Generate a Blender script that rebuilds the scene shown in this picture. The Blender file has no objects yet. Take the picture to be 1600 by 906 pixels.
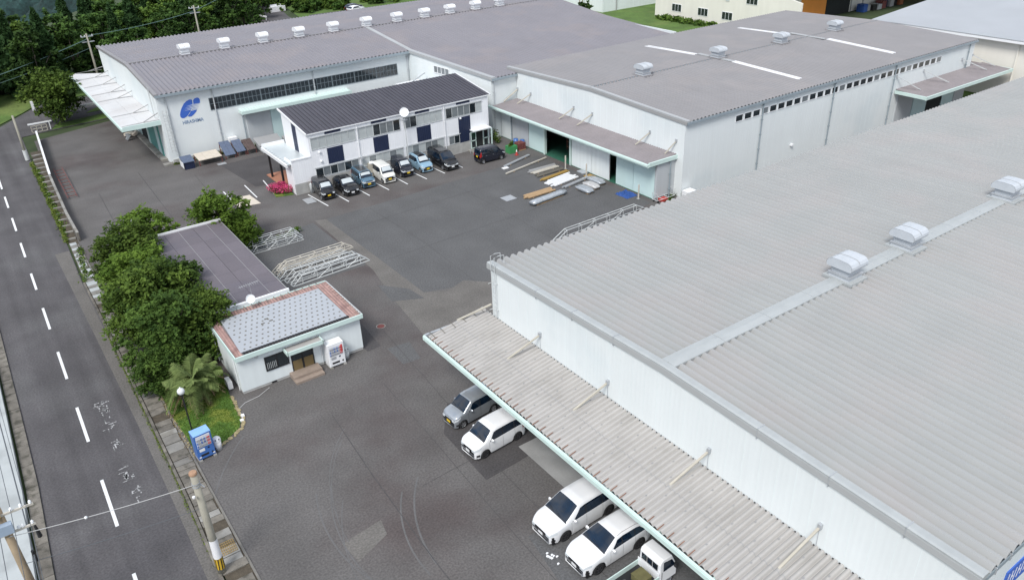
import bpy, math, random
import numpy as np
from mathutils import Vector, Matrix
random.seed(7)
sc = bpy.context.scene
COL = sc.collection

# ------------------------------------------------------------------ camera
cam_d = bpy.data.cameras.new('camera'); cam = bpy.data.objects.new('camera', cam_d); COL.objects.link(cam)
cam_d.sensor_width = 36.0; cam_d.sensor_fit = 'HORIZONTAL'; cam_d.lens = 27.743
cam_d.clip_start = 0.5; cam_d.clip_end = 4000
def _dir(px, py): return Vector((px - 800., -(py - 453.), -1233.0))
X_ = _dir(2833, -308).normalized(); Y_ = _dir(-190, -194).normalized()
Y_ = (Y_ - X_ * X_.dot(Y_)).normalized(); Z_ = X_.cross(Y_)
Rm = Matrix((X_, Y_, Z_)).to_4x4()
cam.matrix_world = Matrix.Translation((0, 0, 31.0)) @ Rm
sc.camera = cam

# ------------------------------------------------------------------ world: bright overcast
SUN_EL, SUN_AZ = math.radians(50), math.radians(236)        # azimuth measured from +Y clockwise
w = bpy.data.worlds.new('World'); sc.world = w; w.use_nodes = True
nt = w.node_tree; nt.nodes.clear()
def N(nt, t, **k):
    n = nt.nodes.new(t)
    for a, b in k.items(): setattr(n, a, b)
    return n
out = N(nt, 'ShaderNodeOutputWorld'); bg = N(nt, 'ShaderNodeBackground')
sky = N(nt, 'ShaderNodeTexSky', sky_type='NISHITA', sun_disc=False, sun_elevation=SUN_EL, sun_rotation=SUN_AZ, air_density=1.0, dust_density=3.0, ozone_density=1.0)
hs = N(nt, 'ShaderNodeHueSaturation'); hs.inputs['Saturation'].default_value = 0.22
tc = N(nt, 'ShaderNodeTexCoord'); nz = N(nt, 'ShaderNodeTexNoise'); nz.inputs['Scale'].default_value = 4.5; nz.inputs['Detail'].default_value = 5
cr = N(nt, 'ShaderNodeValToRGB'); cr.color_ramp.elements[0].position = .40; cr.color_ramp.elements[0].color = (2.2, 3.7, 6.4, 1)
cr.color_ramp.elements[1].position = .56; cr.color_ramp.elements[1].color = (8.8, 8.9, 9.1, 1)
mx = N(nt, 'ShaderNodeMix', data_type='RGBA'); mx.inputs[0].default_value = 0.75
L = nt.links.new
L(sky.outputs[0], hs.inputs['Color']); L(tc.outputs['Generated'], nz.inputs['Vector']); L(nz.outputs[0], cr.inputs[0])
L(hs.outputs[0], mx.inputs[6]); L(cr.outputs[0], mx.inputs[7]); L(mx.outputs[2], bg.inputs[0]); L(bg.outputs[0], out.inputs[0])
bg.inputs[1].default_value = 0.112
sun_d = bpy.data.lights.new('sun', 'SUN'); sun = bpy.data.objects.new('sun', sun_d); COL.objects.link(sun)
sun_d.energy = 2.4; sun_d.angle = math.radians(20); sun_d.color = (1.0, .97, .93)
sd = Vector((math.sin(SUN_AZ) * math.cos(SUN_EL), math.cos(SUN_AZ) * math.cos(SUN_EL), math.sin(SUN_EL)))
sun.rotation_euler = (-sd).to_track_quat('-Z', 'Y').to_euler()
sc.view_settings.view_transform = 'Standard'; sc.view_settings.look = 'None'; sc.view_settings.gamma = 1
sc.view_settings.use_curve_mapping = False; sc.view_settings.exposure = 0.38
sc.cycles.max_bounces = 6; sc.cycles.diffuse_bounces = 3; sc.cycles.glossy_bounces = 3; sc.cycles.transparent_max_bounces = 6

# ------------------------------------------------------------------ materials
M = {}
def mat(name, col, rough=.6, metal=0., var=.08, scale=.6, grain=0., gscale=25., bump=0., bscale=30., col2=None, c2scale=.15, c2lo=.5, c2hi=.65,
        rnd=0., streak=None, stretch=(1, 1, 1), wave=None, spec=.5, c2det=6, c2max=1.):
    """base colour with world-space noise variation, optional second colour in patches, grain and bump"""
    m = bpy.data.materials.new(name); m.use_nodes = True; nt = m.node_tree; nd = nt.nodes; L = nt.links.new
    b = nd['Principled BSDF']; b.inputs['Roughness'].default_value = rough; b.inputs['Metallic'].default_value = metal
    b.inputs['Specular IOR Level'].default_value = spec
    geo = N(nt, 'ShaderNodeNewGeometry'); mp = N(nt, 'ShaderNodeMapping'); mp.inputs['Scale'].default_value = stretch
    L(geo.outputs['Position'], mp.inputs[0]); P = mp.outputs[0]
    cur = N(nt, 'ShaderNodeRGB'); cur.outputs[0].default_value = (*col, 1); cur = cur.outputs[0]
    if col2:
        n2 = N(nt, 'ShaderNodeTexNoise'); n2.inputs['Scale'].default_value = c2scale; n2.inputs['Detail'].default_value = c2det; L(P, n2.inputs[0])
        mr = N(nt, 'ShaderNodeMapRange', interpolation_type='SMOOTHSTEP'); mr.inputs[1].default_value = c2lo; mr.inputs[2].default_value = c2hi; mr.inputs[4].default_value = c2max
        L(n2.outputs[0], mr.inputs[0])
        x = N(nt, 'ShaderNodeMix', data_type='RGBA'); L(mr.outputs[0], x.inputs[0]); L(cur, x.inputs[6]); x.inputs[7].default_value = (*col2, 1); cur = x.outputs[2]
    def mul(val, lo, hi, cur):
        mr = N(nt, 'ShaderNodeMapRange'); mr.inputs[1].default_value = .25; mr.inputs[2].default_value = .75; mr.inputs[3].default_value = lo; mr.inputs[4].default_value = hi
        L(val, mr.inputs[0]); x = N(nt, 'ShaderNodeVectorMath', operation='SCALE'); L(cur, x.inputs[0]); L(mr.outputs[0], x.inputs['Scale']); return x.outputs[0]
    if var:
        n1 = N(nt, 'ShaderNodeTexNoise'); n1.inputs['Scale'].default_value = scale; n1.inputs['Detail'].default_value = 7; L(P, n1.inputs[0]); cur = mul(n1.outputs[0], 1 - var, 1 + var, cur)
    if grain:
        n3 = N(nt, 'ShaderNodeTexNoise'); n3.inputs['Scale'].default_value = gscale; n3.inputs['Detail'].default_value = 2; L(geo.outputs['Position'], n3.inputs[0]); cur = mul(n3.outputs[0], 1 - grain, 1 + grain, cur)
    if streak:   # (axis scale vec, amount)
        mp2 = N(nt, 'ShaderNodeMapping'); mp2.inputs['Scale'].default_value = streak[0]; L(geo.outputs['Position'], mp2.inputs[0])
        n4 = N(nt, 'ShaderNodeTexNoise'); n4.inputs['Scale'].default_value = 1; n4.inputs['Detail'].default_value = 5; L(mp2.outputs[0], n4.inputs[0]); cur = mul(n4.outputs[0], 1 - streak[1], 1 + streak[1], cur)
    if rnd:
        oi = N(nt, 'ShaderNodeObjectInfo'); mr = N(nt, 'ShaderNodeMapRange'); mr.inputs[3].default_value = 1 - rnd; mr.inputs[4].default_value = 1 + rnd
        L(oi.outputs['Random'], mr.inputs[0]); x = N(nt, 'ShaderNodeVectorMath', operation='SCALE'); L(cur, x.inputs[0]); L(mr.outputs[0], x.inputs['Scale']); cur = x.outputs[0]
    L(cur, b.inputs['Base Color'])
    if wave:     # (axis vector, period, strength): fine pressed ribs
        vm = N(nt, 'ShaderNodeVectorMath', operation='DOT_PRODUCT'); vm.inputs[1].default_value = wave[0]; L(geo.outputs['Position'], vm.inputs[0])
        mm = N(nt, 'ShaderNodeMath', operation='MULTIPLY'); mm.inputs[1].default_value = 2 * math.pi / wave[1]; L(vm.outputs['Value'], mm.inputs[0])
        sn = N(nt, 'ShaderNodeMath', operation='SINE'); L(mm.outputs[0], sn.inputs[0])
        bp = N(nt, 'ShaderNodeBump'); bp.inputs['Strength'].default_value = wave[2]; bp.inputs['Distance'].default_value = .02; L(sn.outputs[0], bp.inputs['Height']); L(bp.outputs[0], b.inputs['Normal'])
    elif bump:
        nb = N(nt, 'ShaderNodeTexNoise'); nb.inputs['Scale'].default_value = bscale; nb.inputs['Detail'].default_value = 4; L(P, nb.inputs[0])
        bp = N(nt, 'ShaderNodeBump'); bp.inputs['Strength'].default_value = bump; bp.inputs['Distance'].default_value = .02; L(nb.outputs[0], bp.inputs['Height']); L(bp.outputs[0], b.inputs['Normal'])
    M[name] = m; return m
def leafmat(name, c1, c2, sub=.0, rnd=.15):
    m = bpy.data.materials.new(name); m.use_nodes = True; nt = m.node_tree; L = nt.links.new; b = nt.nodes['Principled BSDF']
    b.inputs['Roughness'].default_value = .75; b.inputs['Specular IOR Level'].default_value = .15
    at = N(nt, 'ShaderNodeAttribute', attribute_name='tone'); x = N(nt, 'ShaderNodeMix', data_type='RGBA'); L(at.outputs['Fac'], x.inputs[0])
    x.inputs[6].default_value = (*c1, 1); x.inputs[7].default_value = (*c2, 1)
    oi = N(nt, 'ShaderNodeObjectInfo'); mr = N(nt, 'ShaderNodeMapRange'); mr.inputs[3].default_value = 1 - rnd; mr.inputs[4].default_value = 1 + rnd; L(oi.outputs['Random'], mr.inputs[0])
    y = N(nt, 'ShaderNodeVectorMath', operation='SCALE'); L(x.outputs[2], y.inputs[0]); L(mr.outputs[0], y.inputs['Scale'])
    L(y.outputs[0], b.inputs['Base Color'])
    tr = N(nt, 'ShaderNodeBsdfTranslucent'); L(y.outputs[0], tr.inputs[0]); ms = N(nt, 'ShaderNodeMixShader'); ms.inputs[0].default_value = .25
    L(b.outputs[0], ms.inputs[1]); L(tr.outputs[0], ms.inputs[2]); L(ms.outputs[0], nt.nodes['Material Output'].inputs[0])
    M[name] = m
mat('asphalt_road', (.084, .080, .083), .9, var=.16, scale=.35, grain=.27, gscale=9, bump=.3, bscale=40, col2=(.102, .099, .101), c2scale=.12, streak=((1.1, .03, 1), .2), spec=.3)
mat('asphalt_yard', (.114, .108, .105), .9, var=.16, scale=.25, grain=.27, gscale=9, bump=.3, bscale=40, col2=(.082, .069, .067), c2scale=.11, c2lo=.45, c2hi=.7, streak=((.25, .5, 1), .07), spec=.3)
mat('asphalt_new', (.100, .100, .101), .9, var=.12, scale=.3, grain=.3, gscale=9, bump=.3, bscale=40, streak=((.6, .08, 1), .07), spec=.3)
mat('asphalt_dark', (.070, .066, .067), .92, var=.15, scale=.4, grain=.27, gscale=9, bump=.3, bscale=40, spec=.3)
mat('asphalt_pale', (.134, .126, .117), .92, var=.14, scale=.5, grain=.26, gscale=9, bump=.3, bscale=40, spec=.3)
mat('seam', (.062, .060, .061), .9, var=.3, scale=2)
mat('paint', (.72, .73, .73), .7, var=.1, scale=3, col2=(.25, .25, .25), c2scale=3.5, c2lo=.62, c2hi=.75)
mat('worn_paint', (.42, .42, .42), .7, var=.1, scale=3, col2=(.10, .10, .10), c2scale=7, c2lo=.43, c2hi=.54)
mat('concrete', (.25, .243, .225), .9, var=.2, scale=1.2, grain=.1, col2=(.18, .17, .15), c2scale=.8, bump=.3, rnd=.15)
mat('concrete_pale', (.40, .425, .425), .85, var=.1, scale=.7, col2=(.33, .35, .35), c2scale=.4, streak=((.4, .2, 1), .08))
mat('concrete_mid', (.165, .157, .142), .9, var=.25, scale=2, rnd=.15)
mat('concrete_slab', (.27, .27, .265), .85, var=.14, scale=.8, grain=.1, col2=(.27, .27, .265), c2scale=.5)
mat('concrete_dirty', (.155, .142, .122), .95, var=.3, scale=2., grain=.2, col2=(.08, .075, .06), c2scale=1.5, bump=.5, rnd=.2)
mat('soil', (.075, .062, .045), 1, var=.3, scale=3, grain=.3)
mat('dry_grass', (.30, .25, .14), 1, var=.3, scale=5, grain=.3)
mat('grass', (.075, .15, .022), 1, var=.3, scale=1.2, grain=.35, gscale=18, col2=(.16, .19, .03), c2scale=.6, bump=.8, bscale=25)
mat('far_grass', (.075, .135, .025), 1, var=.3, scale=.3, grain=.2, gscale=3, col2=(.12, .165, .04), c2scale=.1, bump=.6, bscale=4)
mat('forest_floor', (.035, .055, .018), 1, var=.4, scale=.3, bump=.8, bscale=2)
mat('far_forest_haze', (.014, .036, .034), 1, var=.5, scale=.09, grain=.5, gscale=.5, bump=1, bscale=.3)  # bluish base colour stands in for distant air haze
mat('roof_br', (.318, .325, .320), .5, var=.035, scale=.4, col2=(.335, .328, .322), c2scale=.25, c2lo=.4, c2hi=.7, rnd=.02, spec=.35)
mat('roof_br_cap', (.37, .39, .39), .5, var=.06, scale=1, streak=((1, 4, 1), .04))
mat('roof_fb', (.205, .197, .215), .55, var=.05, scale=.3, col2=(.222, .206, .217), c2scale=.2, streak=((3, .2, 1), .03), spec=.4)
mat('roof_mb', (.235, .228, .233), .55, var=.05, scale=.3, col2=(.25, .238, .24), c2scale=.2, streak=((3, .2, 1), .03), spec=.4)
mat('roof_cap_mb', (.36, .37, .375), .5, var=.06)
mat('roof_side', (.37, .39, .415), .5, var=.05, scale=.2)
mat('roof_of', (.052, .048, .058), .42, var=.08, scale=.6, rnd=.09, streak=((2, .3, 1), .08))
mat('roof_sh', (.13, .115, .13), .7, var=.08, scale=.5, grain=.12, gscale=9, col2=(.112, .102, .12), c2scale=.25, rnd=.07)
mat('canopy_sheet', (.375, .362, .345), .7, var=.06, scale=.7, streak=((.8, 3, 1), .04), col2=(.33, .318, .30), c2scale=.6, c2lo=.5, c2hi=.75, rnd=.018)
mat('canopy_white', (.55, .55, .55), .6, var=.06, scale=.5, col2=(.50, .49, .485), c2scale=.25, rnd=.03)
mat('vent_metal', (.47, .50, .53), .45, var=.06, scale=2)
mat('sash_dark', (.13, .16, .18), .5)
mat('slate_pink', (.23, .207, .212), .75, var=.1, scale=.5, grain=.08, gscale=6)
mat('wall', (.70, .735, .735), .6, var=.03, scale=.3, col2=(.64, .69, .70), c2scale=.12, streak=((2.5, 2.5, .12), .02), wave=((1, 1, 0), .3, .10))
mat('wall_smooth', (.71, .76, .765), .6, var=.03, scale=.5, streak=((2.5, 2.5, .15), .05))
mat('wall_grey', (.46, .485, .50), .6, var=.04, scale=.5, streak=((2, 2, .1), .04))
mat('wall_of', (.78, .79, .81), .55, var=.03, scale=.3, wave=((1, 1, 0), .25, .16), streak=((2, 2, .2), .03))
mat('wall_cream', (.74, .715, .65), .7, var=.03, scale=.3, streak=((1, 1, .1), .04))
mat('foundation', (.38, .38, .365), .9, var=.15, scale=1.5, streak=((2, 2, .3), .12))
mat('trim_grey', (.31, .31, .31), .5, var=.05)
mat('trim_mid', (.38, .39, .39), .5, var=.05)
mat('gutter', (.26, .31, .34), .5, var=.08)
mat('trim_light', (.56, .58, .57), .5, var=.05)
mat('mint', (.56, .69, .65), .5, var=.05, scale=1)
mat('mint_door', (.55, .70, .69), .5, var=.04, scale=.7, rnd=.05)
mat('teal', (.10, .30, .27), .5, var=.08)
mat('white_metal', (.76, .77, .78), .4, var=.04)
mat('white_gloss', (.80, .81, .82), .25, var=.02)
mat('white_plastic', (.74, .74, .75), .4, var=.03)
mat('galv', (.44, .46, .48), .45, metal=.35, var=.12, scale=2)
mat('galv_pale', (.52, .54, .54), .5, metal=.1, var=.15, scale=3)
mat('beige_steel', (.50, .47, .41), .6, var=.12, scale=3)
mat('cream_paint', (.46, .43, .36), .6, var=.1, scale=2)
mat('rust', (.22, .075, .03), .9, var=.3, scale=5)
mat('dark_hook', (.13, .12, .10), .8, var=.2, scale=5)
mat('navy', (.012, .02, .055), .45, var=.1, wave=((1, 1, 0), .25, .4))
mat('black', (.012, .012, .013), .5, var=.1)
mat('rubber', (.02, .02, .021), .85, var=.1)
mat('black_trim', (.018, .018, .02), .45)
mat('indoor_shade', (.02, .022, .022), .9, var=.2)  # near-black colour standing in for shade inside doorways and rooms
mat('floor_green', (.03, .12, .08), .6, var=.2)
mat('glass_dark', (.018, .025, .03), .08, var=.2, scale=.7, spec=.8)
mat('glass_car', (.004, .012, .026), .03, spec=.85, var=.4, scale=2.2)  # blue in the base colour stands in for reflected sky
mat('glass_blind', (.42, .45, .45), .2, var=.06, scale=1.5)
mat('glass_mid', (.17, .19, .20), .12, var=.3, scale=.8, spec=.8)
mat('blue_logo', (.045, .13, .50), .5, var=.04)
mat('logo_text', (.17, .25, .38), .6)
mat('vend_blue', (.055, .15, .42), .35, var=.08, scale=3)
mat('vend_top', (.22, .40, .72), .4, var=.1, scale=3)
mat('vend_window', (.62, .64, .68), .2, var=.05)
mat('can_red', (.55, .08, .08), .4); mat('can_blue', (.06, .14, .42), .4); mat('can_grey', (.35, .36, .38), .4)
mat('faded_blue', (.30, .37, .46), .6, var=.1)
mat('red', (.42, .05, .04), .6, var=.1); mat('red_rust', (.16, .05, .045), .9, var=.3, scale=6)
mat('tile_pink', (.34, .215, .19), .8, var=.15, scale=2, rnd=.12, col2=(.26, .155, .14), c2scale=1.5)
mat('membrane', (.355, .375, .40), .55, var=.04, scale=.6)
mat('door_board', (.16, .115, .05), .8, var=.1)
mat('step_stone', (.27, .215, .175), .9, var=.15, scale=2, grain=.1)
mat('brick_floor', (.35, .16, .10), .85, var=.1)
mat('wood', (.40, .27, .15), .8, var=.15, scale=4, streak=((.5, 8, 1), .1))
mat('plywood', (.56, .50, .42), .8, var=.08, scale=2)
mat('yellow_steel', (.34, .22, .06), .6, var=.15, scale=4)
mat('film', (.36, .39, .42), .18, metal=.1, var=.25, scale=5, bump=.8, bscale=6)
mat('tarp_blue', (.02, .07, .26), .6, var=.15, scale=4)
mat('tarp_slate', (.09, .12, .19), .6, var=.15, scale=3, wave=((1, 1, 0), .2, .8))
mat('pole_concrete', (.30, .285, .235), .85, var=.12, scale=2)
mat('pole_brown', (.27, .21, .14), .9, var=.2, scale=2)
mat('pole_cap', (.36, .22, .14), .9, var=.15, scale=8)
mat('cable', (.10, .11, .12), .6); mat('cable_pale', (.48, .48, .47), .6); mat('cable_green', (.10, .17, .16), .6)
mat('hazard_yellow', (.55, .36, .03), .6)
mat('flower', (.62, .05, .16), .8, var=.3, scale=6)
mat('bark', (.09, .075, .06), .95, var=.3, scale=6, bump=.6, bscale=20)
mat('orange', (.85, .30, .05), .6, var=.05)
mat('green_bin', (.05, .26, .09), .6, var=.1)
mat('plate_yellow', (.72, .50, .03), .5); mat('plate_white', (.75, .76, .76), .5)
mat('lamp_glass', (.66, .68, .68), .15, spec=.8)
mat('head_glass', (.62, .66, .68), .08, spec=1.0)
mat('tail_red', (.30, .01, .01), .15, spec=.8)
mat('shade_screen', (.60, .64, .64), .4, metal=.4)
leafmat('leaf_deep', (.020, .048, .011), (.10, .165, .032))
leafmat('leaf_mid', (.024, .056, .012), (.135, .205, .036))
leafmat('leaf_bright', (.035, .08, .012), (.15, .235, .035))
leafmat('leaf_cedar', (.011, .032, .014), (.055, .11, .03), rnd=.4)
leafmat('leaf_wood', (.018, .048, .013), (.095, .175, .038), rnd=.4)
leafmat('leaf_woodlight', (.04, .09, .016), (.17, .265, .05), rnd=.3)
leafmat('leaf_palm', (.06, .10, .03), (.25, .31, .11))
leafmat('leaf_dead', (.16, .11, .06), (.34, .26, .16))
leafmat('leaf_weed', (.06, .10, .02), (.18, .22, .045))
def paint(name, col, metal=0., rough=.25):
    m = mat(name, col, rough, metal=metal, var=.0); b = m.node_tree.nodes['Principled BSDF']; b.inputs['Coat Weight'].default_value = .7; b.inputs['Coat Roughness'].default_value = .06
paint('car_white', (.80, .81, .82)); paint('car_pearl', (.74, .75, .76)); paint('car_silver', (.40, .43, .46), .55, .3)
paint('car_black', (.008, .008, .010)); paint('car_navyblack', (.010, .012, .022)); paint('car_cream', (.74, .74, .70)); paint('car_skyblue', (.25, .40, .52), .1)
paint('car_greyblue', (.10, .19, .27), .3); paint('car_darkgrey', (.05, .055, .06), .3)

# ------------------------------------------------------------------ mesh helpers
class MB:
    def __init__(s): s.v = []; s.f = []
    def add(s, v, f):
        o = len(s.v); s.v += [tuple(p) for p in v]; s.f += [tuple(i + o for i in q) for q in f]; return s
    def quad(s, *p): return s.add(p, [tuple(range(len(p)))])
    def box(s, x0, x1, y0, y1, z0, z1):
        return s.add([(x0, y0, z0), (x1, y0, z0), (x1, y1, z0), (x0, y1, z0), (x0, y0, z1), (x1, y0, z1), (x1, y1, z1), (x0, y1, z1)],
                     [(0, 3, 2, 1), (4, 5, 6, 7), (0, 1, 5, 4), (1, 2, 6, 5), (2, 3, 7, 6), (3, 0, 4, 7)])
    def prism(s, poly, z0, z1):
        n = len(poly); a = sum(poly[i][0] * poly[(i + 1) % n][1] - poly[(i + 1) % n][0] * poly[i][1] for i in range(n))
        if a < 0: poly = poly[::-1]
        z = (lambda q, k: k(q) if callable(k) else k)
        v = [(x, y, z((x, y), z0)) for x, y in poly] + [(x, y, z((x, y), z1)) for x, y in poly]
        return s.add(v, [tuple(range(n))[::-1], tuple(range(n, 2 * n))] + [(i, (i + 1) % n, n + (i + 1) % n, n + i) for i in range(n)])
    def extrude(s, prof, fn0, fn1, closed=False, caps=False):
        """profile swept between two placements (functions from profile point to world)"""
        n = len(prof); v = [fn0(p) for p in prof] + [fn1(p) for p in prof]
        k = n if closed else n - 1
        f = [(i, (i + 1) % n, n + (i + 1) % n, n + i) for i in range(k)]
        if caps: f += [tuple(range(n))[::-1], tuple(range(n, 2 * n))]
        return s.add(v, f)
    def beam(s, p, q, w=.1, h=None, up=(0, 0, 1)):
        h = h or w; p = Vector(p); q = Vector(q); d = (q - p).normalized(); u = Vector(up)
        if abs(d.dot(u)) > .98: u = Vector((1, 0, 0))
        a = d.cross(u).normalized(); b = a.cross(d).normalized(); v = []
        for c in (p, q):
            for i, j in ((-1, -1), (1, -1), (1, 1), (-1, 1)): v.append(c + a * (i * w / 2) + b * (j * h / 2))
        return s.add(v, [(0, 1, 2, 3)[::-1], (4, 5, 6, 7), (0, 1, 5, 4), (1, 2, 6, 5), (2, 3, 7, 6), (3, 0, 4, 7)])
    def tube(s, pts, r, n=8, caps=True):
        pts = [Vector(p) for p in pts]; rs = r if isinstance(r, (list, tuple)) else [r] * len(pts); v = []; f = []
        prev = None
        for i, p in enumerate(pts):
            d = (pts[min(i + 1, len(pts) - 1)] - pts[max(i - 1, 0)]).normalized()
            u = Vector((0, 0, 1)) if abs(d.z) < .95 else Vector((1, 0, 0))
            a = d.cross(u).normalized(); b = a.cross(d)
            for k in range(n):
                t = 2 * math.pi * k / n; v.append(p + (a * math.cos(t) + b * math.sin(t)) * rs[i])
        for i in range(len(pts) - 1):
            for k in range(n): f.append((i * n + k, i * n + (k + 1) % n, (i + 1) * n + (k + 1) % n, (i + 1) * n + k))
        if caps: f += [tuple(range(n))[::-1], tuple(range(len(v) - n, len(v)))]
        return s.add(v, f)
    def lathe(s, prof, c=(0, 0, 0), n=16):
        v = []; f = []; m = len(prof)
        for k in range(n):
            t = 2 * math.pi * k / n
            for r, z in prof: v.append((c[0] + r * math.cos(t), c[1] + r * math.sin(t), c[2] + z))
        for k in range(n):
            for i in range(m - 1): a = k * m + i; b = ((k + 1) % n) * m + i; f.append((a, b, b + 1, a + 1))
        return s.add(v, f)
    def mesh(s, name, m, smooth=False):
        me = bpy.data.meshes.new(name); me.from_pydata([tuple(p) for p in s.v], [], s.f)
        if m: me.materials.append(M[m])
        if smooth: me.polygons.foreach_set('use_smooth', [True] * len(me.polygons))
        me.update(); return me
    def build(s, name, m, parent=None, smooth=False, loc=None, **tags):
        return place(s.mesh(name, m, smooth), name, parent, loc, **tags)
def place(me, name, parent=None, loc=None, rotz=0, **tags):
    o = bpy.data.objects.new(name, me); COL.objects.link(o)
    if parent is not None: o.parent = parent
    if loc is not None: o.location = loc
    if rotz: o.rotation_euler = (0, 0, rotz)
    for k, v in tags.items(): o[k] = v
    return o
def thing(name, label, cat, loc=(0, 0, 0), rotz=0, group=None):
    o = bpy.data.objects.new(name, None); COL.objects.link(o); o.location = loc; o.rotation_euler = (0, 0, rotz); o['label'] = label; o['category'] = cat
    o.empty_display_size = .3
    if group: o['group'] = group
    return o
def single(mb, name, m, label, cat, group=None, smooth=False, loc=None):
    o = mb.build(name, m, None, smooth, loc); o['label'] = label; o['category'] = cat
    if group: o['group'] = group
    return o
def struct(mb, name, m, smooth=False): return mb.build(name, m, None, smooth, kind='structure')
KIDS = {}
def kids(o): return [c for c in bpy.data.objects if c.parent == o]
def copy_tree(o, loc=None, rotz=None, label=None, scale=None, chmap=None):
    chmap = chmap or {}
    def rec(src, par):
        c = src.copy(); COL.objects.link(c)
        if par is not None: c.parent = par
        for ch in KC.get(src.name, []): rec(ch, c)
        return c
    KC = {}
    for q in list(o.children_recursive): KC.setdefault(q.parent.name, []).append(q)
    c = rec(o, None)
    if loc is not None: c.location = loc
    if rotz is not None: c.rotation_euler = (0, 0, rotz)
    if scale is not None: c.scale = scale
    if label: c['label'] = label
    return c
def rect(x0, x1, y0, y1): return [(x0, y0), (x1, y0), (x1, y1), (x0, y1)]
def sheet(poly, z, name, m): return struct(MB().prism(poly, z - .003, z), name, m)

# ------------------------------------------------------------------ ground, roads, markings
def hground(x, y):
    d = 0.
    if y > 150:   # the land falls into a valley behind the near wood on the left and climbs again far off
        k = min(1, max(0, (y - 200 - max(0, x - 10) * 1.2) / 220)); k = k * k * (3 - 2 * k); d = -95 * k
        far = max(0, (math.hypot(x, y) - 560) / 500); d += min(1.6, far) * 150
    return d
g = MB(); xs = [-1500, -900, -500, -300, -180, -110, -60, -30, 0, 20, 40, 60, 80, 110, 150, 200, 300, 450, 700, 1100, 1700]
ys = [-400, -100, 0, 60, 120, 150, 170, 190, 210, 230, 255, 280, 310, 340, 380, 430, 500, 560, 620, 700, 780, 860, 960, 1080, 1250, 1500, 1900]
g.v = [(x, y, hground(x, y) - .06) for y in ys for x in xs]
nx = len(xs); g.f = [(j * nx + i, j * nx + i + 1, (j + 1) * nx + i + 1, (j + 1) * nx + i) for j in range(len(ys) - 1) for i in range(nx - 1)]
struct(g, 'ground', 'forest_floor', True)
# far hillside with its bumpy woods; its colour carries the bluish air haze
xs2 = np.linspace(-350, 420, 130); ys2 = np.linspace(470, 1150, 110); g = MB()
for y in ys2:
    for x in xs2: g.v.append((x, y, hground(x, y) + 3 + random.random() * 9 + 6 * math.sin(x * .05) * math.cos(y * .043)))
nx = len(xs2); g.f = [(j * nx + i, j * nx + i + 1, (j + 1) * nx + i + 1, (j + 1) * nx + i) for j in range(len(ys2) - 1) for i in range(nx - 1)]
struct(g, 'hillside', 'far_forest_haze')
# yard
sheet([(4.4, -5), (26, -5), (130, -5), (130, 118), (60, 135), (6, 118), (4.7, 80), (4.45, 60)], .0, 'yard', 'asphalt_yard')
def rx(y): return .0125 * (y - 52)     # the road runs very slightly off the buildings' line
ROADR = [(3.1, 10), (3.15, 31.4), (3.36, 36.7), (3.5, 48), (3.6, 60), (3.62, 70), (3.9, 80), (4.0, 90), (4.3, 101), (4.7, 113)]
road = ROADR + [(4.9, 121), (8.5, 121.7), (16, 122.5), (30, 124), (46, 126), (64, 150), (66, 182), (71, 205), (66, 206), (60, 184), (52, 160), (40, 146), (17.1, 137.8), (13.6, 138), (9.1, 137.4), (6.4, 133.4), (3.0, 128.3), (0, 126), (-6, 121), (-12, 112), (-5, 108), (-3.2, 95), (-3.1, 65), (-3.2, 44), (-3.5, 36), (-4.2, 10)]
sheet(road, .004, 'road', 'asphalt_road')
sheet([(2.5, 20), (3.12, 20), (3.3, 36), (3.45, 47), (3.5, 60), (3.55, 70), (3.8, 78), (2.6, 78), (2.75, 60), (2.8, 46), (2.75, 38)], .008, 'road_edge_strip', 'asphalt_pale')
for i, (a, b) in enumerate([(30.0, 34.2), (38.15, 42.6), (46.85, 51.15), (55.2, 59.45), (63.45, 67.5), (71.4, 75.1), (79.2, 83.0), (86.5, 90.5), (93.9, 97.8), (100.7, 104.7), (108, 112), (115, 118.5)]):
    cx = lambda y: -.19 + (y - 38) * .0122
    sheet([(cx(a) - .09, a), (cx(a) + .09, a), (cx(b) + .09, b), (cx(b) - .09, b)], .012, 'centre_line', 'paint')
# worn painted characters on the road (illegible remains): short strokes
kan = MB(); random.seed(3)
for (x, y, n, sx, sy) in [(1.35, 50.0, 22, .38, .8), (1.3, 47.9, 12, .3, .8), (1.35, 45.6, 12, .3, .6), (1.25, 42.4, 16, .3, .8), (1.3, 40.1, 10, .22, .6)]:
    for k in range(n):
        a = x + random.uniform(-sx, sx); b = y + random.uniform(-sy, sy); l = random.uniform(.08, .3)
        if k % 2: kan.box(a - l, a + l * .6, b - .025, b + .025, .009, .012)
        else: kan.box(a - .035, a + .035, b - l, b + l, .0095, .0125)
struct(kan, 'road_lettering', 'worn_paint')
# asphalt patches of other ages and tones
sheet([(25.6, 69.3), (36, 69.6), (52.5, 70.5), (52.8, 52), (45, 50.4), (31, 48.6), (28.3, 49.4), (25.75, 50.3)], .004, 'asphalt_patch', 'asphalt_new')
sheet([(24.55, 69.7), (25.6, 69.3), (25.75, 50.3), (27.4, 49.3), (29.4, 50), (30.9, 48.4), (27, 38), (23.6, 38.5), (22.4, 44), (23.3, 51), (24.3, 56.5)], .008, 'asphalt_patch', 'asphalt_pale')
sheet([(23.35, 53.8), (25.1, 51.6), (25.3, 49.4), (23.0, 50.6)], .012, 'asphalt_patch', 'asphalt_new')
sheet([(19.5, 44.7), (21.2, 44.5), (20.8, 42.1), (19.45, 42.2)], .004, 'asphalt_patch', 'asphalt_new')
sheet([(17.2, 57.6), (24.3, 57.8), (24.2, 69.3), (20, 68.6), (15.6, 68.8), (15.6, 57.8)], .004, 'asphalt_patch', 'asphalt_new')
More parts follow.
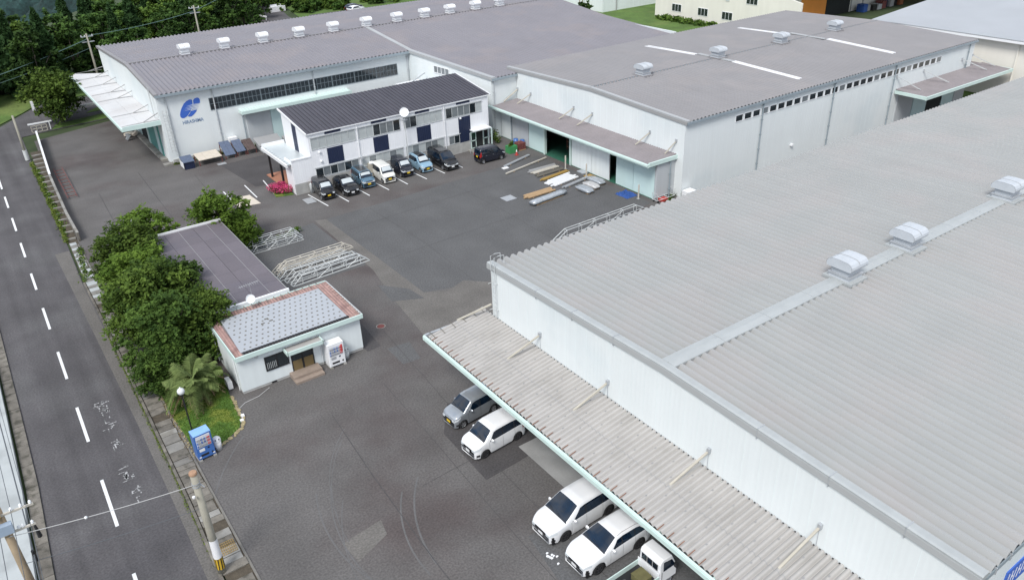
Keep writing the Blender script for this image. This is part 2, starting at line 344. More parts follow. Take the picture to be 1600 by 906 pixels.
sheet([(22.3, 92.1), (31, 92.4), (31, 84), (26, 82), (23.2, 82.6)], .004, 'asphalt_patch', 'asphalt_dark')
sheet([(18.2, 45.2), (19.3, 45.3), (19.6, 50), (19.4, 57), (18.2, 57)], .0045, 'asphalt_patch', 'asphalt_dark')  # darker strip along the right side of the guardhouse
sheet([(17.6, 29), (24, 29.4), (24, 36.5), (19.5, 36.4), (17.8, 34)], .004, 'asphalt_patch', 'asphalt_dark')
sheet([(17.2, 9), (24, 9), (24, 24.3), (17.0, 24.2), (16.0, 18)], .0045, 'asphalt_patch', 'asphalt_new')
sheet([(9.2, 28.0), (11.2, 28.8), (11.4, 29.9), (9.0, 29.6)], .006, 'asphalt_patch', 'asphalt_pale')
seams = MB()
def crack(pts, wd=.035):
    for a, b in zip(pts, pts[1:]):
        d = Vector((b[0] - a[0], b[1] - a[1])).normalized(); n = Vector((-d.y, d.x)) * wd / 2
        seams.quad((a[0] + n.x, a[1] + n.y, .0125), (a[0] - n.x, a[1] - n.y, .0125), (b[0] - n.x, b[1] - n.y, .0125), (b[0] + n.x, b[1] + n.y, .0125))
crack([(20.4, 47), (20.0, 42), (19.7, 38), (19.3, 33.8), (18.7, 29), (18.5, 20), (18.4, 12)]); crack([(17.3, 41), (17.0, 34), (16.6, 27), (16.2, 16)], .03)
crack([(13.1, 40), (12.6, 33), (12.3, 26), (12.1, 17)], .045); crack([(14, 96), (13.8, 88), (13.6, 80), (13.2, 72)], .06); crack([(19, 91), (18.6, 84), (18.5, 76)], .05)
crack([(9, 92), (8.7, 84), (8.5, 76)], .05); crack([(26, 65.5), (34, 66), (44, 66.3), (52, 66.8)], .04); crack([(26, 57.5), (34, 57.8), (44, 58.2), (52, 57.9)], .04); crack([(14.5, 30.8), (18.5, 31), (22, 31.1)], .03)
crack([(30, 49), (30.5, 58), (30.2, 69)], .03); crack([(40, 50.2), (40.3, 60), (40.1, 70)], .03)
struct(seams, 'asphalt_seam', 'seam')
tyre = MB(); random.seed(12)
for k in range(9):   # faint pale tyre scuffs curving into the yard
    r0 = random.uniform(8, 17); cx, cy = 21 + random.uniform(-2, 2), 28 + random.uniform(-3, 3); a0 = random.uniform(2.3, 3.0); n = 14; wd = random.uniform(.05, .12)
    for i in range(n):
        t0 = a0 + i * .05; t1 = t0 + .051
        tyre.quad(*[(cx + r * math.cos(t), cy + r * math.sin(t), .0065 + k * .0001) for r, t in ((r0, t0), (r0 + wd, t0), (r0 + wd, t1), (r0, t1))])
mat('scuff', (.115, .112, .112), .9, var=.15, scale=.5, grain=.2, gscale=14)
struct(tyre, 'tyre_marks', 'scuff')
ring = MB()
for i in range(24):
    t0, t1 = i * math.pi / 12, (i + 1) * math.pi / 12
    ring.quad(*[(20.55 + r * math.cos(t), 47.75 + r * math.sin(t), .015) for r, t in ((.30, t0), (.36, t0), (.36, t1), (.30, t1))])
struct(ring, 'manhole_ring', 'concrete')
single(MB().lathe([(0, .014), (.28, .014), (.29, .004)], (20.55, 47.75, 0), 20), 'manhole_cover', 'red_rust', 'round rusty manhole cover in the open yard right of the tiled guardhouse', 'manhole cover')
# parking stripes
for a, b in [((24.5, 83.9), (23.95, 78.7)), ((22.35, 83.8), (22.2, 79.4)), ((19.9, 83.4), (19.75, 78.5)), ((17.7, 83.4), (17.63, 80.7)), ((26.75, 76.6), (27.15, 72.3)), ((28.95, 76.6), (29.3, 72.0)), ((31.4, 76.6), (31.72, 72.05)),
             ((33.75, 76.6), (34.05, 72.2)), ((36.25, 76.6), (36.4, 72.35)), ((38.5, 76.6), (38.77, 72.35)), ((41.0, 76.6), (41.2, 72.55)), ((43.6, 76.6), (43.72, 72.8))]:
    sheet([(a[0] - .06, a[1]), (a[0] + .06, a[1]), (b[0] + .06, b[1]), (b[0] - .06, b[1])], .014, 'parking_line', 'paint')
# ------------------------------------------------------------------ left side of the road: kerb and pale concrete apron
kb = [(-3.05, 70), (-3.12, 53.3), (-3.2, 44.3), (-3.5, 36.5), (-3.9, 24)]
for (x0, y0), (x1, y1) in zip(kb, kb[1:]):
    n = int(abs(y0 - y1) / 2.0)
    for i in range(n):
        a, b = i / n, (i + 1) / n - .004
        p0, p1 = (x0 + (x1 - x0) * a, y0 + (y1 - y0) * a), (x0 + (x1 - x0) * b, y0 + (y1 - y0) * b)
        MB().prism([p0, p1, (p1[0] - .62, p1[1]), (p0[0] - .62, p0[1])], 0, .10 + random.uniform(0, .01)).build('kerb_stone', 'concrete_dirty', kind='structure')
struct(MB().prism([(-3.8, 70), (-3.88, 53), (-3.98, 44), (-4.28, 36), (-4.7, 24), (-30, 24), (-30, 70)], -.05, .42), 'concrete_apron', 'concrete_pale')
struct(MB().prism([(-3.8, 108), (-3.7, 70.01), (-40, 70.01), (-40, 108)], -.05, .05), 'verge', 'grass')

# ------------------------------------------------------------------ roadside drain with cover slabs, kerb and low wall
def ex(y):
    for (x0, y0), (x1, y1) in zip(ROADR, ROADR[1:]):
        if y0 <= y <= y1: return x0 + (x1 - x0) * (y - y0) / (y1 - y0)
    return 4.7
kbm = MB(); y = 24.
while y < 70:
    y2 = min(y + 2, 70); MB().prism([(ex(y), y), (ex(y) + .16, y), (ex(y2 - .02) + .16, y2 - .02), (ex(y2 - .02), y2 - .02)], 0, .12).build('kerb_stone', 'concrete_dirty', kind='structure'); y = y2
struct(MB().prism([(ex(24) + .16, 24), (ex(36) + .16, 36), (ex(48) + .16, 48), (ex(60) + .16, 60), (ex(70) + .16, 70), (ex(80) + .16, 80), (ex(113) + .2, 113), (6.3, 113), (5.35, 98), (4.85, 80), (4.75, 60), (4.75, 24)], -.04, .016), 'drain_bed', 'soil')
drain = thing('roadside_drain', 'open roadside drain with worn concrete cover slabs beside the yard entrance', 'drain')
y = 24.5; i = 0; random.seed(5)
while y < 79:
    l = random.choice([.5, .6, .72, .9]); x0 = ex(y) + .22; x1 = 4.62
    if 71 < y < 79 or i % 2 == 0 or random.random() < .85:
        MB().box(x0, x1 + random.uniform(-.05, .05), y, y + l - .05, .02, .085 + random.uniform(-.02, .015)).build('cover_slab', ('concrete' if i % 2 else 'concrete_pale') if y > 66 else random.choice(['concrete', 'concrete_dirty', 'concrete_dirty', 'concrete_dirty', 'concrete_mid']), drain)
    y += l; i += 1
MB().prism([(4.68, 24), (4.8, 24), (4.8, 79), (4.68, 79)], .0, .05).build('edge_strip', 'concrete_mid', drain)
y = 80.5
while y < 112:
    MB().box(ex(y) + .22, 4.8 + max(0, (y - 80)) * .043, y, y + .28, -.0, .14).build('cross_strut', 'concrete', drain); y += 1.9
gr = thing('drain_grating', 'galvanised steel bar grating at the foot of the near utility pole', 'grating', (4.1, 32.9, .09))
gb = MB()
for k in range(9): gb.box(-.4 + k * .1, -.385 + k * .1, -.45, .45, 0, .03)
gb.build('bearing_bar', 'yellow_steel', gr, kind='stuff'); gc = MB()
for k in range(6): gc.box(-.42, .42, -.45 + k * .176, -.43 + k * .176, .031, .04)
gc.build('cross_bar', 'yellow_steel', gr, kind='stuff')
wl = thing('low_concrete_wall', 'low concrete boundary wall with pale coping between the yard and the road', 'wall')
wx = lambda y: 4.95 + max(0, y - 86) * .03 + max(0, y - 100) * .032
y = 79.7
while y < 117.5:
    y2 = y + 2.0
    MB().prism([(wx(y), y), (wx(y2) , y2), (wx(y2) + .16, y2), (wx(y) + .16, y)], -.1, .86).build('wall_section', 'concrete_dirty', wl)
    MB().prism([(wx(y) - .04, y), (wx(y2 - .015) - .04, y2 - .015), (wx(y2 - .015) + .2, y2 - .015), (wx(y) + .2, y)], .862, .93).build('coping', 'concrete', wl)
    y = y2
fn = thing('guard_rail', 'white painted low guard rail standing along the boundary wall top', 'railing')
MB().prism([(wx(98.5) - .02, 98.5), (wx(118) - .02, 118), (wx(118) + .2, 118), (wx(98.5) + .2, 98.5)], 1.18, 1.26).build('rail', 'white_metal', fn)
for k in range(9): MB().box(wx(98.7 + k * 2.4) + .04, wx(98.7 + k * 2.4) + .14, 98.7 + k * 2.4, 98.8 + k * 2.4, .93, 1.18).build('post', 'white_metal', fn)
sg = thing('slide_gate', 'white sliding gate frame with square bars at the far yard corner', 'gate')
MB().box(6.1, 9.0, 122.5, 122.75, 1.0, 1.15).build('top_rail', 'white_gloss', sg)
gm = MB()
for k in range(4): gm.box(6.3 + k * .62, 6.38 + k * .62, 121.8, 121.86, .1, 1.0)
for z in (.1, .55, .95): gm.box(6.3, 8.2, 121.8, 121.86, z, z + .06)
gm.build('bar', 'cream_paint', sg); MB().box(8.6, 8.7, 122.5, 122.6, 0, 1.0).build('leg', 'white_metal', sg)
# red ladder frame lying behind the wall
rl = thing('steel_rack', 'rusty red ladder-like steel rack leaning inside the boundary wall', 'rack', (6.0, 97.5, 0))
for x in (0, .9): MB().beam((x, -5.5, .25), (x + .2, 5.5, .35), .06).build('rail', 'red_rust', rl)
for k in range(9): MB().beam((.02, -5 + k * 1.2, .25 + k * .011), (.98, -5 + k * 1.2, .25 + k * .011), .05).build('rung', 'red_rust', rl)

# ------------------------------------------------------------------ building helpers
def rib_prof(p, d): return [(0, 0), (.10 * p, 0), (.40 * p, d), (.60 * p, d), (.90 * p, 0), (p, 0)]
def ribs(mb, axis, s0, n, p, d, a, b):
    """n pressed ribs side by side along axis; a, b = (other coordinate, z) at both ends, constant"""
    prof = [(s0 + i * p + u, v) for i in range(n) for u, v in rib_prof(p, d)[:-1]] + [(s0 + n * p, 0)]
    if axis == 'x': return mb.extrude(prof, lambda q: (q[0], a[0], a[1] + q[1]), lambda q: (q[0], b[0], b[1] + q[1]))
    return mb.extrude(prof, lambda q: (a[0], q[0], a[1] + q[1]), lambda q: (b[0], q[0], b[1] + q[1]))
def win(parent, o, u, w, h, nx, ny, frame='trim_light', glass='glass_dark', bar=.05, out=None, name='window', each=True, mats=None, depth=.06):
    """window on a wall: o lower left corner, u direction along wall, out = outward normal"""
    o = Vector(o); u = Vector(u); z = Vector((0, 0, 1)); out = Vector(out)
    fr = MB()
    def bx(a0, a1, b0, b1, d0, d1, mb):
        ps = [o + u * a + z * b + out * d for d in (d0, d1) for a, b in ((a0, b0), (a1, b0), (a1, b1), (a0, b1))]
        mb.add(ps, [(0, 1, 2, 3), (7, 6, 5, 4), (0, 4, 5, 1), (1, 5, 6, 2), (2, 6, 7, 3), (3, 7, 4, 0)])
    bx(0, w, 0, bar, 0, depth, fr); bx(0, w, h - bar, h, 0, depth, fr)
    for i in range(nx + 1):
        a = i * (w - bar) / nx; bx(a, a + bar, bar, h - bar, 0, depth - .004, fr)
    for j in range(1, ny):
        b = j * (h - bar) / ny
        for i in range(nx):
            a = i * (w - bar) / nx; bx(a + bar, a + (w - bar) / nx, b, b + bar, 0, depth - .008, fr)
    f = fr.build(name, frame, parent)
    gm = MB(); k = 0
    for i in range(nx):
        for j in range(ny):
            a = i * (w - bar) / nx + bar; b = j * (h - bar) / ny + bar
            mb = MB() if each else gm
            bx(a, a + (w - bar) / nx - bar, b, b + (h - bar) / ny - bar, .0, .018, mb)
            if each: mb.build('pane', mats[k % len(mats)] if mats else glass, f); k += 1
    if not each: gm.build('panes', glass, f)
    return f
def wall_gable(mb, x0, x1, prof):
    """wall slab in the YZ plane: prof = [(y,z)...] polygon"""
    n = len(prof); v = [(x0, y, z) for y, z in prof] + [(x1, y, z) for y, z in prof]
    mb.add(v, [tuple(range(n)), tuple(range(n, 2 * n))[::-1]] + [(i, n + i, n + (i + 1) % n, (i + 1) % n) for i in range(n)])
    return mb
def pipe(parent, x, y, z0, z1, m='gutter', r=.07, mat_=None):
    mb = MB().tube([(x, y, z0), (x, y, z1)], r, 8)
    for z in np.arange(z0 + .8, z1, 1.6): mb.box(x - r - .02, x + r + .02, y - r - .02, y + r + .02, z, z + .07)
    return mb.build('downpipe', m, parent)

# ------------------------------------------------------------------ near right warehouse
br = thing('warehouse', 'large white warehouse with pale ribbed folded roof filling the right foreground', 'warehouse')
XW, BY0, BY1, BYR, EZ, RZ, BX1 = 23.77, 6.78, 37.0, 22.0, 8.36, 8.80, 99.
wall_gable(MB(), XW, XW + .2, [(BY0, 0), (BY0, EZ - .05), (BYR, RZ - .05), (BY1, EZ - .05), (BY1, 0)]).build('front_wall', 'wall', br)
MB().box(XW + .2, BX1, BY0, BY0 + .2, 0, EZ - .06).build('side_wall', 'wall', br)
MB().box(XW + .2, BX1, BY1 - .2, BY1, 0, EZ - .06).build('side_wall', 'wall', br)
MB().box(BX1 - .2, BX1 - .002, BY0 + .2, BY1 - .2, 0, EZ - .06).build('back_wall', 'wall', br)
P_ = .53; nr = 142
for side in (0, 1):
    mb = MB(); y0, y1 = ((BYR - .12, BY0 - .28), (BYR + .12, BY1 + .25))[side]
    z0 = RZ; z1 = EZ + .0
    prof = [(0, -.03), (.025, -.03), (.17, .19), (.32, .19), (.505, -.03), (.53, -.03)]
    mb.extrude(prof, lambda q: (q[0], y0, z0 + q[1]), lambda q: (q[0], y1, z1 + q[1]))
    me = mb.mesh('roofing_sheet', 'roof_br')
    for i in range(nr): place(me, 'roofing_sheet', br, (23.79 + i * P_, 0, 0))
MB().box(XW + .3, BX1, BY0 + .22, BY0 + .3, EZ - .05, EZ - .03).build('eave_dark_strip', 'black_trim', br)  # black strip added so the openings under the ribs read as shaded
# gable trim: grey band and a light capping on the roof edge
for a, b in (((BY0 - .3, EZ), (BYR, RZ)), ((BYR, RZ), (BY1 + .3, EZ))):
    mb = MB(); v = []
    for (y, z) in (a, b): v += [(XW - .09, y, z - .19), (XW - .09, y, z + .20), (XW + .02, y, z + .23), (XW + .36, y, z + .21), (XW + .36, y, z + .05), (XW - .002, y, z - .19)]
    mb.add(v, [(i, (i + 1) % 6, 6 + (i + 1) % 6, 6 + i) for i in range(6)] + [tuple(range(6))[::-1], tuple(range(6, 12))]); mb.build('edge_capping', 'roof_br_cap', br)
    mb = MB(); v = []
    for (y, z) in (a, b): v += [(XW - .11, y, z - .20), (XW - .11, y, z + .10), (XW - .092, y, z + .10), (XW - .092, y, z - .20)]
    mb.add(v, [(i, (i + 1) % 4, 4 + (i + 1) % 4, 4 + i) for i in range(4)] + [(3, 2, 1, 0), (4, 5, 6, 7)]); mb.build('fascia', 'trim_mid', br)
jm = MB()
for y in (9.3, 12.6, 16.2, 25.5, 28.9, 32.2): 
    z = EZ + (RZ - EZ) * (1 - abs(y - BYR) / 15); jm.box(XW - .12, XW + .37, y - .015, y + .015, z - .3, z + .255)
jm.build('cap_joint', 'galv', br)
# ridge capping
mb = MB(); x = 24.12
while x < BX1:
    x2 = min(x + 3.6, BX1); MB().add([(x, BYR - .44, RZ + .205), (x, BYR, RZ + .245), (x, BYR + .44, RZ + .205), (x2 - .02, BYR - .44, RZ + .205), (x2 - .02, BYR, RZ + .245), (x2 - .02, BYR + .44, RZ + .205),
        (x, BYR - .44, RZ + .12), (x2 - .02, BYR - .44, RZ + .12), (x, BYR + .44, RZ + .12), (x2 - .02, BYR + .44, RZ + .12)],
        [(0, 3, 4, 1), (1, 4, 5, 2), (0, 6, 7, 3), (2, 5, 9, 8), (0, 1, 2, 8, 6), (3, 7, 9, 5, 4)]).build('ridge_capping', 'roof_br_cap', br); x = x2
# dark toothed closers below the ridge capping
mb = MB()
for i in range(nr):
    x = 23.79 + i * P_; mb.box(x + .46, x + .60, BYR - .43, BYR - .40, RZ - .02, RZ + .15)
mb.build('ridge_closer', 'trim_grey', br, kind='stuff')
# south gutter
MB().add([(23.67, BY0 - .30, EZ - .28), (23.67, BY0 - .30, EZ - .06), (23.67, BY0 - .26, EZ - .06), (23.67, BY0 - .26, EZ - .24), (23.67, BY0 - .02, EZ - .24), (23.67, BY0 - .02, EZ - .28)] +
         [(BX1, BY0 - .30, EZ - .28), (BX1, BY0 - .30, EZ - .06), (BX1, BY0 - .26, EZ - .06), (BX1, BY0 - .26, EZ - .24), (BX1, BY0 - .02, EZ - .24), (BX1, BY0 - .02, EZ - .28)],
         [(i, i + 6, (i + 1) % 6 + 6, (i + 1) % 6) for i in range(6)]).build('gutter', 'gutter', br)
for i in range(30): MB().box(24.7 + i * 1.06, 24.76 + i * 1.06, BY0 - .33, BY0 - .02, EZ - .33, EZ - .02).build('gutter_bracket', 'galv', br)
# wall ladder at the far corner of the front
lad = MB()
for y in (36.3, 36.7):
    lad.tube([(XW - .18, y, 5.0), (XW - .18, y, 9.25), (XW + .15, y, 9.32), (XW + .55, y, 9.25), (XW + .55, y, 8.75)], .022, 6)
    for z in (5.5, 7.4): lad.tube([(XW - .45, y, z + .02), (XW + .01, y, z)], .02, 5)
for k in range(12): lad.tube([(XW - .18, 36.3, 5.2 + k * .32), (XW - .18, 36.7, 5.2 + k * .32)], .015, 5)
lad.build('ladder', 'galv_pale', br)
# blue writing board on the side wall, mostly out of frame
MB().box(27.2, 31.0, BY0 - .05, BY0 - .002, 4.9, 6.15).build('sign_band', 'blue_logo', br)
mb = MB(); random.seed(2)
for k in range(12):
    x = 27.45 + k * .28; mb.box(x, x + .07, BY0 - .06, BY0 - .052, 5.2, 5.9)
    if k % 2: mb.box(x + .072, x + .19, BY0 - .06, BY0 - .052, 5.5, 5.58)
mb.build('sign_strokes', 'white_metal', br)
# doors below the canopy
for i, y in enumerate((9, 13, 17.5, 22, 26.5, 31)): MB().box(XW - .08, XW - .002, y, y + 3.9, .05, 3.8).build('sliding_door', 'mint_door', br)
sm = MB()
for k in range(1, 33):
    y = BY0 + k * .91
    if y < BY1: sm.box(XW - .008, XW - .001, y, y + .02, 4.9, EZ - .22 + (RZ - EZ) * (1 - abs(y - BYR) / 15))
sm.build('panel_seam', 'wall_smooth', br, kind='stuff')
# --- canopy
CZ0, CZ1, CX0, CX1 = 4.12, 4.78, 19.38, 23.76
def cz(x): return CZ0 + (CZ1 - CZ0) * (x - CX0) / (CX1 - CX0)
cp_ = .3125; ncan = 114
prof = [(0, -.02), (.02, -.015), (.085, .085), (.155, .11), (.225, .085), (.29, -.015), (.3125, -.02)]
me = MB().extrude(prof, lambda q: (CX0 + .18, q[0], cz(CX0 + .18) + q[1]), lambda q: (CX1, q[0], CZ1 + q[1])).mesh('corrugated_sheet', 'canopy_sheet')
for i in range(ncan): place(me, 'corrugated_sheet', br, (0, 38.35 - (i + 1) * cp_, 0))
for x in (21.6,):   # lap line between upper and lower sheets
    mb = MB()
    for i in range(ncan): y = 38.35 - (i + 1) * cp_; mb.add([(x, y + u, cz(x) + v + .008) for u, v in prof] + [(x + .035, y + u, cz(x) + v + .014) for u, v in prof], [(k, k + 1, k + 8, k + 7) for k in range(6)])
    mb.build('sheet_lap', 'trim_grey', br, kind='stuff')
hk = MB(); bt = MB()
for i in range(ncan):
    y = 38.35 - i * cp_ - .157
    if i % 2 == 1:
        yy = 38.35 - (i + 1) * cp_ + .0; hk.tube([(CX0 + .08, yy, cz(CX0) + .06), (CX0 + .22, yy, cz(CX0) + .095), (CX0 + .58, yy, cz(CX0 + .58) + .08)], .016, 5)
    for q, x in enumerate((20.5, 21.15, 22.1, 22.9)):
        if (i + q * 2) % 4 == 0: bt.tube([(x, y, cz(x) + .09), (x, y, cz(x) + .15)], .022, 5); bt.box(x - .05, x + .05, y - .035, y + .035, cz(x) + .10, cz(x) + .116)
hk.build('roof_hook', 'rust', br, kind='stuff'); bt.build('roof_bolt', 'trim_grey', br, kind='stuff')
sh = MB()
for x in (19.8, 20.5, 21.3, 22.1, 22.9, 23.5): sh.tube([(x, 38.47, cz(x) + .12), (x, 38.35, cz(x) + .2), (x, 37.65, cz(x) + .085)], .022, 5)
sh.build('edge_hook', 'dark_hook', br)
MB().box(CX0 - .02, CX0 + .10, 2.9, 38.55, CZ0 - .24, CZ0 + .10).build('canopy_fascia', 'mint', br)
MB().box(CX0 - .05, CX0 - .021, 2.9, 38.55, CZ0 - .20, CZ0 + .04).build('canopy_gutter_lip', 'mint', br)
MB().box(CX0 + .10, CX1 - .05, 38.4, 38.55, CZ0 - .22, CZ0 + .16).build('canopy_end_trim', 'galv', br)
for y in np.arange(4.5, 38, 3.3): MB().beam((CX0 + .1, y, CZ0 - .12), (CX1, y, CZ1 - .12), .14, .2).build('canopy_rafter', 'mint', br)
for x in (20.3, 21.6, 22.9): MB().box(x, x + .08, 3.2, 38.35, cz(x) - .12, cz(x) - .02).build('purlin', 'trim_grey', br)
mb = MB(); mb.box(XW - .03, XW - .003, 3, 38, CZ1 + .0, CZ1 + .06); mb.build('wall_flashing', 'black_trim', br)
tb = MB()
for i in range(ncan * 2): tb.box(XW - .06, XW - .031, 38.25 - i * cp_ / 2 - .05, 38.25 - i * cp_ / 2, CZ1 + .03, CZ1 + .1)
tb.build('flashing_teeth', 'galv_pale', br, kind='stuff')
for (yt, zt, xb, yb) in ((31.88, 5.86, 21.8, 32.6), (25.83, 5.83, 21.76, 26.37), (18.66, 5.93, 21.76, 19.16), (12.56, 6.0, 21.76, 12.9), (6.8, 6.0, 21.76, 7.0)):
    s = MB(); s.beam((XW - .1, yt, zt), (xb, yb, cz(xb) + .07), .11, .07); s.build('canopy_brace', 'cream_paint', br)
    MB().box(XW - .16, XW - .002, yt - .08, yt + .08, zt - .1, zt + .18).build('brace_bracket', 'galv', br)
    MB().beam((XW - .06, yt + .02, zt), (XW - .06, yt + .02, CZ1 + .05), .02).build('drop_rod', 'galv', br)
MB().beam((XW - .02, 37.1, 5.6), (21.8, 38.3, 4.55), .12, .08).build('canopy_brace', 'cream_paint', br)
MB().tube([(XW - .3, 33.0, 0), (XW - .3, 33.0, 4.1)], .05, 6).build('downpipe', 'mint', br)
MB().beam((19.9, 36.6, 4.0), (22.6, 35.0, 2.0), .06).build('strut', 'rust', br)
sheet(rect(20.7, 23.76, 24.4, 30.2), .03, 'loading_slab', 'concrete_slab')
sheet(rect(20.7, 23.76, 9.0, 16.6), .03, 'loading_slab', 'concrete_slab')
# --- ventilators
def ventilator(name, label, group, sz, m, loc, cap=None):
    t = thing(name, label, 'roof ventilator', loc, 0, group)
    L_, W_, H_ = sz       # along x, along y, hood height
    MB().box(-L_ * .5, L_ * .5, -W_ * .72, W_ * .72, -.12, .05).build('flashing_plate', cap or m, t)
    MB().box(-L_ * .40, L_ * .40, -W_ * .50, W_ * .50, .05, .24).build('curb', m, t)
    MB().prism(rect(-L_ * .43, L_ * .43, -W_ * .54, W_ * .54), .24, .32).build('ledge', 'galv', t)
    MB().add([(-L_ * .36, -W_ * .40, .32), (L_ * .36, -W_ * .40, .32), (L_ * .36, W_ * .40, .32), (-L_ * .36, W_ * .40, .32), (-L_ * .40, -W_ * .46, .34 + H_ * .62), (L_ * .40, -W_ * .46, .34 + H_ * .62), (L_ * .40, W_ * .46, .34 + H_ * .62), (-L_ * .40, W_ * .46, .34 + H_ * .62)],
             [(0, 1, 5, 4), (1, 2, 6, 5), (2, 3, 7, 6), (3, 0, 4, 7)]).build('throat', m, t)
    zb = .32 + H_ * .55; hw = W_ * .62; H_ = H_ * .72
    pr_ = [(-hw * .80, zb), (-hw * .96, zb + .03), (-hw, zb + H_ * .25), (-hw * .97, zb + H_ * .52), (-hw * .84, zb + H_ * .80), (-hw * .62, zb + H_ * .95), (0, zb + H_)]
    pr_ = pr_ + [(-a, b) for a, b in pr_[::-1][1:]]
    hd = MB().extrude(pr_, lambda q: (-L_ / 2, q[0], q[1]), lambda q: (L_ / 2, q[0], q[1]), closed=True, caps=True).build('hood', m, t)
    MB().extrude([(a * 1.006, b + .01) for a, b in pr_[3:-3]], lambda q: (-.02, q[0], q[1]), lambda q: (.02, q[0], q[1])).build('hood_seam', 'trim_grey', hd)
    MB().extrude([(a * 1.02, b + .012) for a, b in pr_[2:-2]], lambda q: (-L_ / 2 - .01, q[0], q[1]), lambda q: (-L_ / 2 + .05, q[0], q[1])).build('hood_rim', 'roof_side', hd)
    return t
for i, (x, lb) in enumerate([(38.3, 'pale metal ventilator nearest the camera on the ridge of the big foreground roof'), (44.5, 'pale metal ventilator in the middle of the three on the foreground roof ridge'), (56.6, 'pale metal ventilator at the right picture edge on the foreground roof ridge')]):
    ventilator('roof_ventilator', lb, 'ventilators on the foreground roof', (1.6, 1.3, .75), 'vent_metal', (x, BYR, RZ + .22), 'roof_br_cap')

# ------------------------------------------------------------------ middle warehouse
mw = thing('warehouse', 'white warehouse with grey ribbed roof, skylights, long window row and open door bay', 'warehouse')
MX0, MX1, MY0, MY1, MYR, ME, MR = 56.0, 109.3, 51.15, 80.8, 65.4, 7.72, 8.22
wall_gable(MB(), MX0, MX0 + .2, [(MY0, 3.9), (MY0, ME - .05), (MYR, MR - .05), (MY1, ME - .05), (MY1, 3.9)]).build('front_wall', 'wall', mw)
MB().box(MX0 + .2, MX1 - .2, MY0, MY0 + .2, 0, ME - .06).build('side_wall', 'wall', mw)
MB().box(MX0, MX0 + .2, MY0, MY0 + 1.3, 0, 3.9).build('corner_wall', 'wall', mw)
MB().box(MX0 + .2, MX1 - .2, MY1 - .2, MY1, 0, ME - .06).build('side_wall', 'wall', mw)
wall_gable(MB(), MX1 - .2, MX1, [(MY0, 0), (MY0, ME - .05), (MYR, MR - .05), (MY1, ME - .05), (MY1, 0)]).build('back_wall', 'wall', mw)
nM = 101
for (a, b) in (((MYR, MR), (MY0 - .25, ME)), ((MYR, MR), (MY1 + .2, ME))):
    mb = MB(); ribs(mb, 'x', MX0, nM, .53, .15, a, b); mb.build('roofing_sheets', 'roof_mb', mw, kind='stuff')
MB().box(MX0 - .1, MX1 + .05, MY0 - .34, MY0 - .26, ME - .22, ME + .03).build('gutter', 'gutter', mw)
MB().box(MX0 - .08, MX1, MY0 - .262, MY0 - .002, ME - .22, ME - .18).build('gutter_base', 'gutter', mw)
mb = MB(); 
for i in range(nM): x = MX0 + i * .53; mb.box(x - .06, x + .06, MYR - .12, MYR + .12, MR + .02, MR + .17)
mb.build('ridge_closer', 'gutter', mw, kind='stuff'); MB().box(MX0, MX1, MYR - .05, MYR + .05, MR + .13, MR + .19).build('ridge_capping', 'roof_mb', mw)
for a, b in (((MY0 - .3, ME), (MYR, MR)), ((MYR, MR), (MY1 + .25, ME))):
    mb = MB(); v = []
    for (y, z) in (a, b): v += [(MX0 - .08, y, z - .10), (MX0 - .08, y, z + .17), (MX0 + .3, y, z + .19), (MX0 + .3, y, z + .05)]
    mb.add(v, [(i, (i + 1) % 4, 4 + (i + 1) % 4, 4 + i) for i in range(4)] + [(3, 2, 1, 0), (4, 5, 6, 7)]); mb.build('edge_capping', 'roof_cap_mb', mw)
    mb = MB(); v = []
    for (y, z) in (a, b): v += [(MX0 - .1, y, z - .26), (MX0 - .1, y, z + .02), (MX0 - .082, y, z + .02), (MX0 - .082, y, z - .26)]
    mb.add(v, [(i, (i + 1) % 4, 4 + (i + 1) % 4, 4 + i) for i in range(4)] + [(3, 2, 1, 0), (4, 5, 6, 7)]); mb.build('fascia', 'trim_grey', mw)
# window row on the south side
x = 63.2; wn = 0
while x < 101.6:
    if min(abs(x + .55 - p) for p in (67.3, 79.4, 91.3)) > .45 or True:
        win(mw, (x, MY0, 6.22), (1, 0, 0), 1.12, .72, 1, 1, 'white_metal', 'glass_dark' if wn % 5 != 3 else 'glass_mid', .05, (0, -1, 0)); wn += 1
    x += 1.325
for x in (67.3, 79.4, 91.3, 107.8): pipe(mw, x, MY0 - .14, .1 if x < 107 else 4, ME - .2)
MB().box(72.9, 73.2, MY0 - .25, MY0 - .002, 1.6, 1.8).build('wall_lamp', 'white_metal', mw)
sm = MB()
for k in range(1, 58):
    x = MX0 + k * .91
    if x < MX1: sm.box(x, x + .018, MY0 - .005, MY0 - .001, .1, 6.15)
sm.build('panel_seam', 'wall_smooth', mw, kind='stuff'); sm = MB()
for k in range(1, 31): sm.box(MX0 - .012, MX0 - .001, MY0 + k * .95, MY0 + k * .95 + .03, 4.35, ME - .2)
sm.build('panel_seam', 'wall_smooth', mw, kind='stuff')
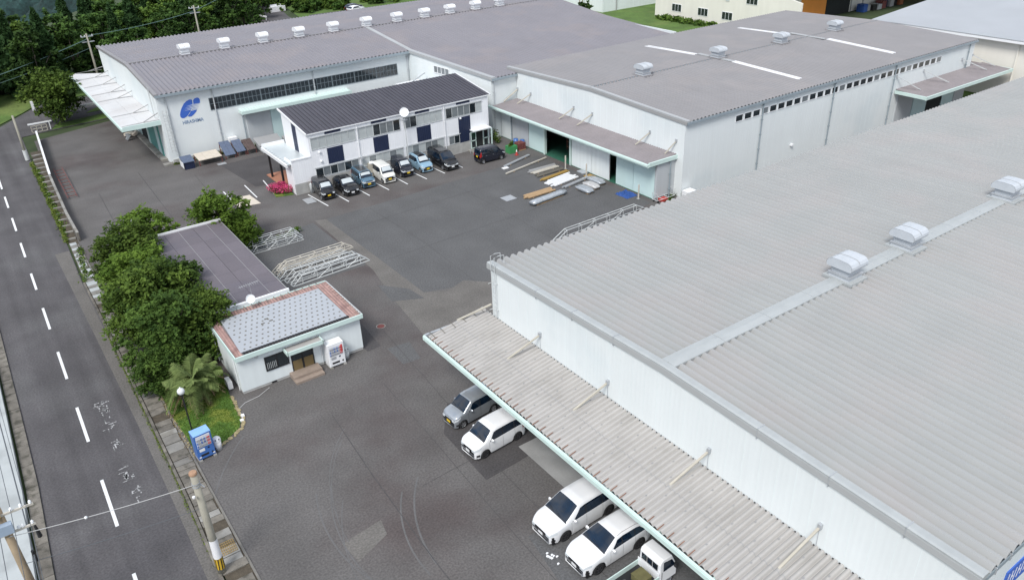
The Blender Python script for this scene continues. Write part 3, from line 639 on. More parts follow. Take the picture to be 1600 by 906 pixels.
# side canopy
def canopy_top(mb, x0, x1, y0, y1, z0, z1, n, d=.05):   # sheet ribs run in y; z0 at y0
    p = (x1 - x0) / n; ribs(mb, 'x', x0, n, p, d, (y0, z0), (y1, z1)); return mb
canopy_top(MB(), 92.3, 112.5, 47.3, MY0 - .01, 4.1, 4.35, 60).build('canopy_sheets', 'slate_pink', mw, kind='stuff')
MB().box(92.2, 112.6, 47.15, 47.3, 3.82, 4.2).build('canopy_fascia', 'mint', mw); MB().box(92.1, 92.28, 47.3, MY0 - .05, 3.88, 4.25).build('canopy_end_trim', 'mint', mw)
MB().box(112.45, 112.6, 47.3, MY0 + 1.5, 3.88, 4.2).build('canopy_end_trim', 'mint', mw)
MB().box(92.3, 112.4, 47.3, MY0, 3.84, 3.98).build('canopy_soffit', 'trim_grey', mw)
MB().extrude([(109.3, 4.25), (112.45, 4.25)], lambda q: (q[0], MY0, q[1]), lambda q: (q[0], MY0 + 2.2, q[1] + .05)).build('canopy_return', 'slate_pink', mw)
for (xt, zt, xb, yb) in ((91.9, 6.0, 94.4, 50.2), (97.8, 5.7, 100.0, 49.8), (106.7, 5.7, 109.2, 49.9), (109.25, 5.8, 111.9, 50.2)):
    MB().beam((xt, MY0 - .05, zt), (xb, yb - 1.0, 4.3), .12, .1).build('canopy_brace', 'galv_pale', mw); MB().box(xt - .1, xt + .1, MY0 - .12, MY0 - .002, zt - .12, zt + .15).build('brace_bracket', 'galv', mw)
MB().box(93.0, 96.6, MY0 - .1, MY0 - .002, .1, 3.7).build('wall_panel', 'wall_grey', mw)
MB().box(96.7, 99.9, MY0 - .14, MY0 - .002, .1, 3.7).build('sliding_door', 'mint_door', mw); MB().box(99.9, 103.6, MY0 - .06, MY0 - .002, .1, 3.7).build('doorway', 'indoor_shade', mw)
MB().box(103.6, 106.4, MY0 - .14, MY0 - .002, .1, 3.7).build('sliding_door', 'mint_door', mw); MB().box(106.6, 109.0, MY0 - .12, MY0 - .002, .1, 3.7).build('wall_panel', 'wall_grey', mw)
MB().lathe([(.0, .0), (.12, .05), (.16, .2), (.1, .3), (0, .32)], (94.6, 48.6, 3.5), 12).build('flood_lamp', 'white_metal', mw, True)
# front low bay with doors under the west canopy
LX = 53.5
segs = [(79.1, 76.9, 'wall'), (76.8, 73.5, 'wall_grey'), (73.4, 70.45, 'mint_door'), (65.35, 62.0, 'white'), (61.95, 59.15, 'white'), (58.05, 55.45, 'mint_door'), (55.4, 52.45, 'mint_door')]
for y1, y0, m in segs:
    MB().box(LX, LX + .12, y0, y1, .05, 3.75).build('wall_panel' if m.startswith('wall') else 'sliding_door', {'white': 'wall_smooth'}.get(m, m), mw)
MB().box(LX - .06, LX + .2, 52.3, 79.15, 3.75, 4.0).build('door_rail', 'mint', mw)
for y in (70.2, 65.45): MB().box(LX - .12, LX + .2, y, y + .22, 0, 3.75).build('door_post', 'mint', mw)
pipe(mw, LX - .1, 76.85, 0, 3.75)
MB().box(LX, MX0 + .05, 52.15, 52.4, 0, 3.9).build('end_wall', 'wall_grey', mw); pipe(mw, 55.2, 52.02, 0, 3.9)
# interior with its shade put into near-black walls and ceiling, green floor
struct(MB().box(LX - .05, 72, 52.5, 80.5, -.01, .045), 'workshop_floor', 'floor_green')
MB().box(72, 72.2, 52.5, 80.5, .05, 3.9).build('inner_wall', 'indoor_shade', mw); MB().box(LX + .25, 72, 52.5, 80.5, 3.9, 3.98).build('ceiling', 'indoor_shade', mw)
MB().box(LX + .3, 72, 74.5, 74.7, .05, 3.9).build('inner_wall', 'indoor_shade', mw); MB().box(LX + .3, 72, 56.3, 56.5, .05, 3.9).build('inner_wall', 'indoor_shade', mw)
rk = thing('storage_rack', 'brown steel storage rack standing inside the open warehouse door', 'rack', (56.4, 67.2, .05))
for x, y in ((0, 0), (1.2, 0), (0, 2.6), (1.2, 2.6)): MB().box(x, x + .07, y, y + .07, 0, 1.7).build('post', 'red_rust', rk)
for z in (.3, .95, 1.6): MB().box(0, 1.27, 0, 2.67, z, z + .06).build('shelf', 'wood', rk)
canopy_mb = MB(); ribs(canopy_mb, 'y', 52.05, 85, .3188, .05, (52.15, 4.05), (MX0 - .01, 4.3)); canopy_mb.build('canopy_sheets', 'slate_pink', mw, kind='stuff')
MB().box(52.0, 52.15, 51.95, 79.6, 3.78, 4.12).build('canopy_fascia', 'mint', mw); MB().box(52.15, 56, 51.9, 52.05, 3.85, 4.25).build('canopy_end_trim', 'mint', mw)
MB().box(51.9, 51.999, 51.95, 79.6, 3.92, 4.1).build('canopy_gutter', 'mint', mw); 
for y in np.arange(54, 79, 3.5): MB().beam((52.15, y, 3.9), (56, y, 4.1), .12, .18).build('canopy_rafter', 'mint', mw)
for (yt, zt, xb, yb) in ((76.2, 5.44, 54.6, 77.2), (68.05, 5.5, 54.55, 69.0), (64.84, 5.5, 54.55, 65.8), (55.87, 5.6, 54.9, 56.8), (52.2, 5.6, 55.2, 52.9), (78.9, 5.5, 53.9, 79.0)):
    MB().beam((MX0 - .04, yt, zt), (xb, yb, 4.3), .13, .1).build('canopy_brace', 'cream_paint', mw); MB().box(MX0 - .12, MX0 - .002, yt - .1, yt + .1, zt - .12, zt + .2).build('brace_bracket', 'galv', mw)
# skylights and ventilators
for (x, y0, y1) in ((75.9, 68.6, 77.3), (76.3, 53.5, 63.0), (93.3, 68.1, 76.7), (94.5, 53.5, 62.9)):
    zf = lambda y: ME + (MR - ME) * (1 - abs(y - MYR) / 14.6) + .17
    n = 5
    for k in range(n):
        a = y0 + (y1 - y0) * k / n; b = y0 + (y1 - y0) * (k + 1) / n - .06
        MB().add([(x - .4, a, zf(a)), (x + .4, a, zf(a)), (x + .4, b, zf(b)), (x - .4, b, zf(b)), (x - .4, a, zf(a) - .12), (x + .4, a, zf(a) - .12), (x + .4, b, zf(b) - .12), (x - .4, b, zf(b) - .12)],
                 [(0, 1, 2, 3), (4, 7, 6, 5), (0, 4, 5, 1), (1, 5, 6, 2), (2, 6, 7, 3), (3, 7, 4, 0)]).build('skylight_panel', 'white_plastic', mw)
for x in (76.1, 93.9): MB().box(x - .3, x + .3, 62.9, 68.3, MR + .1, MR + .165).build('walkway_strip', 'roof_cap_mb', mw)
for x, lb in ((63.9, 'grey-white ventilator at the near left end of the middle warehouse ridge'), (76.3, 'grey-white ventilator between two skylights, second along the middle warehouse ridge'), (88.1, 'grey-white ventilator third along the middle warehouse ridge'), (99.4, 'grey-white ventilator farthest along the middle warehouse ridge')):
    ventilator('roof_ventilator', lb, 'ventilators on the middle warehouse roof', (1.5, 1.3, .72), 'vent_metal', (x, MYR, MR + .15), 'roof_mb')

# ------------------------------------------------------------------ far long warehouse with emblem
fw = thing('warehouse', 'long white warehouse with grey-brown ribbed roof, blue emblem and a pale side canopy', 'warehouse')
FX0, FX1, FXJ, FY0, FY1, FYR = 17.9, 85.5, 50.6, 96.6, 127.9, 109.1
FE, FR, FN = 8.15, 9.45, 8.72
def fz(y): return FE + (FR - FE) * (y - (FY0 - .5)) / (FYR - FY0 + .5) if y < FYR else FR + (FN - FR) * (y - FYR) / (FY1 - FYR)
SYE = 79.2; SE = 7.35; WCX = 52.3
wall_gable(MB(), FX0, FX0 + .2, [(FY0, 0), (FY0, fz(FY0) - .05), (FYR, FR - .05), (FY1, FN - .05), (FY1, 0)]).build('end_wall', 'wall', fw)
MB().box(FX0 + .2, FXJ, FY0, FY0 + .2, 0, fz(FY0) - .06).build('front_wall', 'wall', fw)
MB().add([(WCX, SYE, 0), (WCX, SYE, SE - .05), (FXJ, FY0 + .2, FE), (FXJ, FY0 + .2, 0), (WCX + .2, SYE, 0), (WCX + .2, SYE, SE - .05), (FXJ + .2, FY0 + .2, FE), (FXJ + .2, FY0 + .2, 0)],
          [(0, 1, 2, 3), (4, 7, 6, 5), (1, 5, 6, 2), (0, 4, 5, 1)]).build('wing_wall', 'wall', fw)
MB().box(WCX + .2, 55.98, SYE, SYE + .2, 0, SE - .06).build('wing_end_wall', 'wall', fw)
MB().box(FX0 + .2, FX1, FY1 - .2, FY1, 0, FN - .06).build('rear_wall', 'wall', fw)
MB().box(FX1 - .2, FX1, 81.2, FY1 - .2, 0, 7.9).build('end_wall', 'wall', fw)
mb = MB(); n1 = 62; ribs(mb, 'x', FX0 - .1, n1, .5295, .15, (FY0 - .5, FE), (FYR, FR)); mb.build('roofing_sheets', 'roof_fb', fw, kind='stuff')
mb = MB(); ribs(mb, 'x', FX0 - .1, 128, .53, .15, (FY1 + .2, FN), (FYR, FR)); mb.build('roofing_sheets', 'roof_fb', fw, kind='stuff')
ss = lambda y: SE + (FE - SE) * (y - (SYE - .3)) / (FY0 - .5 - SYE + .3)
wxe = lambda y: FXJ + (WCX - FXJ) * (FY0 - y) / (FY0 - SYE)
mb = MB(); ribs(mb, 'x', FXJ + .15, 66, .53, .15, (FY0 - .5, FE), (FYR, FR)); mb.build('roofing_sheets', 'roof_fb', fw, kind='stuff')
mb = MB()
for i in range(66):
    x = FXJ + .15 + i * .53; yl = SYE - .3 if x < 55.9 else 80.85
    if x < WCX: yl = FY0 - (x - FXJ) / (WCX - FXJ) * (FY0 - SYE)
    if yl < FY0 - .6: ribs(mb, 'x', x, 1, .53, .15, (yl, ss(yl)), (FY0 - .5, FE))
mb.build('roofing_sheets', 'roof_fb', fw, kind='stuff')
MB().box(FX0 - .15, FXJ, FY0 - .62, FY0 - .5, FE - .24, FE + .04).build('gutter', 'gutter', fw); MB().box(FX0 - .1, FXJ, FY0 - .5, FY0 - .002, FE - .24, FE - .18).build('gutter_base', 'gutter', fw)
MB().box(WCX - .1, 55.9, SYE - .45, SYE - .33, SE - .24, SE + .04).build('gutter', 'gutter', fw)
mb = MB()
for i in range(128): x = FX0 - .1 + i * .53; mb.box(x - .07, x + .07, FYR - .15, FYR + .15, FR + .0, FR + .16)
mb.build('ridge_closer', 'roof_mb', fw, kind='stuff'); MB().box(FX0, FX1, FYR - .12, FYR + .12, FR + .13, FR + .18).build('ridge_capping', 'roof_mb', fw)
for a, b in (((FY0 - .55, FE), (FYR, FR)), ((FYR, FR), (FY1 + .25, FN))):
    mb = MB(); v = []
    for (y, z) in (a, b): v += [(FX0 - .18, y, z - .16), (FX0 - .18, y, z + .17), (FX0 + .25, y, z + .18), (FX0 + .25, y, z + .05)]
    mb.add(v, [(i, (i + 1) % 4, 4 + (i + 1) % 4, 4 + i) for i in range(4)] + [(3, 2, 1, 0), (4, 5, 6, 7)]); mb.build('edge_capping', 'roof_mb', fw)
mb = MB(); v = []
for (x, y, z) in ((WCX, SYE - .35, SE), (FXJ, FY0 - .5, FE), (FXJ, FYR, FR)): v += [(x - .12, y, z - .2), (x - .12, y, z + .18), (x + .45, y, z + .19), (x + .45, y, z + .05)]
mb.add(v, [(j * 4 + i, j * 4 + (i + 1) % 4, j * 4 + 4 + (i + 1) % 4, j * 4 + 4 + i) for i in range(4) for j in range(2)] + [(3, 2, 1, 0), (8, 9, 10, 11)]); mb.build('edge_capping', 'roof_cap_mb', fw)
sm = MB()
for k in range(1, 35):
    x = FX0 + k * .93
    if x < 20.0 or x > 22.9: sm.box(x, x + .018, FY0 - .005, FY0 - .001, .5, 4.3 if x > 27 else FE - .3)
sm.build('panel_seam', 'wall_smooth', fw, kind='stuff')
# window band
x = 23.7
for k in range(8): win(fw, (x + k * 3.14, FY0, 5.3), (1, 0, 0), 3.1, 1.45, 6, 2, 'sash_dark', 'glass_dark', .055, (0, -1, 0), each=False)
win(fw, (wxe(90.8) - .01, 90.8, 6.2), Vector((WCX - FXJ, -(FY0 - SYE), 0)).normalized(), 3.3, .95, 4, 1, 'white_metal', 'glass_mid', .08, (-1, 0, 0))
for x in (18.9, 24.25, 36.9, 50.35): pipe(fw, x, FY0 - .1, .1, FE - .2, 'wall_grey')
pipe(fw, 52.55, SYE - .1, .1, SE - .2, 'wall_grey')
# shallow canopy over the doors
canopy_top(MB(), 27.0, 41.3, 95.5, FY0 - .01, 4.62, 4.8, 40).build('canopy_sheets', 'mint', fw, kind='stuff'); MB().box(26.9, 41.4, 95.38, 95.5, 4.35, 4.72).build('canopy_fascia', 'mint', fw)
MB().box(26.9, 27.0, 95.5, FY0, 4.35, 4.75).build('canopy_end_trim', 'mint', fw)
MB().tube([(27.4, 95.6, 4.4), (27.2, FY0 - .15, 3.9), (27.2, FY0 - .15, .1)], .06, 6).build('downpipe', 'gutter', fw)
MB().box(27.6, 30.6, FY0 - .1, FY0 - .002, .1, 4.1).build('sliding_door', 'wall_grey', fw); MB().box(30.7, 34.6, FY0 - .14, FY0 - .002, .1, 4.1).build('sliding_door', 'mint_door', fw); MB().box(34.7, 38.5, FY0 - .1, FY0 - .002, .1, 4.1).build('sliding_door', 'mint_door', fw)
MB().box(18.2, 26.8, FY0 - .12, FY0 - .002, 0, .45).build('plinth', 'foundation', fw)
# wing canopy
MB().box(47.3, FXJ + .15, 84.5, 94.6, 4.5, 4.68).build('wing_canopy', 'white_metal', fw); MB().beam((FXJ - .02, 92.2, 6.0), (48.3, 92.9, 4.7), .12).build('canopy_brace', 'galv', fw)
# side canopy (west)
K0, K1 = 13.65, FX0 - .01
pts = lambda t0, t1: None
def kz(x): return 4.95 + .25 * (x - K0) / (K1 - K0)
ny_ = [(96.9, 96.9), (101.3, 101.3), (105.6, 105.6), (109.9, 109.9), (114.2, 114.2), (118.5, 118.5), (122.8, 122.8), (131.6, 127.2)]
for (a0, a1), (b0, b1) in zip(ny_, ny_[1:]):
    for s0, s1 in ((0, .5), (.5, 1)):
        xa, xb = K0 + .1 + (K1 - K0 - .1) * s0, K0 + .1 + (K1 - K0 - .1) * s1 - .015
        ya0 = a0 + (a1 - a0) * s0; ya1 = a0 + (a1 - a0) * s1; yb0 = b0 + (b1 - b0) * s0; yb1 = b0 + (b1 - b0) * s1
        MB().add([(xa, ya0 + .02, kz(xa)), (xb, ya1 + .02, kz(xb)), (xb, yb1 - .02, kz(xb)), (xa, yb0 - .02, kz(xa)), (xa, ya0 + .02, kz(xa) - .1), (xb, ya1 + .02, kz(xb) - .1), (xb, yb1 - .02, kz(xb) - .1), (xa, yb0 - .02, kz(xa) - .1)],
                 [(0, 1, 2, 3), (4, 7, 6, 5), (0, 4, 5, 1), (1, 5, 6, 2), (2, 6, 7, 3), (3, 7, 4, 0)]).build('roof_panel', 'canopy_white', fw)
MB().box(K0 - .05, K0 + .09, 96.8, 131.7, 4.68, 5.0).build('canopy_fascia', 'mint', fw); MB().box(K0 + .09, K1, 96.72, 96.86, 4.7, 5.22).build('canopy_end_trim', 'mint', fw)
for y in np.arange(98, 127, 4.2): MB().beam((K0, y, 4.78), (K1, y, 4.95), .14, .16).build('canopy_rafter', 'mint', fw)
for (yt, yb) in ((124.26, 125.65), (119.26, 120.38), (113.93, 115.12), (109.84, 111.2), (101.53, 102.55), (96.95, 97.5), (127.7, 130.4)):
    MB().beam((K1 - .03, yt, 6.05), (16.2, yb, 5.17), .09, .09).build('canopy_brace', 'trim_grey', fw); MB().beam((16.2, yb, 5.16), (K0 + .2, yb + .2, 5.05), .05, .05).build('tie_bar', 'trim_grey', fw)
    MB().beam((16.2, yb, 5.16), (K1, yb - .6, 5.24), .04, .04).build('tie_bar', 'trim_grey', fw)
# west wall door bay
MB().box(FX0 - .08, FX0 - .002, 99.6, 101.5, .3, 4.3).build('sliding_door', 'mint_door', fw); MB().box(FX0 - .06, FX0 - .002, 101.5, 105.5, .3, 4.3).build('doorway', 'teal', fw)
MB().box(FX0 - .14, FX0 - .002, 105.5, 106.2, 0, 4.3).build('door_post', 'mint', fw); MB().box(FX0 - .06, FX0 - .002, 106.2, 110.0, .3, 4.3).build('doorway', 'indoor_shade', fw)
MB().box(FX0 - .1, FX0 - .002, 110.0, 113.5, .3, 4.3).build('sliding_door', 'mint_door', fw); MB().box(FX0 - .14, FX0 - .002, 99.2, 99.6, 0, 4.3).build('door_post', 'teal', fw)
MB().box(FX0 - .7, FX0 - .002, 97.9, 112, 0, .28).build('door_step', 'concrete', fw); MB().box(FX0 - .9, FX0 + .2, 95.9, 96.8, 0, .2).build('corner_step', 'concrete', fw)
mb = MB()     # caged ladders at the corner
for x in (18.25, 18.65): mb.tube([(x, FY0 - .35, 1.4), (x, FY0 - .35, 6.4)], .03, 5)
for k in range(14): mb.tube([(18.25, FY0 - .35, 1.6 + k * .35), (18.65, FY0 - .35, 1.6 + k * .35)], .02, 4)
for k in range(8):
    z = 2.2 + k * .58; mb.tube([(18.2, FY0 - .3, z), (18.15, FY0 - .75, z), (18.45, FY0 - .95, z), (18.75, FY0 - .75, z), (18.7, FY0 - .3, z)], .018, 4)
mb.build('caged_ladder', 'galv_pale', fw)
mb = MB()
for y in (97.6, 98.1): mb.tube([(FX0 - .3, y, 5.3), (FX0 - .3, y, 8.9)], .03, 5)
for k in range(10): mb.tube([(FX0 - .3, 97.6, 5.4 + k * .33), (FX0 - .3, 98.1, 5.4 + k * .33)], .02, 4)
mb.build('roof_ladder', 'galv_pale', fw)
# emblem and name on the wall
YL = FY0 - .012
def flat(pts, y, dy, name, m): 
    mb = MB(); n = len(pts); mb.add([(x, y, z) for x, z in pts] + [(x, y - dy, z) for x, z in pts], [tuple(range(n)), tuple(range(n, 2 * n))[::-1]] + [(i, n + i, n + (i + 1) % n, (i + 1) % n) for i in range(n)])
    return mb
em = flat([(21.86, 6.88), (21.77, 6.97), (21.55, 7.0), (21.17, 6.86), (20.84, 6.63), (20.52, 6.23), (20.3, 5.86), (20.15, 5.48), (20.14, 5.19), (20.27, 5.03), (20.52, 4.99), (20.83, 5.11), (21.11, 5.35), (21.4, 5.67), (21.66, 6.02), (21.80, 6.4)], YL, .01, '', '')
for p in ([(21.88, 6.39), (21.97, 6.86), (22.18, 7.02), (22.47, 7.06), (22.65, 6.96), (22.72, 6.75), (22.65, 6.39)], [(22.17, 5.7), (22.0, 5.47), (21.72, 5.23), (21.38, 5.03), (21.1, 5.04), (20.95, 5.14), (21.24, 5.38), (21.44, 5.67)]):
    q = flat(p, YL, .01, '', ''); em.add(q.v, q.f)
for a, b, c, d in (((21.7, 6.30), (21.7, 6.25), (22.60, 6.335), (22.60, 6.325)), ((21.7, 6.15), (21.7, 6.10), (22.5, 6.165), (22.5, 6.155)), ((21.68, 5.98), (21.66, 5.93), (22.42, 5.985), (22.42, 5.975)), ((21.6, 5.82), (21.55, 5.77), (22.3, 5.81), (22.3, 5.80))):
    q = flat([a, b, d, c], YL, .01, '', ''); em.add(q.v, q.f)
em.build('emblem', 'blue_logo', fw)
wd = MB()
for ax_, az, b0, b1 in ((20.98, 6.27, 6.385, 6.315), (20.83, 6.1, 6.235, 6.165), (20.74, 5.95, 6.085, 6.00), (20.61, 5.80, 5.915, 5.845)):
    q = flat([(ax_, az), (21.82, b1), (21.86, b0)], YL - .011, .006, '', ''); wd.add(q.v, q.f)
wd.build('emblem_stripes', 'wall_smooth', fw)
def lettering(txt, size, m, parent, mw4, name='lettering', sx=1., bold=0.):
    cu = bpy.data.curves.new(name, 'FONT'); cu.body = txt; cu.size = size; cu.extrude = .006; cu.align_x = 'LEFT'; cu.offset = bold
    t = bpy.data.objects.new(name, cu); COL.objects.link(t); bpy.context.view_layer.update()
    me = bpy.data.meshes.new_from_object(t.evaluated_get(bpy.context.evaluated_depsgraph_get())); COL.objects.unlink(t); bpy.data.objects.remove(t)
    me.materials.clear(); me.materials.append(M[m]); me.transform(Matrix.Diagonal((sx, 1, 1, 1)))
    o = bpy.data.objects.new(name, me); COL.objects.link(o)
    if parent is not None: o.parent = parent
    o.matrix_local = mw4; return o
FRONT = Matrix(((1, 0, 0), (0, 0, -1), (0, 1, 0))).to_4x4()     # text plane facing -Y
lettering('HIRASHIMA', .56, 'logo_text', fw, Matrix.Translation((20.22, YL, 4.28)) @ FRONT, sx=.84, bold=.012)
for i, x in enumerate((25.2, 30.35, 35.6, 40.8, 45.9, 51.1, 56.1, 60.8, 65.3, 70.0, 74.6)):
    ords = ['first', 'second', 'third', 'fourth', 'fifth', 'sixth', 'seventh', 'eighth', 'ninth', 'tenth', 'eleventh']
    ventilator('roof_ventilator', 'white ventilator, %s from the left along the far warehouse ridge' % ords[i], 'white ventilators on the far warehouse ridge', (1.35, 1.15, .75), 'white_gloss', (x, FYR + .4, FR + .12), 'roof_fb')

# ------------------------------------------------------------------ two-storey office
of = thing('office_building', 'two-storey white office with dark standing-seam roof and navy panels', 'office')
OX0, OX1, OY0, OY1, OE, OT = 27.9, 50.2, 77.16, 84.3, 6.22, 7.3
wall_gable(MB(), OX0, OX0 + .15, [(OY0, 0), (OY0, OE - .05), (OY1, OT - .05), (OY1, 0)]).build('side_wall', 'wall_of', of)
MB().box(OX0 + .15, OX1, OY0, OY0 + .15, 1.25, OE - .06).build('front_wall', 'wall_of', of)
MB().box(OX0 + .15, OX1, OY0 - .03, OY0 + .15, 0, 1.25).build('foundation', 'foundation', of)
wall_gable(MB(), OX1, OX1 + .15, [(OY0, 0), (OY0, OE - .05), (OY1, OT - .05), (OY1, 0)]).build('side_wall', 'wall_of', of)
MB().box(OX0 + .15, OX1, OY1 - .15, OY1, 0, OT - .1).build('rear_wall', 'wall_of', of)
npan = 50; pw = (50.6 - 27.75) / npan
prof = [(0, .0), (0, .05), (.03, .05), (.03, 0), (pw, 0)]
me = MB().extrude(prof, lambda q: (q[0], OY0 - .12, OE + q[1]), lambda q: (q[0], OY1 + .3, OT + .02 + q[1])).mesh('roof_panel', 'roof_of')
for i in range(npan): place(me, 'roof_panel', of, (27.75 + i * pw, 0, 0))
MB().add([(27.7, OY0 - .17, OE - .1), (50.65, OY0 - .17, OE - .1), (50.65, OY0 - .17, OE + .0), (27.7, OY0 - .17, OE + .0), (27.7, OY0 - .07, OE - .1), (50.65, OY0 - .07, OE - .1), (50.65, OY0 - .07, OE + .0), (27.7, OY0 - .07, OE + .0)],
         [(0, 1, 2, 3), (4, 7, 6, 5), (0, 3, 7, 4), (1, 5, 6, 2), (3, 2, 6, 7), (0, 4, 5, 1)]).build('eave_fascia', 'white_metal', of)
for x in (27.66, 50.6):
    mb = MB(); v = []
    for y, z in ((OY0 - .17, OE), (OY1 + .32, OT + .02)): v += [(x, y, z - .14), (x + .1, y, z - .14), (x + .1, y, z + .06), (x, y, z + .06)]
    mb.add(v, [(i, (i + 1) % 4, 4 + (i + 1) % 4, 4 + i) for i in range(4)] + [(3, 2, 1, 0), (4, 5, 6, 7)]); mb.build('verge_trim', 'white_metal', of)
MB().box(OX0 - .03, OX0 - .002, 80.4, 81.5, 3.0, 6.72).build('navy_panel', 'navy', of)
ML = ['glass_blind', 'glass_blind', 'glass_mid', 'glass_dark', 'glass_mid', 'glass_blind', 'glass_dark', 'glass_blind']
U = (1, 0, 0); O_ = (0, -1, 0); B = ['glass_blind']; D = 'glass_dark'; G = 'glass_mid'
win(of, (28.1, OY0, 4.42), U, 5.1, 1.25, 6, 1, 'galv_pale', mats=B, out=O_, name='window')
win(of, (33.55, OY0, 4.42), U, 1.75, 1.25, 2, 1, 'galv_pale', mats=B, out=O_); win(of, (35.3, OY0, 4.42), U, 3.3, 1.25, 4, 1, 'galv_pale', mats=[D, G, G, D], out=O_)
win(of, (39.05, OY0, 4.42), U, 1.65, 1.25, 2, 1, 'galv_pale', mats=[G, D], out=O_); win(of, (40.7, OY0, 4.42), U, 3.3, 1.25, 4, 1, 'galv_pale', mats=B, out=O_)
win(of, (44.5, OY0, 4.42), U, 4.9, 1.2, 6, 1, 'galv_pale', mats=[D, G, G, G, D, 'glass_blind'], out=O_)
win(of, (28.2, OY0, 1.36), U, 5.0, 1.0, 6, 1, 'galv_pale', mats=[D, G, D, G, D, G], out=O_); win(of, (33.6, OY0, 1.3), U, 5.1, 1.05, 6, 1, 'galv_pale', mats=['glass_blind', G, 'glass_blind', 'glass_blind', G, 'glass_blind'], out=O_)
win(of, (39.05, OY0, 1.3), U, 5.0, 1.05, 6, 1, 'galv_pale', mats=['glass_blind', G, 'glass_blind', G, G, 'glass_blind'], out=O_); win(of, (44.73, OY0, 1.28), U, 1.45, 1.0, 2, 1, 'galv_pale', mats=[G, D], out=O_)
for x in (29.78, 35.2, 40.62): MB().box(x, x + 1.8, OY0 - .035, OY0 - .002, 2.55, 4.26).build('navy_panel', 'navy', of)
MB().box(46.15, 47.75, OY0 - .035, OY0 - .002, 1.24, 4.26).build('navy_panel', 'navy', of)
for x in (29.78, 35.18, 40.58, 46.0): MB().box(x, x + 1.82, OY0 - .035, OY0 - .002, 5.80, 6.05).build('navy_strip', 'navy', of)
for x0, x1, z in ((28.05, 33.25, 5.69), (33.5, 38.65, 5.69), (39.0, 44.05, 5.69), (44.45, 49.45, 5.66), (28.1, 33.3, 2.42), (33.5, 38.7, 2.42), (39, 44.1, 2.42), (44.6, 46.3, 2.36)): MB().box(x0, x1, OY0 - .12, OY0 - .062, z, z + .06).build('window_hood', 'galv_pale', of)
for x in (33.4, 44.25): pipe(of, x, OY0 - .1, .1, 6.0, 'white_metal', .05)
MB().lathe([(0, 0), (.18, .02), (.18, .3), (0, .34)], (33.45, OY0 - .35, 2.3), 10).build('wall_fan_cowl', 'galv', of)
for x, z in ((28.9, 4.0), (28.95, 3.0), (28.8, 1.05), (46.4, 4.1)): MB().lathe([(0, 0), (.12, .0), (.12, .14), (0, .18)], (x, OY0 - .1, z), 8).build('vent_cap', 'white_gloss', of)
# entrance door at right
MB().box(47.6, 50.1, OY0 - .9, OY0 - .002, 2.45, 2.58).build('door_awning', 'white_metal', of); MB().box(48.35, 49.35, OY0 - .04, OY0 - .032, .2, 2.3).build('doorway', 'indoor_shade', of)
for x0, m in ((47.65, 0), (49.4, 1)):
    f = MB(); f.box(x0, x0 + .75, OY0 - .13, OY0 - .07, .2, .3); f.box(x0, x0 + .75, OY0 - .13, OY0 - .07, 2.1, 2.2); f.box(x0, x0 + .75, OY0 - .13, OY0 - .07, 1.1, 1.2); f.box(x0, x0 + .09, OY0 - .13, OY0 - .07, .3, 2.1); f.box(x0 + .66, x0 + .75, OY0 - .13, OY0 - .07, .3, 2.1)
    fr = f.build('door', 'mint', of); MB().box(x0 + .09, x0 + .66, OY0 - .105, OY0 - .09, .3, 2.1).build('pane', 'glass_dark', fr)
MB().box(50.0, 50.14, OY0 - 1.0, OY0 - .9, 0, 2.5).build('awning_post', 'mint', of); MB().box(47.2, 50.4, OY0 - 1.3, OY0 - .03, 0, .14).build('entrance_step', 'concrete', of)
# entrance porch annex at left
MB().box(25.75, OX0 - .002, OY0, OY0 + .15, 0, 3.72).build('annex_front_wall', 'wall_of', of); MB().box(25.75, 25.9, OY0 + .15, 79.3, 0, 3.6).build('annex_side_wall', 'wall_of', of)
MB().box(25.7, OX0 - .004, OY0 - .05, OY0 + .22, 3.72, 3.86).build('parapet_cap', 'white_gloss', of); MB().box(25.7, OX0 - .002, OY0 - .03, OY0 - .001, 0, 1.2).build('foundation', 'foundation', of)
MB().box(25.3, OX0 - .002, OY0 + .23, 84.6, 3.3, 3.42).build('porch_roof', 'shade_screen', of); MB().box(25.15, 25.3, OY0, 84.7, 3.15, 3.48).build('porch_gutter', 'white_metal', of)
MB().box(25.3, OX0 - .002, 84.6, 84.85, 3.2, 3.75).build('parapet_cap', 'white_gloss', of)
for k in range(11): MB().box(25.31, 25.6, 77.9 + k * .6, 77.96 + k * .6, 3.425, 3.44).build('gutter_strap', 'trim_grey', of)
for y in (80.3, 83.9): MB().box(25.55, 25.75, y, y + .2, 0, 3.3).build('porch_column', 'black_trim', of)
MB().box(25.5, 25.72, 79.3, 80.3, 2.95, 3.14).build('porch_beam', 'black_trim', of)
MB().box(25.4, OX0 - .01, 79.5, 85.2, 0, .12).build('porch_floor', 'brick_floor', of)
ds = thing('satellite_dish', 'white round satellite dish on a pole above the office eave', 'satellite dish', (38.95, 76.6, 0))
MB().tube([(0, 0, 0), (0, 0, 6.2)], .06, 8).build('mast', 'galv_pale', ds)
dm = MB().lathe([(.0, .0), (.3, .06), (.5, .16), (.51, .17)], n=20); me = dm.mesh('reflector', 'white_gloss', True)
o = place(me, 'reflector', ds, (0, -.1, 6.45)); o.rotation_euler = (math.radians(62), 0, math.radians(-28)); so = o.modifiers.new('s', 'SOLIDIFY'); so.thickness = .02
MB().tube([(0, -.2, 6.3), (-.05, -.75, 6.75)], .02, 5).build('feed_arm', 'galv', ds); MB().tube([(0, 0, 6.2), (0, .1, 7.0)], .02, 5).build('antenna', 'galv', ds)
mb = MB()
for k in range(5): mb.tube([(-.25, .1, 6.6 + k * .1), (.25, .1, 6.6 + k * .1)], .01, 4)
mb.build('antenna_elements', 'galv', ds)
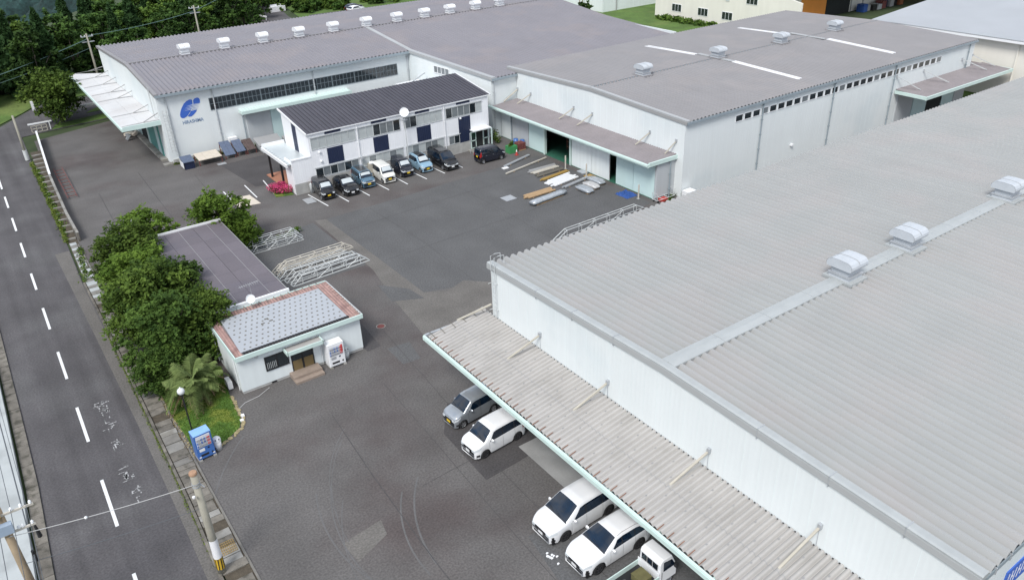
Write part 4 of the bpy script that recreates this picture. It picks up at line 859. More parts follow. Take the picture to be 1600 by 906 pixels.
MB().box(-.3, .3, -.15, .15, 5.55, 5.65).build('bracket', 'galv', ds)
# equipment at the foot of the office
wt = thing('water_heater', 'tall white water heater cabinet against the office wall beside the white car', 'water heater', (34.55, 76.85, 0))
MB().box(-.42, .42, -.2, .25, .15, 1.6).build('cabinet', 'cream_paint', wt); MB().lathe([(0, .0), (.3, 0), (.32, .12), (.12, .2), (0, .2)], (0, 0, 1.6), 14).build('top_cap', 'white_gloss', wt); MB().box(-.4, .4, -.18, .2, 0, .15).build('base', 'concrete', wt)
acu = thing('air_conditioner_unit', 'white air conditioner outdoor unit raised against the office wall behind the cars', 'air conditioner', (39.9, 76.75, 0))
MB().box(-.5, .5, -.2, .2, .6, 1.55).build('casing', 'white_plastic', acu); MB().box(-.45, .45, -.18, .18, 0, .6).build('stand', 'galv', acu)
for z in (.85, 1.3):
    fm = MB().lathe([(0, 0), (.17, .0), (.19, .02), (.21, 0)], n=16); me = fm.mesh('fan_grille', 'black_trim'); o = place(me, 'fan_grille', acu, (-.08, -.2, z)); o.rotation_euler = (math.radians(90), 0, 0)
gm = thing('gas_cylinder', 'grey gas cylinder with pipe beside the office porch wall', 'gas cylinder', (27.3, 76.85, 0))
MB().lathe([(0, 0), (.16, .0), (.16, .9), (.1, 1.05), (.05, 1.1), (0, 1.1)], n=14).build('tank', 'galv_pale', gm, True); MB().tube([(0, 0, 1.1), (.2, .1, 1.4), (.8, .2, 1.5)], .02, 5).build('pipe', 'galv', gm)
single(MB().tube([(47.0, 76.2, 0), (47.0, 76.2, 2.5)], .04, 8), 'steel_post', 'galv', 'thin grey steel post before the office right door', 'post')
# flower bed
fb = thing('flower_bed', 'pink flowering azalea bushes in the bed by the office porch', 'flower bed', (24.8, 79.2, 0))
MB().prism([(-1.0, -1.1), (.75, -1.6), (.8, 1.6), (-.6, 1.7)], 0, .1).build('bed', 'grass', fb)

# ------------------------------------------------------------------ guardhouse
gh = thing('guardhouse', 'small white flat-roofed guardhouse with pale blue dotted roof membrane and pink tiles', 'guardhouse')
GX0, GX1, GY0, GY1, GZ = 9.30, 18.12, 45.7, 51.3, 2.72
MB().box(GX0, GX1, GY0, GY0 + .12, .18, GZ).build('front_wall', 'wall_smooth', gh); MB().box(GX0, GX0 + .12, GY0 + .12, GY1, .18, GZ).build('side_wall', 'wall_smooth', gh)
MB().box(GX1 - .12, GX1, GY0 + .12, GY1, .18, GZ).build('side_wall', 'wall_smooth', gh); MB().box(GX0 + .12, GX1 - .12, GY1 - .12, GY1, .18, GZ).build('rear_wall', 'wall_smooth', gh)
MB().box(GX0 + .02, GX1 - .02, GY0 + .02, GY1 - .02, 0, .18).build('foundation', 'foundation', gh)
rz = lambda y: 2.93 + (y - 45.4) * .025
FXa, FXb, FYa, FYb = 9.22, 18.26, 45.42, 51.62
MB().box(FXa - .02, FXb + .02, FYa - .06, FYa + .03, GZ, 3.04).build('fascia', 'mint', gh); MB().box(FXa - .02, FXa + .05, FYa + .03, FYb, GZ, 3.06).build('fascia', 'mint', gh)
MB().box(FXb - .05, FXb + .02, FYa + .03, FYb, GZ, 3.06).build('fascia', 'galv_pale', gh); MB().box(FXa + .05, FXb - .05, FYb - .07, FYb, GZ, 3.12).build('fascia', 'mint', gh)
MB().add([(FXa + .05, FYa + .03, 2.84), (FXb - .05, FYa + .03, 2.84), (FXb - .05, FYb - .07, 2.99), (FXa + .05, FYb - .07, 2.99), (FXa + .05, FYa + .03, 2.74), (FXb - .05, FYa + .03, 2.74), (FXb - .05, FYb - .07, 2.74), (FXa + .05, FYb - .07, 2.74)],
         [(0, 1, 2, 3), (4, 7, 6, 5), (0, 4, 5, 1), (1, 5, 6, 2), (2, 6, 7, 3), (3, 7, 4, 0)]).build('roof_deck', 'slate_pink', gh)
tl = MB().extrude([(0, 0), (.03, .035), (.1, .05), (.17, .035), (.2, 0)], lambda q: (q[0], 0, q[1]), lambda q: (q[0], .33, q[1] + .012), caps=True).mesh('roof_tile', 'tile_pink')
def tile(x, y): place(tl, 'roof_tile', gh, (x, y, rz(y) - .06))
for i in range(18):
    for x in (9.28, 9.46, 9.64): tile(x, 45.46 + i * .335)
    for x in (17.42, 17.64, 17.86, 18.05)[:4]: tile(x - .02, 45.46 + i * .335)
for i in range(34):
    tile(9.82 + i * .222, 50.86); 
    if i % 1 == 0: tile(9.82 + i * .222, 51.2)
hm = MB()
for i in range(15): x = 9.7 + i * .55; hm.tube([(x, 51.5, 3.12), (x, 51.4, 3.24), (x + .02, 51.05, 3.16)], .02, 5)
for k in range(16): hm.tube([(18.2, 45.6 + k * .38, 3.0), (18.16, 45.6 + k * .38, 3.1), (17.95, 45.6 + k * .38, 3.04)], .015, 4)
hm.build('roof_hook', 'dark_hook', gh)
MB().add([(9.78, 45.98, rz(45.98) + .02), (17.36, 45.98, rz(45.98) + .02), (17.3, 50.8, rz(50.8) + .02), (9.98, 50.8, rz(50.8) + .02), (9.78, 45.98, rz(45.98) - .05), (17.36, 45.98, rz(45.98) - .05), (17.3, 50.8, rz(50.8) - .05), (9.98, 50.8, rz(50.8) - .05)],
         [(0, 1, 2, 3), (4, 7, 6, 5), (0, 4, 5, 1), (1, 5, 6, 2), (2, 6, 7, 3), (3, 7, 4, 0)]).build('roof_membrane', 'membrane', gh)
dm = MB(); random.seed(4)
for j in range(9):
    for i in range(19):
        x = 10.15 + i * .4 + (.2 if j % 2 else 0) + random.uniform(-.02, .02); y = 46.25 + j * .53
        if x < 17.2: dm.lathe([(0, .014), (.065, .01), (.075, 0)], (x, y, rz(y) + .022), 8)
dm.build('fastening_disc', 'dark_hook', gh, kind='stuff')
sd_ = MB()
for k in range(38): sd_.box(9.9 + k * .2, 10.03 + k * .2, 45.78, 45.95, rz(45.8) - .04, rz(45.8) + .035)
sd_.build('membrane_clamp', 'black_trim', gh, kind='stuff')
for x, y in ((12.1, 48.5), (12.5, 48.95), (12.7, 48.55)): MB().box(x, x + .25, y, y + .08, rz(y) + .02, rz(y) + .06).build('loose_scrap', 'dark_hook', gh)
win(gh, (11.08, GY0, 1.08), (1, 0, 0), 1.62, 1.1, 2, 1, 'black_trim', 'glass_dark', .06, (0, -1, 0))
bl = MB()
for k in range(6): bl.box(11.2 + k * .12, 11.23 + k * .12, GY0 - .03, GY0 - .02, 1.2, 1.7)
bl.build('window_grille', 'galv_pale', gh)
dr = win(gh, (12.84, GY0, .26), (1, 0, 0), 1.6, 1.72, 2, 1, 'black_trim', 'glass_dark', .06, (0, -1, 0), name='sliding_door')
for x in (12.91, 13.71): MB().box(x, x + .66, GY0 - .028, GY0 - .019, .34, 1.12).build('board', 'door_board', dr)
MB().box(12.78, 14.5, GY0 - .07, GY0 - .002, .17, .255).build('door_sill', 'white_metal', gh)
aw = MB(); aw.box(12.5, 14.95, 44.95, GY0 - .002, 2.30, 2.36); aw.build('door_canopy', 'canopy_sheet', gh)
MB().box(12.46, 14.99, 44.86, 44.94, 2.14, 2.42).build('canopy_fascia', 'mint', gh); MB().box(12.42, 12.495, 44.86, GY0 - .004, 2.14, 2.42).build('canopy_side', 'mint', gh); MB().box(14.955, 15.03, 44.86, GY0 - .004, 2.14, 2.42).build('canopy_side', 'mint', gh)
MB().box(11.28, 11.62, GY0 - .012, GY0 + .018, .03, .14).build('floor_vent', 'black_trim', gh)
mb = MB().lathe([(0, .05), (.12, .04), (.14, 0)], n=14); o = place(mb.mesh('wall_lamp', 'galv_pale'), 'wall_lamp', gh, (10.63, GY0 - .002, 2.45)); o.rotation_euler = (math.radians(90), 0, 0)
MB().tube([(15.02, GY0 - .05, 0.2), (15.02, GY0 - .05, 2.3), (14.95, GY0 - .3, 2.4)], .03, 6).build('downpipe', 'white_metal', gh)
MB().tube([(GX0 - .06, 46.2, 0.05), (GX0 - .06, 46.2, 2.7)], .03, 6).build('downpipe', 'white_metal', gh)
MB().tube([(9.2, 50.3, .3), (9.2, 50.3, 2.6)], .03, 6).build('downpipe', 'white_metal', gh)
stp = thing('entrance_steps', 'brown stone steps in front of the guardhouse sliding door', 'steps', (0, 0, 0))
MB().box(12.55, 14.6, 44.85, 45.69, 0.005, .34).build('step', 'step_stone', stp); MB().box(12.55, 14.6, 44.45, 44.849, 0.005, .17).build('step', 'step_stone', stp)
ou = thing('outdoor_unit', 'small pale air conditioner outdoor unit beside the guardhouse left wall', 'air conditioner', (8.8, 47.0, 0))
MB().box(-.15, .15, -.38, .38, .12, .68).build('casing', 'white_plastic', ou); MB().box(-.12, .12, -.3, .3, 0, .12).build('feet', 'black_trim', ou)
dd = thing('satellite_dish', 'small white dish antenna at the back edge of the guardhouse roof', 'satellite dish', (12.4, 51.2, 3.05))
MB().tube([(0, 0, 0), (0, 0, .75)], .025, 6).build('mast', 'galv', dd)
me = MB().lathe([(.0, .0), (.2, .04), (.32, .1), (.325, .12)], n=18).mesh('reflector', 'white_gloss', True); o = place(me, 'reflector', dd, (0, -.08, .75)); o.rotation_euler = (math.radians(62), 0, math.radians(-12)); so = o.modifiers.new('s', 'SOLIDIFY'); so.thickness = .015
ya = thing('television_antenna', 'thin branching aerial over the shed roof corner', 'antenna', (12.9, 52.6, 3.2))
MB().tube([(0, 0, 0), (0, 0, 1.0)], .015, 5).build('mast', 'galv', ya); mb = MB(); mb.tube([(-.8, .0, .95), (.7, .1, 1.0)], .01, 4)
for k in range(9): mb.tube([(-.7 + k * .16, -.22, .95), (-.7 + k * .16, .25, .97)], .007, 4)
mb.build('elements', 'galv_pale', ya)

# ------------------------------------------------------------------ purple-grey roofed shed behind
shd = thing('parking_shed', 'long shed with flat purple-grey panelled roof among the trees', 'shed')
SX0, SX1, SY0, SY1, SZ = 9.35, 15.4, 52.1, 68.3, 3.12
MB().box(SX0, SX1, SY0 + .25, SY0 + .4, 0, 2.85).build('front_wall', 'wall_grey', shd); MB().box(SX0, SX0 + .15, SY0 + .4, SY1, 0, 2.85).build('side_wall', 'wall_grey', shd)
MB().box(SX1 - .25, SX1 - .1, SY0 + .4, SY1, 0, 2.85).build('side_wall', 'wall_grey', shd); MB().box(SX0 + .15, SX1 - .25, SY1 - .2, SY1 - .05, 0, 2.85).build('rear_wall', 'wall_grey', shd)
for i in range(5):
    x0 = SX0 + i * 1.21
    for j in range(9):
        y0 = SY0 + .05 + j * 1.8
        MB().box(x0 + .012, x0 + 1.198, y0 + .006, y0 + 1.794, 3.0, 3.12 + (j % 2) * .002).build('roof_panel', 'roof_sh', shd)
for x in (SX0 + 2.42, SX0 + 4.84): MB().box(x - .012, x + .012, SY0 + .05, SY1 - .05, 3.0, 3.131).build('joint_strip', 'trim_grey', shd)
MB().box(SX0 - .1, SX1 + .1, SY0 - .14, SY0 + .04, 2.86, 3.2).build('front_fascia', 'white_gloss', shd); MB().box(SX0 - .1, SX1 + .1, SY1 - .06, SY1 + .06, 2.9, 3.3).build('rear_parapet', 'white_metal', shd)
MB().box(SX1 + .002, SX1 + .05, SY0 + .05, SY1 - .06, 2.86, 3.15).build('edge_trim', 'trim_grey', shd); MB().box(SX0 - .05, SX0 - .002, SY0 + .05, SY1 - .06, 2.86, 3.15).build('edge_trim', 'trim_grey', shd)
single(MB().tube([(8.4, 68.0, 0), (8.4, 68.0, 5.3)], .06, 8), 'slim_pole', 'galv_pale', 'slim pale pole rising out of the trees left of the shed roof', 'pole')

# ------------------------------------------------------------------ vending machines, lamp, bins
def vending(name, label, loc, body, W, D, H, top, blue):
    t = thing(name, label, 'vending machine', loc)
    for s in (-1, 1): MB().box(s * W * .42 - .1, s * W * .42 + .1, -D / 2 - .14, D / 2, 0, .1).build('concrete_foot', 'concrete', t)
    MB().box(-W / 2, W / 2, -D / 2, D / 2, .1, H).build('cabinet', body, t); MB().box(-W / 2 - .003, W / 2 + .003, -D / 2 - .04, D / 2 + .002, H, H + .03).build('top', top, t)
    f = -D / 2
    MB().box(-W / 2 + .03, W / 2 - .03, f - .05, f - .001, .18, H - .04).build('door', body, t)
    MB().box(-W * .42, W * .40, f - .058, f - .051, H * .52, H * .92).build('display_window', 'vend_window', t)
    cols = ['can_red', 'can_blue', 'can_grey', 'can_grey', 'can_blue', 'can_grey', 'can_grey', 'can_red']; random.seed(9)
    cc = MB().lathe([(0, .12), (.028, .12), (.03, .1), (.03, 0), (0, 0)], n=8)
    ms = {c: cc.mesh('drink_can', c) for c in set(cols)}
    for r_ in range(3):
        n = 9
        for k in range(n):
            x = -W * .37 + k * W * .70 / (n - 1)
            c = 'can_red' if (k > 6 and not blue) or (blue and k > 6) else random.choice(cols[1:7])
            place(ms[c], 'drink_can', t, (x, f - .09, H * (.56 + r_ * .12)))
        MB().box(-W * .40, W * .38, f - .064, f - .059, H * (.535 + r_ * .12), H * (.55 + r_ * .12)).build('price_strip', 'dark_hook' if not blue else 'white_plastic', t)
    if not blue: MB().box(W * .28, W * .40, f - .066, f - .059, H * .62, H * .92).build('red_panel', 'can_red', t)
    MB().box(-W * .36, -W * .05, f - .058, f - .051, H * .36, H * .47).build('poster', 'plate_white' if blue else 'can_grey', t)
    MB().box(-W * .33, W * .12, f - .06, f - .051, H * .17, H * .25).build('dispensing_flap', 'black_trim', t)
    MB().box(W * .12, W * .22, f - .06, f - .051, H * .40, H * .46).build('coin_panel', 'navy', t); MB().box(W * .28, W * .38, f - .06, f - .051, H * .18, H * .24).build('coin_return', 'black_trim', t)
    if blue:
        for x in (-.4, .4): MB().box(x * W - .06, x * W + .06, f - .056, f - .051, .24, .33).build('emblem', 'white_metal', t)
        MB().box(-W * .4, W * .4, f - .057, f - .051, H * .925, H * .965).build('header_print', 'white_plastic', t)
    return t
vending('vending_machine', 'white drinks vending machine against the guardhouse wall right of its door', (15.75, 45.2, 0), 'white_gloss', 1.2, .72, 1.83, 'white_gloss', False)
b2 = vending('vending_machine', 'blue drinks vending machine at the near tip of the grass patch', (5.42, 41.05, 0), 'vend_blue', 1.02, .70, 1.83, 'vend_top', True); b2.rotation_euler = (0, 0, math.radians(4))
def bin_(label, loc, m, top, r=.24, h=.62):
    t = thing('recycling_bin', label, 'bin', loc)
    MB().lathe([(0, 0), (r * .82, 0), (r, h), (0, h)], n=16).build('bucket', m, t, True)
    MB().lathe([(r * 1.05, h), (r * 1.05, h + .06), (r * .95, h + .2), (r * .6, h + .28), (0, h + .31)], n=16).build('lid', top, t, True)
    for s in (-1, 1):
        o = place(MB().lathe([(0, .01), (.05, .01), (.05, 0)], n=10).mesh('hole', 'black'), 'hole', t, (s * .09, -r * .82, h + .2)); o.rotation_euler = (math.radians(52), 0, 0)
    return t
bin_('white round-lidded can bin beside the blue vending machine', (6.22, 41.15, 0), 'white_plastic', 'white_gloss')
bin_('pale can bin tucked between the white vending machine and the guardhouse wall', (16.65, 45.4, 0), 'trim_light', 'trim_light')
lp = thing('globe_lamp', 'black garden lamp post with clear round globe over the grass patch', 'lamp', (5.42, 43.95, 0))
MB().tube([(0, 0, 0), (0, 0, 2.75)], .045, 8).build('post', 'black_trim', lp); MB().lathe([(.0, 0), (.1, 0), (.14, .06), (.06, .1)], (0, 0, 2.72), 12).build('collar', 'black_trim', lp)
MB().lathe([(.23 * math.sin(a), 3.02 - .23 * math.cos(a)) for a in np.linspace(.25, math.pi, 12)], n=20).build('globe', 'lamp_glass', lp, True)
MB().lathe([(0, 0), (.05, .02), (.05, .16), (0, .2)], (0, 0, 3.14), 8).build('bulb_cap', 'white_gloss', lp)
cb = thing('cable_end', 'white socket box and pale cable lying on the asphalt beside the grass', 'cable', (8.45, 43.35, 0))
MB().tube([(2.5, 2.0, .02), (1.6, 1.5, .02), (.6, 1.35, .02), (.0, .9, .02), (.02, .1, .03)], .02, 5).build('cable', 'cable_pale', cb); MB().box(-.1, .1, -.12, .1, 0, .16).build('socket_box', 'white_gloss', cb); MB().box(-.3, -.08, -.5, -.32, 0, .12).build('plug', 'white_gloss', cb)
# ------------------------------------------------------------------ utility poles and wires
up = thing('utility_pole', 'leaning-looking concrete utility pole with white wrap and hazard stripes near the road', 'utility pole', (3.4, 31.5, 0))
MB().tube([(0, 0, 0), (0, 0, 3), (0, 0, 6.55)], [.20, .185, .16], 18).build('shaft', 'pole_concrete', up, True); MB().lathe([(0, .06), (.17, .05), (.19, 0), (.19, -.08), (.165, -.08)], (0, 0, 6.55), 18).build('cap', 'pole_cap', up)
MB().tube([(0, 0, 1.15), (0, 0, 2.35)], [.207, .2], 18, caps=False).build('white_wrap', 'white_plastic', up, True)
hz_ = MB(); hz_.tube([(0, 0, .42), (0, 0, 1.14)], [.209, .208], 18, caps=False); hz_.build('hazard_band', 'hazard_yellow', up, True)
hb = MB()
for k in range(9): a = k * 2 * math.pi / 9; hb.beam((.212 * math.cos(a), .212 * math.sin(a), .42), (.212 * math.cos(a + .2), .212 * math.sin(a + .2), 1.14), .05, .006, up=(math.cos(a), math.sin(a), 0))
hb.build('hazard_stripe', 'black', up)
for z in (5.75, 5.9): MB().lathe([(.175, 0), (.19, 0), (.19, .08), (.175, .08)], (0, 0, z), 18).build('band', 'galv', up)
MB().tube([(.17, 0, 5.8), (.3, -.1, 5.6)], .03, 6).build('hook', 'galv', up); MB().lathe([(0, 0), (.07, .02), (.07, .1), (0, .12)], (-.28, -.25, 5.35), 8).build('insulator', 'white_gloss', up)
pl = thing('utility_pole', 'brown utility pole with crossarms and cable gear at the bottom left corner', 'utility pole', (-3.95, 32.0, 0))
MB().tube([(0, 0, 0), (0, 0, 8.4)], [.2, .15], 16).build('shaft', 'pole_brown', pl, True)
for z, dx in ((8.0, 1.25), (7.0, 1.05)):
    MB().box(-.6, dx, -.22, -.14, z, z + .09).build('crossarm', 'beige_steel', pl)
    for x in (-.3, .45, dx - .1, dx - .45): MB().lathe([(.03, 0), (.06, .03), (.04, .08), (.065, .11), (.03, .17), (0, .17)], (x, -.18, z + .09), 10).build('insulator', 'white_gloss', pl)
MB().box(-.35, .05, -.4, -.2, 8.1, 8.25).build('marker_sleeve', 'hazard_yellow', pl); MB().box(-.25, .3, -.45, -.17, 7.2, 7.65).build('junction_box', 'faded_blue', pl)
MB().tube([(.98, .1, 6.1), (.98, -.2, 7.0)], [.1, .05], 8).build('cable_drop', 'black_trim', pl); MB().tube([(.55, -.25, 5.2), (.55, -.25, 5.8)], .07, 8).build('splice_case', 'black', pl)
def wire(pts, r, m, label, sag=.0, grp='overhead wires by the road'):
    out = []
    for (a, b) in zip(pts, pts[1:]):
        for i in range(10):
            t = i / 10; p = Vector(a).lerp(Vector(b), t); p.z -= sag * 4 * t * (1 - t); out.append(p)
    out.append(Vector(pts[-1]))
    return single(MB().tube(out, r, 5), 'overhead_wire', m, label, 'wire', grp)
w1 = wire([(3.4, 31.5, 5.85), (-3.95, 31.8, 6.9)], .017, 'cable_pale', 'pale grey wire crossing the road between the two near poles', .12)
w2 = wire([(3.4, 31.5, 4.4), (-3.95, 31.9, 5.2)], .014, 'cable', 'dark thin wire crossing the road below the pale one', .1)
MB().lathe([(0, -.07), (.06, -.04), (.07, 0), (.06, .04), (0, .07)], (-1.15, 31.65, 6.42), 10).build('wire_clip', 'white_gloss', w1, True)
for i, (x, z, r_, dz) in enumerate([(-4.45, 8.2, .018, 'leftmost thick'), (-3.5, 8.2, .014, 'second'), (-2.95, 8.15, .012, 'rightmost'), (-4.2, 7.2, .016, 'lower left'), (-3.4, 5.6, .03, 'lowest thick')]):
    wire([(x, 20, z), (x, 31.85, z)], r_, 'cable', dz + ' dark overhead wire running toward the viewer from the brown corner pole', .0)
    wire([(x, 31.85, z), (x - .45, 56, z + .1)], r_, 'cable', dz + ' dark overhead wire running up the road from the brown corner pole', .25)
up2 = thing('utility_pole', 'thin grey concrete pole with white base guard at the far bend', 'utility pole', (4.25, 109.7, 0))
MB().tube([(0, 0, 0), (0, 0, 5.6)], [.16, .12], 10).build('shaft', 'pole_concrete', up2, True); MB().tube([(0, 0, .1), (0, 0, 1.3)], .24, 10).build('base_guard', 'trim_light', up2)
single(MB().prism(rect(7.95, 8.3, 134.5, 134.85), 0, 1.35), 'marker_post', 'white_metal', 'short white marker post in the verge before the wood', 'post')
def farpole(x, y, h, label, lean=0.):
    t = thing('utility_pole', label, 'utility pole', (x, y, 0)); MB().tube([(0, 0, -2), (0, 0, h)], [.2, .13], 8).build('shaft', 'pole_concrete', t, True)
    for z in (h - .5, h - 1.3): MB().box(-.9, .9, -.06, .06, z, z + .12).build('crossarm', 'galv', t)
    for x_ in (-.8, -.3, .8): MB().lathe([(0, 0), (.07, 0), (.05, .2), (0, .22)], (x_, 0, h - .38), 6).build('insulator', 'white_gloss', t)
    return t
farpole(19.0, 143.6, 8.2, 'grey utility pole standing before the wood at the far warehouse left corner'); farpole(38.0, 151.0, 9.3, 'grey utility pole standing before the wood behind the far warehouse ridge')
wire([(-40, 118, 3.2), (-8, 130, 4.4), (19.0, 143.6, 7.4)], .06, 'cable_green', 'green-grey cable sagging across the dark wood toward the left edge', .6, 'far overhead cables')
wire([(-40, 121, 2.2), (-8, 132, 3.2), (19.0, 143.6, 6.0)], .035, 'cable_green', 'thinner lower cable sagging across the dark wood', .6, 'far overhead cables')
wire([(19.0, 143.6, 7.9), (38.0, 151.0, 8.4), (85, 190, 16)], .05, 'cable_green', 'green-grey cable strung between the two poles behind the far warehouse', .4, 'far overhead cables')

# ------------------------------------------------------------------ gratings
def grate(x, y, sx, sy, label):
    t = thing('drain_cover', label, 'drain cover', (x, y, .0)); MB().box(-sx, sx, -sy, sy, 0.0165, .03).build('frame', 'galv', t)
    mb = MB()
    for k in range(7): u = -sx + .06 + k * (2 * sx - .12) / 6; mb.box(u - .02, u + .02, -sy + .05, sy - .05, .031, .04)
    mb.build('bar', 'trim_grey', t)
grate(22.1, 68.9, .45, .4, 'square grey drain cover by the small lattice stack'); grate(26.2, 74.9, .5, .75, 'grey drain cover beside the first parked black car'); grate(42.5, 62.1, .65, .6, 'square grey drain cover in the middle of the dark yard')
grate(8.0, 70.8, .7, .6, 'grey drain cover half under the roadside trees'); grate(22.6, 92.5, .5, .35, 'drain cover in the asphalt before the tilted boards')
cp = thing('concrete_pad', 'beige concrete pad with three round covers between parking stripes', 'concrete pad', (20.85, 79.2, 0)); MB().prism([(-1.05, 1.6), (.95, 1.4), (1.1, -1.7), (-1.15, -1.2)], 0.0165, .035).build('slab', 'plywood', cp)
for k in (-.55, 0, .55): MB().lathe([(0, .05), (.2, .05), (.22, .036)], (-.05 + k * .1, k, 0), 12).build('round_cover', 'concrete_dirty', cp)

# ------------------------------------------------------------------ lattice frames
def lattice(n, L_, W_, H_, r, m):
    """one welded lattice girder: four chords with pointed ends, posts and diagonals"""
    a = .12 * L_; mb = MB(); ch = []
    for y in (0, W_):
        for z in (0, H_):
            if z == 0: p = [(0, y, 0), (L_, y, 0)]
            else: p = [(.02, y, .03), (a, y, H_), (L_ - a, y, H_), (L_ - .02, y, .03)]
            mb.tube(p, r, 5)
    chords = mb; wb = MB(); k = max(4, int((L_ - 2 * a) / (H_ * 2.3)))
    for i in range(k + 1):
        x = a + (L_ - 2 * a) * i / k
        for y in (0, W_): wb.tube([(x, y, 0), (x, y, H_)], r * .7, 4)
        wb.tube([(x, 0, H_), (x, W_, H_)], r * .7, 4)
        if i < k:
            x2 = a + (L_ - 2 * a) * (i + 1) / k
            if i % 2: wb.tube([(x, 0, 0), (x2, 0, H_)], r * .7, 4)
    wb.tube([(0, 0, 0), (0, W_, 0)], r, 4); wb.tube([(L_, 0, 0), (L_, W_, 0)], r, 4)
    return chords.mesh('chords', m), wb.mesh('bracing', m)
def lat_thing(ms, label, loc, rz_, rx_=0, grp='lattice girders stored in the yard'):
    t = thing('lattice_girder', label, 'girder', loc, rz_, grp); t.rotation_euler = (rx_, 0, rz_)
    for me, nm in zip(ms, ('chords', 'bracing')): place(me, nm, t, kind='stuff') if nm == 'bracing' else place(me, nm, t)
A_ = lattice(0, 7.2, .55, .75, .045, 'galv_pale'); B_ = lattice(0, 7.0, .45, .6, .042, 'beige_steel'); C_ = lattice(0, 5.0, .4, .6, .03, 'galv_pale'); D_ = lattice(0, 11.5, .4, .75, .04, 'galv_pale')
for i, (ms, x, y, z, rz_, rx_, lb) in enumerate([(B_, 17.1, 61.1, .02, .02, 0, 'beige lattice girder lying at the back of the big stack'), (B_, 17.4, 60.4, .02, .03, .15, 'beige lattice girder second from the back of the big stack'),
        (A_, 17.0, 59.6, .02, .05, 0, 'pale lattice girder in the middle of the big stack'), (A_, 17.5, 58.9, .02, .01, .1, 'pale lattice girder second from the front of the big stack'), (A_, 17.7, 57.95, .02, .055, 0, 'pale lattice girder at the front of the big stack near the guardhouse'),
        (B_, 17.3, 59.9, .78, .04, 0, 'pale lattice girder lying on top of the big stack')]): lat_thing(ms, lb, (x, y, z), rz_, rx_)
lat_thing(C_, 'small pale lattice girder at the front of the little stack behind the shed', (17.0, 66.2, .02), .0); lat_thing(C_, 'small pale lattice girder at the back of the little stack', (17.2, 67.0, .02), -.02); lat_thing(C_, 'small lattice girder lying on top of the little stack', (16.8, 66.6, .62), .01)
lat_thing(D_, 'long pale lattice girder standing behind the near warehouse eave', (39.8, 50.9, .02), .02)

# ------------------------------------------------------------------ materials stored before the open warehouse
def bars(name, label, cat, x0, y0, x1, y1, n, w_, h_, m, sp=1.25, grp=None, jit=.25, z=0.0):
    t = thing(name, label, cat, (x0, y0, .02 + z)); d = Vector((x1 - x0, y1 - y0)); L_ = d.length; t.rotation_euler = (0, 0, math.atan2(d.y, d.x))
    if grp: t['group'] = grp
    random.seed(int(x0 * 31 + y0))
    for i in range(n):
        j = random.uniform(-jit, jit); MB().box(j, L_ + j * .6, i * w_ * sp, i * w_ * sp + w_, .06, .06 + h_).build('bar', m, t)
    for u in (.2, .8): MB().box(L_ * u - .05, L_ * u + .05, -.05, n * w_ * sp + .05, 0, .058).build('bearer', 'wood', t)
    return t
bars('plank_stack', 'tan timber planks lying on the asphalt beside the wrapped bundle', 'timber', 43.8, 60.5, 47.3, 60.5, 4, .2, .12, 'wood')
bars('steel_bars', 'grey steel bars laid farthest from the long girder, by the cone', 'steel bars', 47.4, 69.6, 51.8, 70.9, 3, .1, .1, 'galv')
bars('steel_bars', 'single long beige steel tube laid across bearers', 'steel bars', 46.0, 67.6, 52.6, 68.9, 1, .16, .14, 'beige_steel')
bars('steel_bars', 'grey channel bars laid beside the brown ones near the open door', 'steel bars', 48.4, 66.4, 52.0, 66.3, 3, .16, .1, 'trim_grey'); bars('steel_bars', 'beige-grey flat bars laid between the channel and yellow bars', 'steel bars', 48.3, 65.7, 51.9, 65.75, 3, .16, .1, 'beige_steel')
bars('steel_bars', 'dark brown bars laid just above the yellow ones', 'steel bars', 48.3, 64.7, 52.0, 64.8, 5, .11, .08, 'dark_hook'); bars('steel_bars', 'yellow painted steel bars laid before the warehouse doors', 'steel bars', 48.0, 63.5, 51.9, 63.9, 3, .13, .12, 'yellow_steel')
bars('white_panels', 'bright white steel sections lying fanned before the white doors', 'steel sections', 48.2, 61.4, 51.7, 61.9, 7, .2, .12, 'white_gloss', jit=.5); bars('steel_bars', 'dull grey square tubes laid below the white sections', 'steel bars', 48.4, 60.3, 52.4, 61.0, 2, .16, .14, 'galv')
def bundle(label, loc, sx, sy, h, rz_, m='film', blk='white_plastic'):
    t = thing('wrapped_bundle', label, 'wrapped bundle', loc, rz_, 'film-wrapped bundles in the yard'); mb = MB(); n = 8; random.seed(int(loc[0] * 10)); v = []; q = 8
    for i in range(n + 1):
        x = -sx + 2 * sx * i / n; e = 1 - .12 * (i in (0, n))
        for k in range(q):
            a = 2 * math.pi * (k + .5) / q; cy = max(-1, min(1, 1.25 * math.cos(a))); cz_ = max(-1, min(1, 1.25 * math.sin(a)))
            v.append((x + random.uniform(-.04, .04), cy * sy * e + random.uniform(-.03, .03), .08 + h / 2 + cz_ * h / 2 * e + random.uniform(-.02, .02)))
    f = [(i * q + k, i * q + (k + 1) % q, (i + 1) * q + (k + 1) % q, (i + 1) * q + k) for i in range(n) for k in range(q)] + [tuple(range(q))[::-1], tuple(range(n * q, n * q + q))]
    mb.add(v, f).build('film_wrap', m, t, True); MB().box(-sx * .8, sx * .8, -sy * .85, sy * .85, 0, .075).build('pallet', 'wood', t)
bundle('long silver film-wrapped bundle in front of the tan planks', (45.4, 59.2, .0), 2.3, .42, .42, math.radians(6))
mat('film_pale', (.50, .50, .50), .25, var=.25, scale=5, bump=.8, bscale=6)
bundle('silvery wrapped pack at the left of three by the white doors', (49.7, 58.6, .0), .46, 1.1, .36, .0); bundle('torn white and silver pack in the middle of three', (50.95, 59.0, .0), .42, 1.0, .34, .05, 'film_pale'); bundle('silver wrapped pack nearest the door of the three', (52.15, 59.6, .0), .44, 1.1, .40, .0)
